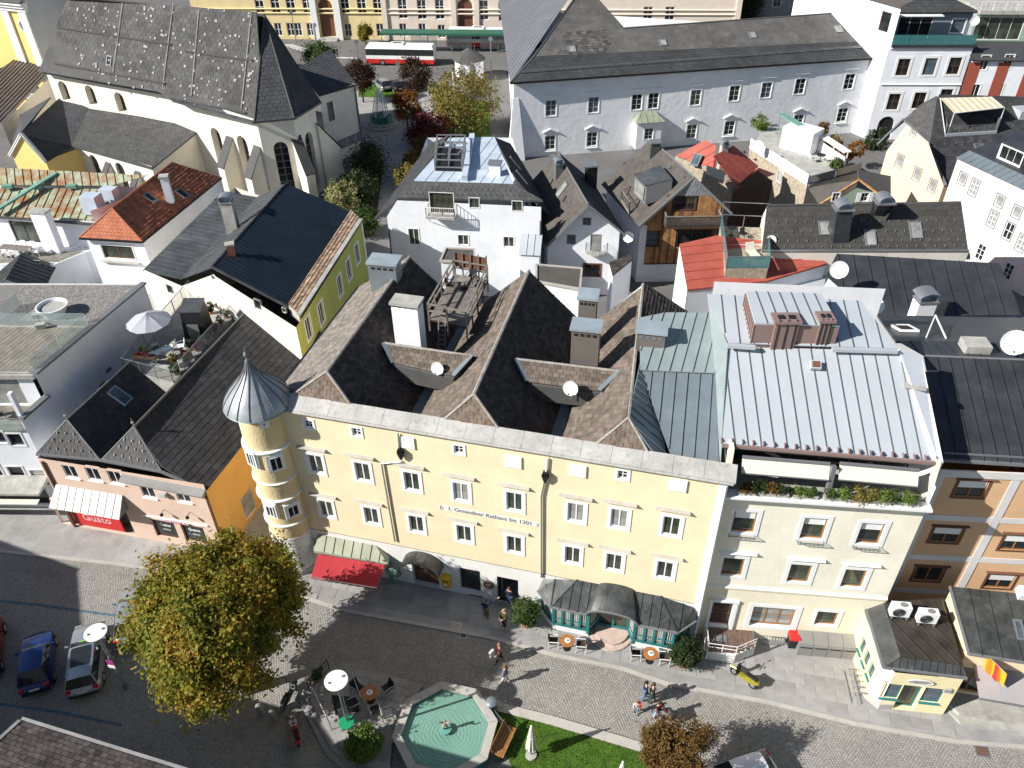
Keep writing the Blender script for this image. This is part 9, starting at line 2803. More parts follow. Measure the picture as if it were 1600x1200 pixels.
blue,silver,dred,white,dark=paint('blue car paint',(.015,.04,.17)),paint('silver car paint',(.42,.44,.46),.6),paint('dark red car paint',(.16,.012,.015)),paint('white car paint',(.7,.7,.72),.1),paint('dark car paint',(.03,.035,.045))
def at(px,py):p=R(px,py,.75);return Vector((p.x,p.y,.02))
car(at(56,1030),.37,'dark blue hatchback parked left of the silver estate car',blue,3.9,1.7,1.5)
car(at(134,1024),.30,'silver estate car with dark glass roof beside the lamp',silver,4.6,1.84,1.46,True,glassroof=True)
car(at(-26,1012),.40,'dark red car cut by the left edge',dred,4.3)
car(at(206,955),.25,'pale silver car half hidden behind the chestnut tree',silver,4.2)
car(at(1150,1216),1.85,'white car at the lower edge right of the rust coloured tree',white,4.4,1.8,1.5)
# two wheelers
def moped(p,rz,label,m1,m2,lean=.12):
 T=thing('scooter',label,'scooter',p,rz)
 for y,nm in((-.55,'wheel'),(.62,'wheel')):
  mb=MB();mb.tube((-.06,y,.25),(.06,y,.25),.25,.25,18);w=mb.obj(nm,M['rubber'],T,local=True);mb=MB();mb.tube((-.07,y,.25),(.07,y,.25),.13,.13,12);mb.obj('rim',M['steel'],w,local=True)
 rows=[[Vector((sx*w,y,z))for sx,z in((-1,z0),(-1,z1),(0,z1+.05),(1,z1),(1,z0))]for y,z0,z1,w in((-.85,.5,.62,.06),(-.6,.4,.72,.15),(-.2,.3,.68,.17),(.05,.28,.40,.14),(.35,.28,.36,.14))]
 mb=MB();mb.grid(rows);mb.poly(rows[0]);mb.obj('body',m1,T,smooth=True,angle=50,local=True)
 rows=[[Vector((-w,y,z)),Vector((0,y+.07,z)),Vector((w,y,z))]for y,z,w in((.36,.34,.15),(.48,.6,.2),(.50,.85,.17),(.46,1.0,.1))]
 mb=MB();mb.grid(rows);mb.grid([[v-Vector((0,.04,0))for v in r]for r in rows]);mb.obj('leg_shield',m2,T,smooth=True,local=True)
 mb=MB();mb.hexa([(-.12,-.72,.72),(.12,-.72,.72),(.14,-.05,.7),(-.14,-.05,.7)],[(-.1,-.7,.82),(.1,-.7,.82),(.11,-.08,.8),(-.11,-.08,.8)]);mb.obj('seat',M['black'],T,local=True)
 mb=MB();mb.tube((-.33,.40,1.02),(.33,.40,1.02),.022);mb.tube((0,.62,.3),(0,.42,1.02),.035);mb.obj('handlebar',M['black'],T,local=True)
 mb=MB();mb.ball((0,.55,.95),.09,10,6);mb.obj('headlight',M['glasspale'],T,local=True)
 mb=MB();mb.hexa([(-.08,.38,.5),(.08,.38,.5),(.08,.92,.46),(-.08,.92,.46)],[(-.05,.4,.56),(.05,.4,.56),(.05,.9,.5),(-.05,.9,.5)]);mb.obj('mudguard',m1,T,local=True)
 for sx in(-1,1):mb=MB();mb.bar((sx*.25,.4,1.02),(sx*.32,.42,1.22),.015);mb.box((sx*.33,.42,1.25),(.12,.03,.08));mb.obj('mirror',M['black'],T,local=True)
 T.rotation_euler=(0,lean,rz)
moped(R(462,1150,.02),.42,'red and white moped parked at the foot of the terrace steps',M['redpaint'],M['whitepaint'])
moped(R(452,1092,.02),-.25,'black and silver motor scooter under the chestnut tree',M['black'],silver)
moped(R(1161,1064,.06),.75,'yellow green motor scooter in front of the cream house',paint('yellow green paint',(.38,.34,.03)),M['black'])
for px,py,lab in((409,1118,'x'),(429,1128,'grey green bollard beside the moped')):
 p=R(px,py,.0);T=thing('bollard',lab if px>410 else 'dark stone bollard near the trunk of the chestnut tree','bollard',p);mb=MB();mb.lathe([(.16,0),(.14,.75),(.18,.8),(.16,.95),(.05,1.02)],(0,0,0),14);mb.obj('post',M['greystone'],T,smooth=True,angle=40,local=True);mb=MB();mb.lathe([(.22,0),(.22,.06)],(0,0,0),14);mb.obj('base',M['greystone'],T,local=True)
p=R(1332,1074,.07);T=thing('bicycle_rack','curly iron bicycle rack beside the kiosk','bicycle rack',p,1.45)
for i in range(5):
 mb=MB();mb.path([Vector((-.7+i*.35+.12*math.cos(t),.22*math.sin(t),.42+.34*math.sin(t*.5)-.25*(t<.2)))for t in[k*.6 for k in range(11)]],.02,5);mb.obj('loop',M['greymetal'],T,local=True)
mb=MB();mb.bar((-.95,-.25,.03),(.95,-.25,.03),.04);mb.bar((-.95,.25,.03),(.95,.25,.03),.04);mb.obj('frame',M['greymetal'],T,local=True)
# people
SKIN=mat('skin',(.55,.33,.24),rough=.6,var=.04)
CL={}
def cloth(c):
 if c not in CL:CL[c]=mat('cloth %d'%len(CL),c,rough=.9,var=.12,vscale=6)
 return CL[c]
def person(px,py,rz,label,top,legs,hair,h=1.72,stride=.18,arms=(((-.26,.0,1.12),(-.24,.16,.90)),((.26,-.02,1.12),(.25,.14,.90))),shoes=(.03,.03,.03),bald=False,skirt=False,z=.02):
 loc=R(px,py,z);T=thing('person',label,'person',loc,rz);k=h/1.75;S=lambda v:tuple(x*k for x in v)
 sh=((-.17,0,1.42),(.17,0,1.42));hp=((-.09,0,.90),(.09,0,.90));kn=((-.10,stride*.55,.50),(.10,-stride*.25,.49));an=((-.10,stride,.09),(.10,-stride,.12));to=((-.11,stride+.17,.04),(.11,-stride+.16,.05))
 J=[((0,0,.98),.125),((0,0,1.2),(.13,.10)),((0,0,1.42),(.14,.09)),((0,.0,1.52),.055),((0,.02,1.60),.08),((0,.02,1.70),.085)];E_=[(0,1),(1,2),(2,3),(3,4),(4,5)]
 for i in(0,1):
  b=len(J);J+=[(sh[i],.062),(arms[i][0],.042),(arms[i][1],.032),(tuple(a+(a-b_)*.35 for a,b_ in zip(arms[i][1],arms[i][0])),.026)];E_+=[(2,b),(b,b+1),(b+1,b+2),(b+2,b+3)]
  b=len(J);J+=[(hp[i],.088),(kn[i],.058),(an[i],.042),(to[i],.036)];E_+=[(0,b),(b,b+1),(b+1,b+2),(b+2,b+3)]
 J=[(S(a),tuple(x*k for x in r)if isinstance(r,tuple)else r*k)for a,r in J]
 fing=[]
 for i in(0,1):
  w=Vector(J[8+i*8][0]);d=(Vector(J[9+i*8][0])-w).normalized();s=d.orthogonal().normalized()
  for f,(o,ln)in enumerate(((-.024,.07),(-.008,.085),(.008,.08),(.024,.06))):fing.append((w+d*.05+s*o,w+d*(.06+ln)+s*o*1.3+Vector((0,.015,0)),.009))
  fing.append((w+d*.03+s*.03,w+d*.08+s*.065,.01))
 head=Vector(S((0,.02,1.655)))
 sk('body',T,J,E_,SKIN,loc,rz,(fing,head,k))
 sub=lambda ids,g:([(J[i][0],tuple(x+g for x in J[i][1])if isinstance(J[i][1],tuple)else J[i][1]+g)for i in ids],[(ids.index(a),ids.index(b))for a,b in E_ if a in ids and b in ids])
 j,e=sub([0,1,2,6,7,8,14,15,16],.022);j[0]=(S((0,0,.9)),.165*k);sk('jacket',T,j,e,cloth(top),loc,rz)
 j,e=sub([0,10,11,12,18,19,20],.02);sk('trousers',T,j,e,cloth(legs),loc,rz)
 for q in(12,20):j,e=sub([q,q+1],.014);j[0]=(tuple(Vector(j[0][0])-Vector((0,0,.03))),.045);sk('shoe',T,j,e,cloth(shoes),loc,rz)
 if not bald:
  mb=MB();mb.ball(head+Vector((0,-.02,.035)),.112*k,12,8,sq=(.92,1.0,.98));mb.ball(head+Vector((0,-.06,-.04)),.085*k,10,6);o=mb.obj('hair',cloth(hair),T,smooth=True,local=True)
 else:
  mb=MB();mb.lathe([(.098*k,-.02),(.1*k,.02)],head+Vector((0,-.015,0)),14,cap=False);mb.obj('hair',cloth((.4,.38,.35)),T,local=True)
 return T,loc,k
A_=lambda a,b,c,d:((a,b),(c,d))
person(760,966,-.2,'person in dark blue jacket and khaki trousers pointing at the shop door',(.02,.03,.07),(.20,.15,.09),(.03,.025,.02),1.78,.06,A_((-.26,.0,1.14),(-.24,.14,.92),(.38,.22,1.48),(.58,.40,1.62)))
person(788,980,1.2,'bald person in olive jacket and dark trousers outside the door',(.07,.065,.03),(.03,.03,.032),(.1,.1,.1),1.74,.05,A_((-.24,.1,1.14),(-.1,.26,1.06),(.24,.1,1.14),(.1,.26,1.06)),bald=True)
person(796,946,2.9,'person in navy jacket and blue jeans stepping out of the shop door',(.02,.03,.06),(.06,.10,.22),(.12,.06,.03),1.68,.1)
bp=person(781,1034,.9,'person in dark red jacket and black trousers carrying a white bag',(.10,.015,.015),(.02,.02,.022),(.25,.14,.08),1.72,.22,A_((-.26,.04,1.14),(-.25,.24,1.02),(.26,-.02,1.12),(.25,.14,.90)))
person(790,1067,-2.6,'person with brown hair in grey blue top and white trousers',(.12,.14,.22),(.62,.62,.62),(.16,.07,.035),1.62,.2,shoes=(.6,.6,.6))
person(1006,1093,2.4,'person in dark coat and blue jeans, left of the walking pair',(.025,.03,.045),(.08,.16,.35),(.03,.02,.015),1.7,.16)
person(1017,1097,2.3,'person in black green coat and dark teal trousers, right of the walking pair',(.03,.035,.032),(.03,.07,.075),(.08,.045,.03),1.78,.2)
cb=person(993,1114,1.6,'small child with red orange backpack and light jeans',(.55,.5,.48),(.22,.34,.48),(.30,.13,.06),1.12,.14)
person(1026,1124,-1.3,'person in maroon top and pale blue jeans pushing a stroller',(.10,.025,.025),(.28,.42,.55),(.07,.035,.02),1.7,.2,A_((-.22,.2,1.16),(-.2,.42,1.05),(.22,.2,1.16),(.2,.42,1.05)))
def bag(P,off,label,m,sz,name):
 T,loc,k=P;rz=T.rotation_euler[2];o=Vector((off[0]*math.cos(rz)-off[1]*math.sin(rz),off[0]*math.sin(rz)+off[1]*math.cos(rz),off[2]))
 t=thing(name,label,'bag',loc+o,rz);mb=MB();a,b,c=sz;mb.hexa([(-a,-b,-c),(a,-b,-c),(a,b,-c),(-a,b,-c)],[(-a*.8,-b*.7,c),(a*.8,-b*.7,c),(a*.8,b*.7,c),(-a*.8,b*.7,c)]);mb.obj('pouch',m,t,local=True)
 mb=MB();mb.path([Vector((-a*.6,0,c)),Vector((-a*.4,0,c+.12)),Vector((a*.4,0,c+.12)),Vector((a*.6,0,c))],.012);mb.obj('handle',m,t,local=True)
bag(bp,(-.28,.34,.86),'white carrier bag held by the person in the dark red jacket',M['whitepaint'],(.2,.09,.19),'carrier_bag')
bag(cb,(0,-.17,.78),'red orange backpack on the small child',cloth((.5,.08,.04)),(.13,.08,.17),'backpack')
p=R(1050,1126,.02);T=thing('stroller','grey stroller pushed by the person in the maroon top','stroller',p,-1.3)
for sx in(-.25,.25):
 for y in(-.35,.35):mb=MB();mb.tube((sx-.02,y,.12),(sx+.02,y,.12),.12,.12,14);mb.obj('wheel',M['rubber'],T,local=True)
mb=MB()
for sx in(-.24,.24):mb.tube((sx,.35,.12),(sx,-.55,1.05),.018);mb.tube((sx,-.35,.12),(sx,.1,.6),.018)
mb.tube((-.24,-.55,1.05),(.24,-.55,1.05),.02);mb.obj('frame',M['steel'],T,local=True)
mb=MB();mb.hexa([(-.2,-.25,.4),(.2,-.25,.4),(.2,.3,.35),(-.2,.3,.35)],[(-.22,-.4,.8),(.22,-.4,.8),(.22,.32,.5),(-.22,.32,.5)]);mb.obj('seat',cloth((.16,.15,.13)),T,local=True)
mb=MB();mb.grid([[Vector((sx,-.3+.3*math.cos(t),.75+.3*math.sin(t)))for sx in(-.23,0,.23)]for t in(.4,.9,1.4,1.9,2.4)]);mb.obj('hood',cloth((.10,.10,.10)),T,local=True)
for nm,lab,px,z,m in(('flat_roof_shed','low dark flat roofed shed between town hall and balcony house',((688,408),(742,410),(741,390),(697,388)),6.6,'slate'),('flat_roof_annex','low annex with grey brown flat roof and pale rim behind the town hall',((838,440),(906,452),(909,420),(838,414)),6.8,'brownslate'),('tiled_annex','small annex with an old mottled tile roof beside the white gable house',((957,430),(988,405),(984,398),(952,410)),6.0,'oldroof')):
 P=[R(x,y,z)for x,y in px];c=sum(P,Vector((0,0,0)))/4;T=thing(nm,lab,'shed',V3(c,0))
 mb=MB();mb.prism([c+(p-c)*.97 for p in P],0,z-.15);mb.obj('wall',M['white'],T)
 if m=='oldroof':tileroof(T,P,.4,.3,M[m],name='tiles',lift=.05,along=(1,0,0))
 else:slab(T,P,M[m],.15,'roof');strip(T,P+P[:1],.16,.2,M['stone'],'roof_rim')
 # on the town hall roof
def hall_roof():
 T=TH;rz=FM.rz
 p=Q(4.55,6.6,0);chimney(T,(p.x,p.y),1.55,.9,ZE-1.6,ZE+3.0,rz,'rough_white','concrete','slots',4)
 for(x,y,z,w,d,zb,bm)in((600,404,ZE+2.9,1.75,1.1,ZE+.4,'zinc'),(917,506,ZE+3.1,1.5,1.0,ZE-1.9,'chimneybrown'),(920,458,ZE+3.1,1.0,1.0,ZE-1.9,'chimneybrown'),(1019,510,ZE+3.1,1.5,1.0,ZE-.5,'chimneybrown')):
  p=R(x,y,z);c=chimney(T,(p.x,p.y),w,d,zb,z-.15,rz+.05,bm,'zinccap','flat')
  mb=MB();u=Vector((math.cos(rz+.05),math.sin(rz+.05),0));v=Vector((-u.y,u.x,0))
  for i in range(4):mb.box(Vector((p.x,p.y,z-.42))+u*((i-1.5)*w*.22)-v*(d/2+.003),(w*.14,.03,.16),rz+.05)
  mb.obj('flue_openings',M['black' if x<1000 else 'zinc'],c)
  mb=MB();mb.box((p.x,p.y,z-.75-(z-zb)*.3),(w+.03,d+.03,.03),rz+.05);mb.obj('seam',M['zinc'],c)
 z=ZE+.75;c=[R(670,497,z),R(729,510,z),R(762,437,z),R(709,428,z)]
 o=MB();o.hexa([v-Vector((0,0,.18))for v in c],[v-Vector((0,0,.06))for v in c]);D=o.obj('roof_deck',M['wood_dark'],T)
 n=17
 for i in range(n):
  a,b=lerp(c[0],c[1],(i+.07)/n),lerp(c[0],c[1],(i+.93)/n);e,f=lerp(c[3],c[2],(i+.93)/n),lerp(c[3],c[2],(i+.07)/n)
  mb=MB();mb.hexa([v-Vector((0,0,.06))for v in(a,b,e,f)],[a,b,e,f]);mb.obj('deck_board',M['wood_grey'],D)
 for a,b in((c[0],c[1]),(c[1],c[2]),(c[2],c[3]),(c[3],c[0])):
  mb=MB()
  for h in(.55,1.0):mb.bar(a+Vector((0,0,h)),b+Vector((0,0,h)),.1,.08)
  k=max(2,int((b-a).length/1.3))
  for i in range(k):q=lerp(a,b,i/k);mb.bar(q-Vector((0,0,.9)),q+Vector((0,0,1.05)),.1)
  mb.obj('deck_railing',M['wood_grey'],D)
 a,b=lerp(c[3],c[2],.05),lerp(c[3],c[2],.98);mb=MB();mb.bar(a+Vector((0,.1,.95)),b+Vector((0,.1,.95)),.06,1.1);mb.obj('screen',M['brownframe'],D)
 mb=MB()
 for i in range(5):q=lerp(a,b,i/4);mb.bar(q,q+Vector((0,0,1.7)),.09)
 mb.obj('screen_post',M['wood_grey'],D)
 q=lerp(lerp(c[0],c[1],.5),lerp(c[3],c[2],.5),.72);make_table(q,'dark round table on the sunken roof deck',.4,'wood_grey')
 make_chair(q+Vector((-.85,-.2,0)),1.5,'dark chair left of the table on the sunken roof deck','black','wood_grey');make_chair(q+Vector((.4,.7,0)),-.5,'dark chair behind the table on the sunken roof deck','black','wood_grey')
 mb=MB();a=R(690,560,ZE-.9);b=lerp(c[0],c[1],.35)
 for s in(-.2,.2):mb.bar(a+Vector((s,0,0)),b+Vector((s,0,0)),.06)
 for i in range(8):q=lerp(a,b,i/8);mb.bar(q-Vector((.2,0,0)),q+Vector((.2,0,0)),.05)
 mb.obj('ladder',M['wood_grey'],D)
 mb=MB()
 for(x0,y0,z0,x1,y1,z1)in((582,477,ZE+1.7,612,506,ZE+.6),(776,530,ZE+1.75,800,556,ZE+.6),(740,555,ZE+1,772,535,ZE+1.7)):mb.bar(R(x0,y0,z0),R(x1,y1,z1),.025)
 mb.obj('stay_wire',M['steel'],T)
M['chimneybrown']=mat('grey brown sheet metal',(.165,.145,.125),rough=.6,var=.1,metal=.1);M['zinccap']=mat('pale zinc cap',(.36,.42,.45),rough=.5,metal=.2,var=.15)
hall_roof()
for x,y,z,r,lab in((684,575,ZE+.5,.38,'white satellite dish in the left roof valley of the town hall'),(892,606,ZE+.5,.42,'white satellite dish in the right roof valley of the town hall'),(1311,421,11.6,.62,'white satellite dish above the left edge of the dark seamed roof'),(1367,478,14.2,.52,'white satellite dish at the upper right corner of the pale metal roof'),(1585,534,15.6,.68,'large white satellite dish over the roof of the orange house at the right edge'),(1205,375,9.0,.4,'white satellite dish beside the screened roof terrace'),(982,370,6.0,.5,'white satellite dish between white gable house and wooden house'),(1184,228,6.8,.6,'pale satellite dish on the corner of the white panelled terrace')):
 satellite(R(x,y,z),lab,r,Vector((-.35,-.9,.3)))
 # plants on the balcony of the cream house and on the white terrace
ORD=('at the far left end','second from the left end','third from the left end','fourth from the left end','left of the blind post','just left of the blind post','below the blind post','just right of the blind post','in the middle of the right blind, left one','in the middle of the right blind, right one','third from the right end','second from the right end','at the far right end')
for i,(x,m,r)in enumerate(((1163,'rust',.3),(1185,'darkgreen',.36),(1205,'rust',.3),(1222,'darkgreen',.36),(1250,'lightgreen',.26),(1268,'green',.24),(1298,'green',.26),(1320,'lightgreen',.34),(1342,'willow',.42),(1360,'willow',.36),(1382,'lightgreen',.38),(1404,'green',.34),(1424,'lightgreen',.36))):
 s=FC.hit(x,765)[0];p=FC.p(s,11.75,.12);T=thing('balcony_plant',f'{dict(rust="reddish", darkgreen="dark green", lightgreen="light green", green="mid green", willow="yellow")[m]} plant on the cream house balcony, {ORD[i]}','plant',p,0,'plants along the balcony of the cream house')
 leaves(p+Vector((0,0,.25+r*.4)),(r*1.15,r*.8,r*.8),16,60,.045,m,T,.3,.5,'foliage');mb=MB();mb.box(p+Vector((0,0,.1)),(.62,.34,.24),FC.rz);mb.obj('planter',M['stone'],T)
for x,y,r,m,lab in((1187,196,.9,'lightgreen','green shrub at the left end of the white panelled terrace'),(1301,228,.8,'willow','yellow green climber behind the pergola of the panelled terrace'),(1318,248,.8,'orangeleaf','orange leaved shrub at the right end of the pergola'),(1307,258,.6,'green','small green shrub beside the terrace table'),(1335,238,.9,'orangeleaf','reddish climber on the right rim of the panelled terrace'),(1285,203,.7,'rust','rust red climber over the terrace screen'),(1225,318,.8,'willow','yellow green bush below the rubble stone wall')):
 shrub('shrub',lab,R(x,y+6,5.2 if y<300 else 0),r,m,26,60,.1,r*.9)
shrub('shrub','dark green potted bush before the arched gate of the tall white house',R(1364,232,0),1.2,'darkgreen',30,60,.13,1.3)
# roof terrace between the dark roofs
def left_terrace():
 z=TZ;b=R(244,536,z);T=thing('parasol','open grey parasol on the cluttered roof terrace','parasol',b,0)
 mb=MB();mb.tube((0,0,0),(0,0,2.35),.03);mb.obj('pole',M['steel'],T,local=True)
 for k in range(8):
  a=k*math.pi/4+.2;q=lambda t,r,h:Vector((r*math.cos(t),r*math.sin(t),h));mb=MB()
  mb.grid([[q(a+d,r,h-s*.05)for d,s in((0,0),(.39,1),(.785,0))]for r,h in((.02,2.5),(.8,2.2),(1.5,1.85))]);mb.obj('cloth_panel',M['greycloth'],T,smooth=True,local=True)
 p=R(312,520,z);T=thing('lift_hut','black clad roof hut with a grey top behind the cluttered terrace','roof hut',p);u=-.1
 mb=MB();mb.hexa([p+Vector(v)for v in((-.9,-.8,-1),(.9,-.8,-1),(.9,.8,-1),(-.9,.8,-1))],[p+Vector(v)for v in((-.7,-.6,2.1),(.7,-.6,2.1),(.7,.7,2.4),(-.7,.7,2.4))]);mb.obj('body',M['black'],T)
 mb=MB();mb.hexa([p+Vector(v)for v in((-.75,-.65,2.11),(.75,-.65,2.11),(.75,.75,2.41),(-.75,.75,2.41))],[p+Vector(v)for v in((-.75,-.65,2.2),(.75,-.65,2.2),(.75,.75,2.5),(-.75,.75,2.5))]);mb.obj('top',M['oldmetal'],T)
 mb=MB();mb.box(p+Vector((0,-.83,.4)),(.8,.06,1.7));mb.obj('door',M['greymetal'],T)
 t=thing('table','blue grey table on the cluttered roof terrace','table',R(256,562,z),.8);mb=MB();mb.box((0,0,.72),(1.5,.75,.04));mb.obj('tabletop',M['glassblue'],t,local=True)
 for sx in(-.65,.65):
  for sy in(-.3,.3):mb=MB();mb.bar((sx,sy,0),(sx,sy,.7),.05);mb.obj('leg',M['steel'],t,local=True)
 make_chair(R(236,560,z),2.2,'dark chair left of the blue grey terrace table','black','steel');make_chair(R(285,548,z),-1.2,'white chair right of the blue grey terrace table','whitepaint','whitepaint')
 p=R(238,575,z);t=thing('flower_box','long box of purple and orange flowers on the front railing of the cluttered terrace','flower box',p,-.2);mb=MB();mb.box((-.4,.1,.8),(1.7,.25,.2));mb.obj('box',M['wood_dark'],t,local=True)
 leaves(p+Vector((-.4,.15,1.0)),(.8,.16,.15),24,30,.05,'crimsonleaf',t,.12,.3,'flowers')
 rr=random.Random(3)
 for i,(x,y,m,r,lab)in enumerate(((276,585,'green',.3,'potted plant at the right front corner of the cluttered terrace'),(272,568,'willow',.28,'yellowish potted plant beside the blue grey table'),(300,545,'darkgreen',.3,'dark potted plant below the roof hut'),(330,490,'darkgreen',.35,'dark potted plant behind the roof hut'),(345,478,'green',.3,'green potted plant at the back of the cluttered terrace'),(226,556,'lightgreen',.25,'light green potted plant on the left rail of the cluttered terrace'),(290,560,'crimsonleaf',.22,'red flowering pot near the white chair'))):shrub('potted_plant',lab,R(x,y,z),r,m,14,50,.06,r,.26,cat='potted plant')
 for x,y,s,m,lab in((266,548,(.5,.35,.35),'whitepaint','white chest near the blue grey table'),(285,572,(.4,.4,.4),'curtain','pale tub by the right railing of the cluttered terrace'),(322,470,(.9,.5,.6),'black','black box at the far end of the cluttered terrace'),(245,548,(.45,.4,.5),'glassblue','blue crate left of the blue grey table'),(350,467,(.5,.4,.5),'whitepaint','white box at the far right of the cluttered terrace')):
  p=R(x,y,z);t=thing('storage_box',lab,'box',p,rr.uniform(0,1));mb=MB();mb.box((0,0,s[2]/2),s);mb.obj('body',M[m],t,local=True);mb=MB();mb.box((0,0,s[2]+.02),(s[0]*1.06,s[1]*1.06,.04));mb.obj('lid',M[m],t,local=True)
left_terrace()
for i in range(9):
 q=lerp(V3(TQ[1],TZ),V3(TQ[2],TZ),.12+.1*i)+Vector((-.35,.1,0));shrub('potted_plant',('first','second','third','fourth','fifth','sixth','seventh','eighth','last')[i]+' potted plant from the front along the right terrace railing',q,.2+.05*(i%3),('green','darkgreen','willow','crimsonleaf')[i%4],12,40,.05,.25,.22,group='potted plants along the right terrace railing',cat='potted plant')
 # garden between church and long white house, bus stop, buses
sheet('garden_path',[R2(*p)for p in((570,330),(640,330),(700,230),(690,130),(560,130),(545,190))],.01,M['paving'])
for nm,pts in(('lawn',((690,232),(768,236),(764,160),(700,150))),('lawn',((560,152),(650,152),(660,138),(560,128))),('garden_bed',((520,330),(590,330),(600,250),(560,262)))):sheet(nm,[R2(*p)for p in pts],.03,M['grass']if nm=='lawn' else M['soil'])
for(x,yt,yb,m,w,lab,nm)in((503,88,116,'green',2.4,'bright green bush at the corner of the choir roof','shrub'),(572,50,70,'chestnut',1.1,'small olive tree before the yellow school','tree'),(568,118,160,'darkrust',1.9,'dark brown tree left of the parked cars','tree'),(652,115,160,'darkrust',2.0,'dark brown tree right of the parked cars','tree'),(638,168,205,'orangeleaf',1.75,'orange leaved tree beside the glass pyramid fountain','tree'),(728,155,208,'willow',4.0,'large yellow green willow in the garden','tree'),(672,204,225,'crimsonleaf',2.6,'crimson leaved spreading shrub in the garden','shrub'),(580,250,285,'darkgreen',1.6,'sparse dark tree below the chapel','tree'),(560,295,318,'darkgreen',2.2,'round dark bush in the shade behind the green house','shrub'),(540,308,335,'paleleaf',1.8,'pale yellow bush behind the green house','shrub'),(570,345,368,'green',1.5,'green bush at the corner of the lime green wall','shrub'),(655,250,275,'rust',1.5,'rust coloured hedge bush along the garden path','shrub'),(635,275,300,'willow',1.4,'yellowish hedge bush near the balcony house','shrub'),(668,230,255,'rust',1.4,'brown red hedge bush above the hedge row','shrub'),(1066,22,38,'orangeleaf',1.3,'small orange tree before the rose beige school','tree'),(1160,8,40,'darkgreen',3.2,'dark evergreen tree behind the long grey roof','tree')):
 b=R(x,yb,0);top=R(x,yt,0);zc=max(1.0,(CAM_H*(1-(b.y/top.y))if top.y>b.y else 2));zc=min(zc,7)
 tree(nm,lab,b,zc,(w,w,w*(1.05 if nm=='tree' else .75)),int(26+16*w),90,.14 if w<2.1 else .17,m,.14,nm,None,.2 if x!=580 else .4,.5,7)
def glass_pyramid():
 c=R(597,195,0);T=thing('glass_pyramid_fountain','glass pyramid fountain on a stepped round base in the garden','fountain',c)
 for k,(r,z)in enumerate(((2.6,.25),(2.0,.5))):mb=MB();mb.lathe([(r,z-.25),(r,z)],c,24);mb.obj('step',M['concrete'],T)
 mb=MB();mb.lathe([(1.5,.5),(1.5,1.4),(1.3,1.4),(1.3,.9)],c,8);mb.obj('basin',M['greenstone'],T)
 v=lambda r,z,k:c+Vector((r*math.cos(k*math.pi/3),r*math.sin(k*math.pi/3),z))
 for k in range(6):
  mb=MB();mb.poly([v(1.25,1.0,k),v(1.25,1.0,k+1),v(.4,4.6,k+1),v(.4,4.6,k)]);mb.obj('pane',M['clear'],T);mb=MB();mb.bar(v(1.27,1.0,k),v(.42,4.6,k),.09);mb.bar(v(.42,4.6,k),v(.42,4.6,k+1),.09);mb.obj('frame',M['whitepaint'],T)
glass_pyramid()
p=R(713,214,0);T=thing('flagpole','tall bare white flagpole in the garden','flagpole',p);q=R(711,108,0);mb=MB();mb.tube(p,p+Vector((0,0,8.2)),.11,.06);mb.obj('pole',M['whitepaint'],T);mb=MB();mb.ball(p+Vector((0,0,8.25)),.13,8,5);mb.obj('finial',M['steel'],T)
def pavilion_round():
 c=R(734,122,0);T=thing('round_kiosk','small round white kiosk with dark conical roof and arched openings','kiosk',c)
 mb=MB();mb.lathe([(2.2,0),(2.2,3.0)],c,16);mb.obj('wall',M['white'],T);mb=MB();mb.lathe([(2.6,2.95),(1.6,3.7),(.6,4.3),(.02,4.6)],c,16);mb.obj('roof',M['slate'],T)
 for a in(-2.1,-1.3):d=Vector((math.cos(a),math.sin(a),0));f=Fac(c+d*2.22-Vector((-d.y,d.x,0)),c+d*2.22+Vector((-d.y,d.x,0)));mb=MB();mb.hexa([f.p(x,z,-.1)for x,z in arch(1,.9,.9,1.8)],[f.p(x,z,.03)for x,z in arch(1,.9,.9,1.8)]);mb.obj('window',M['glasspale'],T)
pavilion_round()
def bus(p,rz,label,L=10.4):
 T=thing('bus',label,'bus',p,rz,'white and red buses');W,H=2.5,3.05;pr=lambda w,z0,z1,l=L:[Vector((sx*l/2,sy*w/2,0))for sx,sy in((-1,-1),(1,-1),(1,1),(-1,1))]
 def bx(nm,x,y,z,s,m):mb=MB();mb.box((x,y,z),s);mb.obj(nm,m,T,local=True)
 bx('body',0,0,1.32,(L,W,.55),M['whitepaint']);bx('skirt',0,0,.70,(L,W+.01,.69),M['redpaint']);bx('window_band',0,0,2.1,(L-.04,W-.03,1.0),M['carglass'])
 mb=MB();mb.hexa([Vector((sx*L/2,sy*W/2,2.6))for sx,sy in((-1,-1),(1,-1),(1,1),(-1,1))],[Vector((sx*(L/2-.25),sy*(W/2-.25),H))for sx,sy in((-1,-1),(1,-1),(1,1),(-1,1))]);mb.obj('roof',M['whitepaint'],T,local=True)
 bx('roof_unit',-.5,0,H+.1,(2.2,1.5,.24),M['whitepaint']);bx('roof_hatch',-.5,0,H+.23,(1.4,.5,.05),M['black']);bx('rear_wall',L/2-.02,0,1.7,(.1,W-.2,1.9),M['whitepaint'])
 for i in range(5):bx('window_post',-L/2+1.6+i*1.75,-W/2+.005,2.1,(.09,.03,1.0),M['black'])
 me=text_mesh('VIB-T',.55,M['letter']);inst(me,'lettering',T,(1.0,-W/2-.01,1.3),0,True)
 for x in(-L*.26,L*.27):
  for s in(-1,1):mb=MB();mb.tube((x,s*(W/2-.2),.48),(x,s*(W/2+.02),.48),.48,.48,18);w=mb.obj('wheel',M['rubber'],T,local=True);mb=MB();mb.tube((x,s*(W/2+.01),.48),(x,s*(W/2+.04),.48),.27,.25,12);mb.obj('rim',M['steel'],w,local=True)
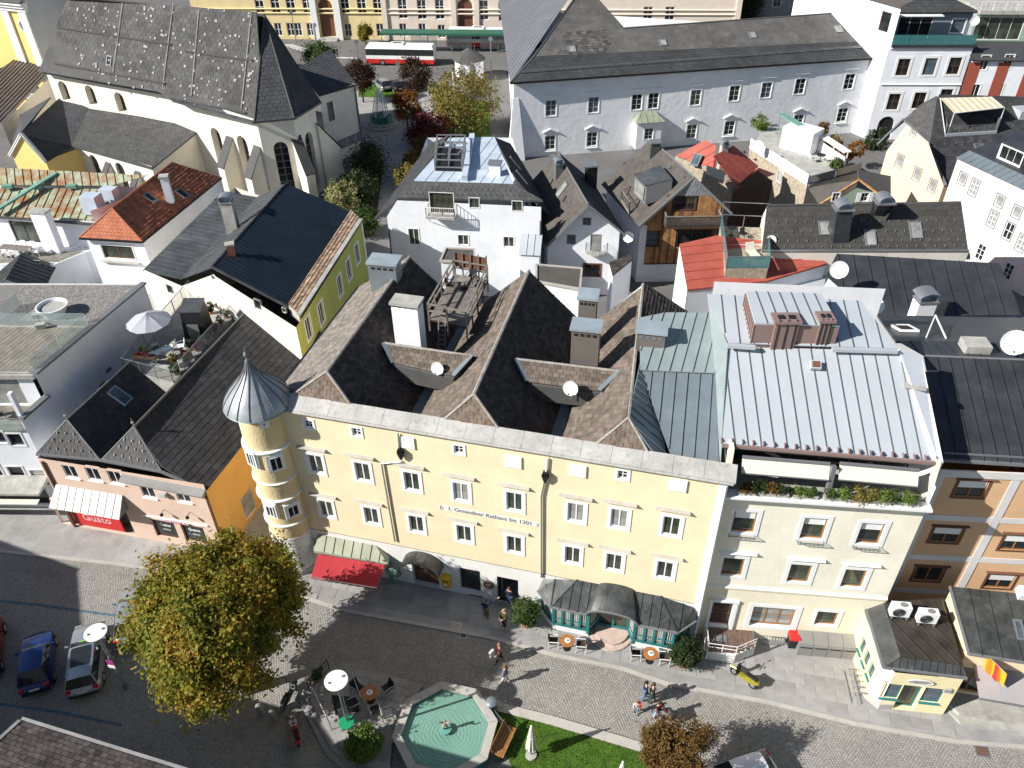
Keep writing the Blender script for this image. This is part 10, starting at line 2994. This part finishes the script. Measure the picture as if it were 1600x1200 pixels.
bz=math.atan2(*((R(680,105,0)-R(575,103,0)).yx));p=R(627,103,0)+Vector((0,1.25,0));bus(p,bz,'white bus with red lower side parked in front of the green canopy',11.2);bus(R(752,76,0)+Vector((0,1,0)),bz,'white and red bus behind the long green canopy',11.5)
def bus_stop():
 a,b=R(592,90,0),R(812,92,0);f=Fac(a,b);T=thing('bus_shelter','long bus shelter with green roof and thin posts','bus shelter',f.p(f.L/2,0,0));mb=MB();mb.hexa([f.p(0,3.1,-2.4),f.p(f.L,3.1,-2.4),f.p(f.L,2.9,-4.6),f.p(0,2.9,-4.6)][::-1],[f.p(0,3.3,-2.4),f.p(f.L,3.3,-2.4),f.p(f.L,3.4,-4.6),f.p(0,3.4,-4.6)][::-1]);mb.obj('roof',mat('green canopy',(.03,.13,.085),rough=.5,var=.1),T)
 mb=MB();mb.box(f.p(f.L/2,3.12,-2.35),(f.L,.06,.3),f.rz);mb.obj('fascia',MATS['green canopy'],T)
 for i in range(7):mb=MB();mb.bar(f.p(f.L*i/6,0,-3.4),f.p(f.L*i/6,2.95,-3.4),.12);mb.obj('post',M['greymetal'],T)
 for i in range(3):mb=MB();mb.box(f.p(f.L*(.3+i*.25),1.5,-4.2),(4.5,.06,2.2),f.rz);mb.obj('glass_wall',M['clear'],T)
bus_stop()
for x,y,rz,m,lab in((598,138,.5,silver,'silver car parked between the dark garden trees'),(618,139,.5,dark,'dark car second in the row between the garden trees'),(638,140,.5,dark,'dark car third in the row between the garden trees'),(672,140,.5,dark,'dark car right of the dark brown garden tree')):car(R(x,y,0),rz,lab,m,4.3,group='cars parked by the garden')
for i in range(6):sheet('crossing_stripe',[R2(x,y)for x,y in((442+5*i,70+i*1.7),(458+5*i,69+i*1.7),(459+5*i,69.9+i*1.7),(443+5*i,70.9+i*1.7))],.004,M['whitepaint'])
sheet('road_line',[R2(*p)for p in((475,88),(560,90),(560,91.5),(475,89.5))],.004,M['whitepaint'])
for x,yb,h,lab in((463,66,5,'thin lamp post before the yellow school'),(560,92,2.8,'round traffic sign left of the parked bus'),(768,118,5.5,'grey post right of the round kiosk'),(624,128,2.8,'sign post between the parked cars')):
 p=R(x,yb,0);T=thing('post',lab,'post',p);mb=MB();mb.tube(p,p+Vector((0,0,h)),.07);mb.obj('pole',M['greymetal'],T);mb=MB();mb.tube(p+Vector((0,-.1,h)),p+Vector((0,-.06,h)),.35,.35,14);mb.obj('head',M['greymetal'],T)
 # houses of the near row whose roofs and shadows reach into the picture
def near_house(name,label,A,az,L,D,h,m,rm,ridge_h=3.0):
 u=Vector((math.cos(az),math.sin(az),0));v=Vector((u.y,-u.x,0));A=Vector((A[0],A[1],0));T=thing(name,label,'building',A+u*L/2)
 q=[A,A+u*L,A+u*L+v*D,A+v*D];mb=MB()
 for a,b in zip(q,q[1:]+q[:1]):mb.poly([a,b,V3(b,h),V3(a,h)])
 mb.obj('wall',m,T);e=[V3(p,h)for p in q];r0,r1=lerp(e[0],e[3],.5)+Vector((0,0,ridge_h)),lerp(e[1],e[2],.5)+Vector((0,0,ridge_h));o=-v*.3+Vector((0,0,-.1))
 tileroof(T,[e[0]+o,e[1]+o,r1,r0],.3,.22,rm,name='shingles');slab(T,[r0,r1,e[2]-o,e[3]-o],rm,.15);strip(T,[e[0]+o*1.4,e[1]+o*1.4],.12,.14,M['greystone'],'gutter')
 mb=MB();mb.poly([e[0],r0,e[3]]);mb.poly([e[1],r1,e[2]]);mb.obj('gable_wall',m,T);strip(T,[e[0]+o,r0,e[3]],.16,.12,M['greystone'],'verge')
 f=Fac(q[1],q[0]);
 for i in range(int(L/3)):
  for z in(2,5):
   if z+1<h:window(T,f,1.5+i*3,z,1,1.4,d=.06,rec=.02)
 return T
c=R2(21,1135,9.0)
near_house('brown_roof_house','house with an old brown shingle roof cut by the lower left corner',(c.x,c.y),math.radians(-16.7),17.0,9,9.0,M['cream'],M['oldroof'],1.2)
near_house('grey_front_house','plain house on the near side of the square left of the brown shingled roof',(c.x-29.5,c.y+8.9),math.radians(-16.7),29,10,8.6,M['white'],M['slate'])
near_house('side_house','tall plain house closing the square on the left',(-57,32.2),math.radians(-22),14,12,11.6,M['salmon'],M['slate'])
# finish the figures: freeze the grown skins, add fingers and faces
bpy.context.view_layer.update()
dg=bpy.context.evaluated_depsgraph_get()
done=[(o,ex,bpy.data.meshes.new_from_object(o.evaluated_get(dg)))for o,ex in PENDING]
for o,ex,me in done:
 o.modifiers.clear();o.data=me
 if ex:
  fing,head,k=ex;mb=MB()
  for a,b,r in fing:mid=lerp(a,b,.55)+Vector((0,.006,0));mb.tube(a,mid,r,r*.9,6);mb.tube(mid,b,r*.9,r*.6,6)
  mb.hexa([head+Vector(v)*k for v in((-.014,.09,-.03),(.014,.09,-.03),(.008,.09,.03),(-.008,.09,.03))],[head+Vector(v)*k for v in((-.012,.125,-.028),(.012,.125,-.028),(.006,.1,.03),(-.006,.1,.03))])
  for s in(-1,1):mb.ball(head+Vector((s*.088,.02,0))*k,.03*k,6,4,sq=(.5,.8,1.2));mb.ball(head+Vector((s*.034,.088,.025))*k,.014*k,6,4,1)
  mb.box(head+Vector((0,.092,-.055))*k,(.05*k,.02,.012*k),0,2)
  bm=bmesh.new();bm.from_mesh(me);t=mb.mesh('t',[SKIN]);bm.from_mesh(t);bm.to_mesh(me);bm.free();bpy.data.meshes.remove(t);me.materials.append(M['black']);me.materials.append(M['redbrown'])
 me.polygons.foreach_set('use_smooth',[True]*len(me.polygons))
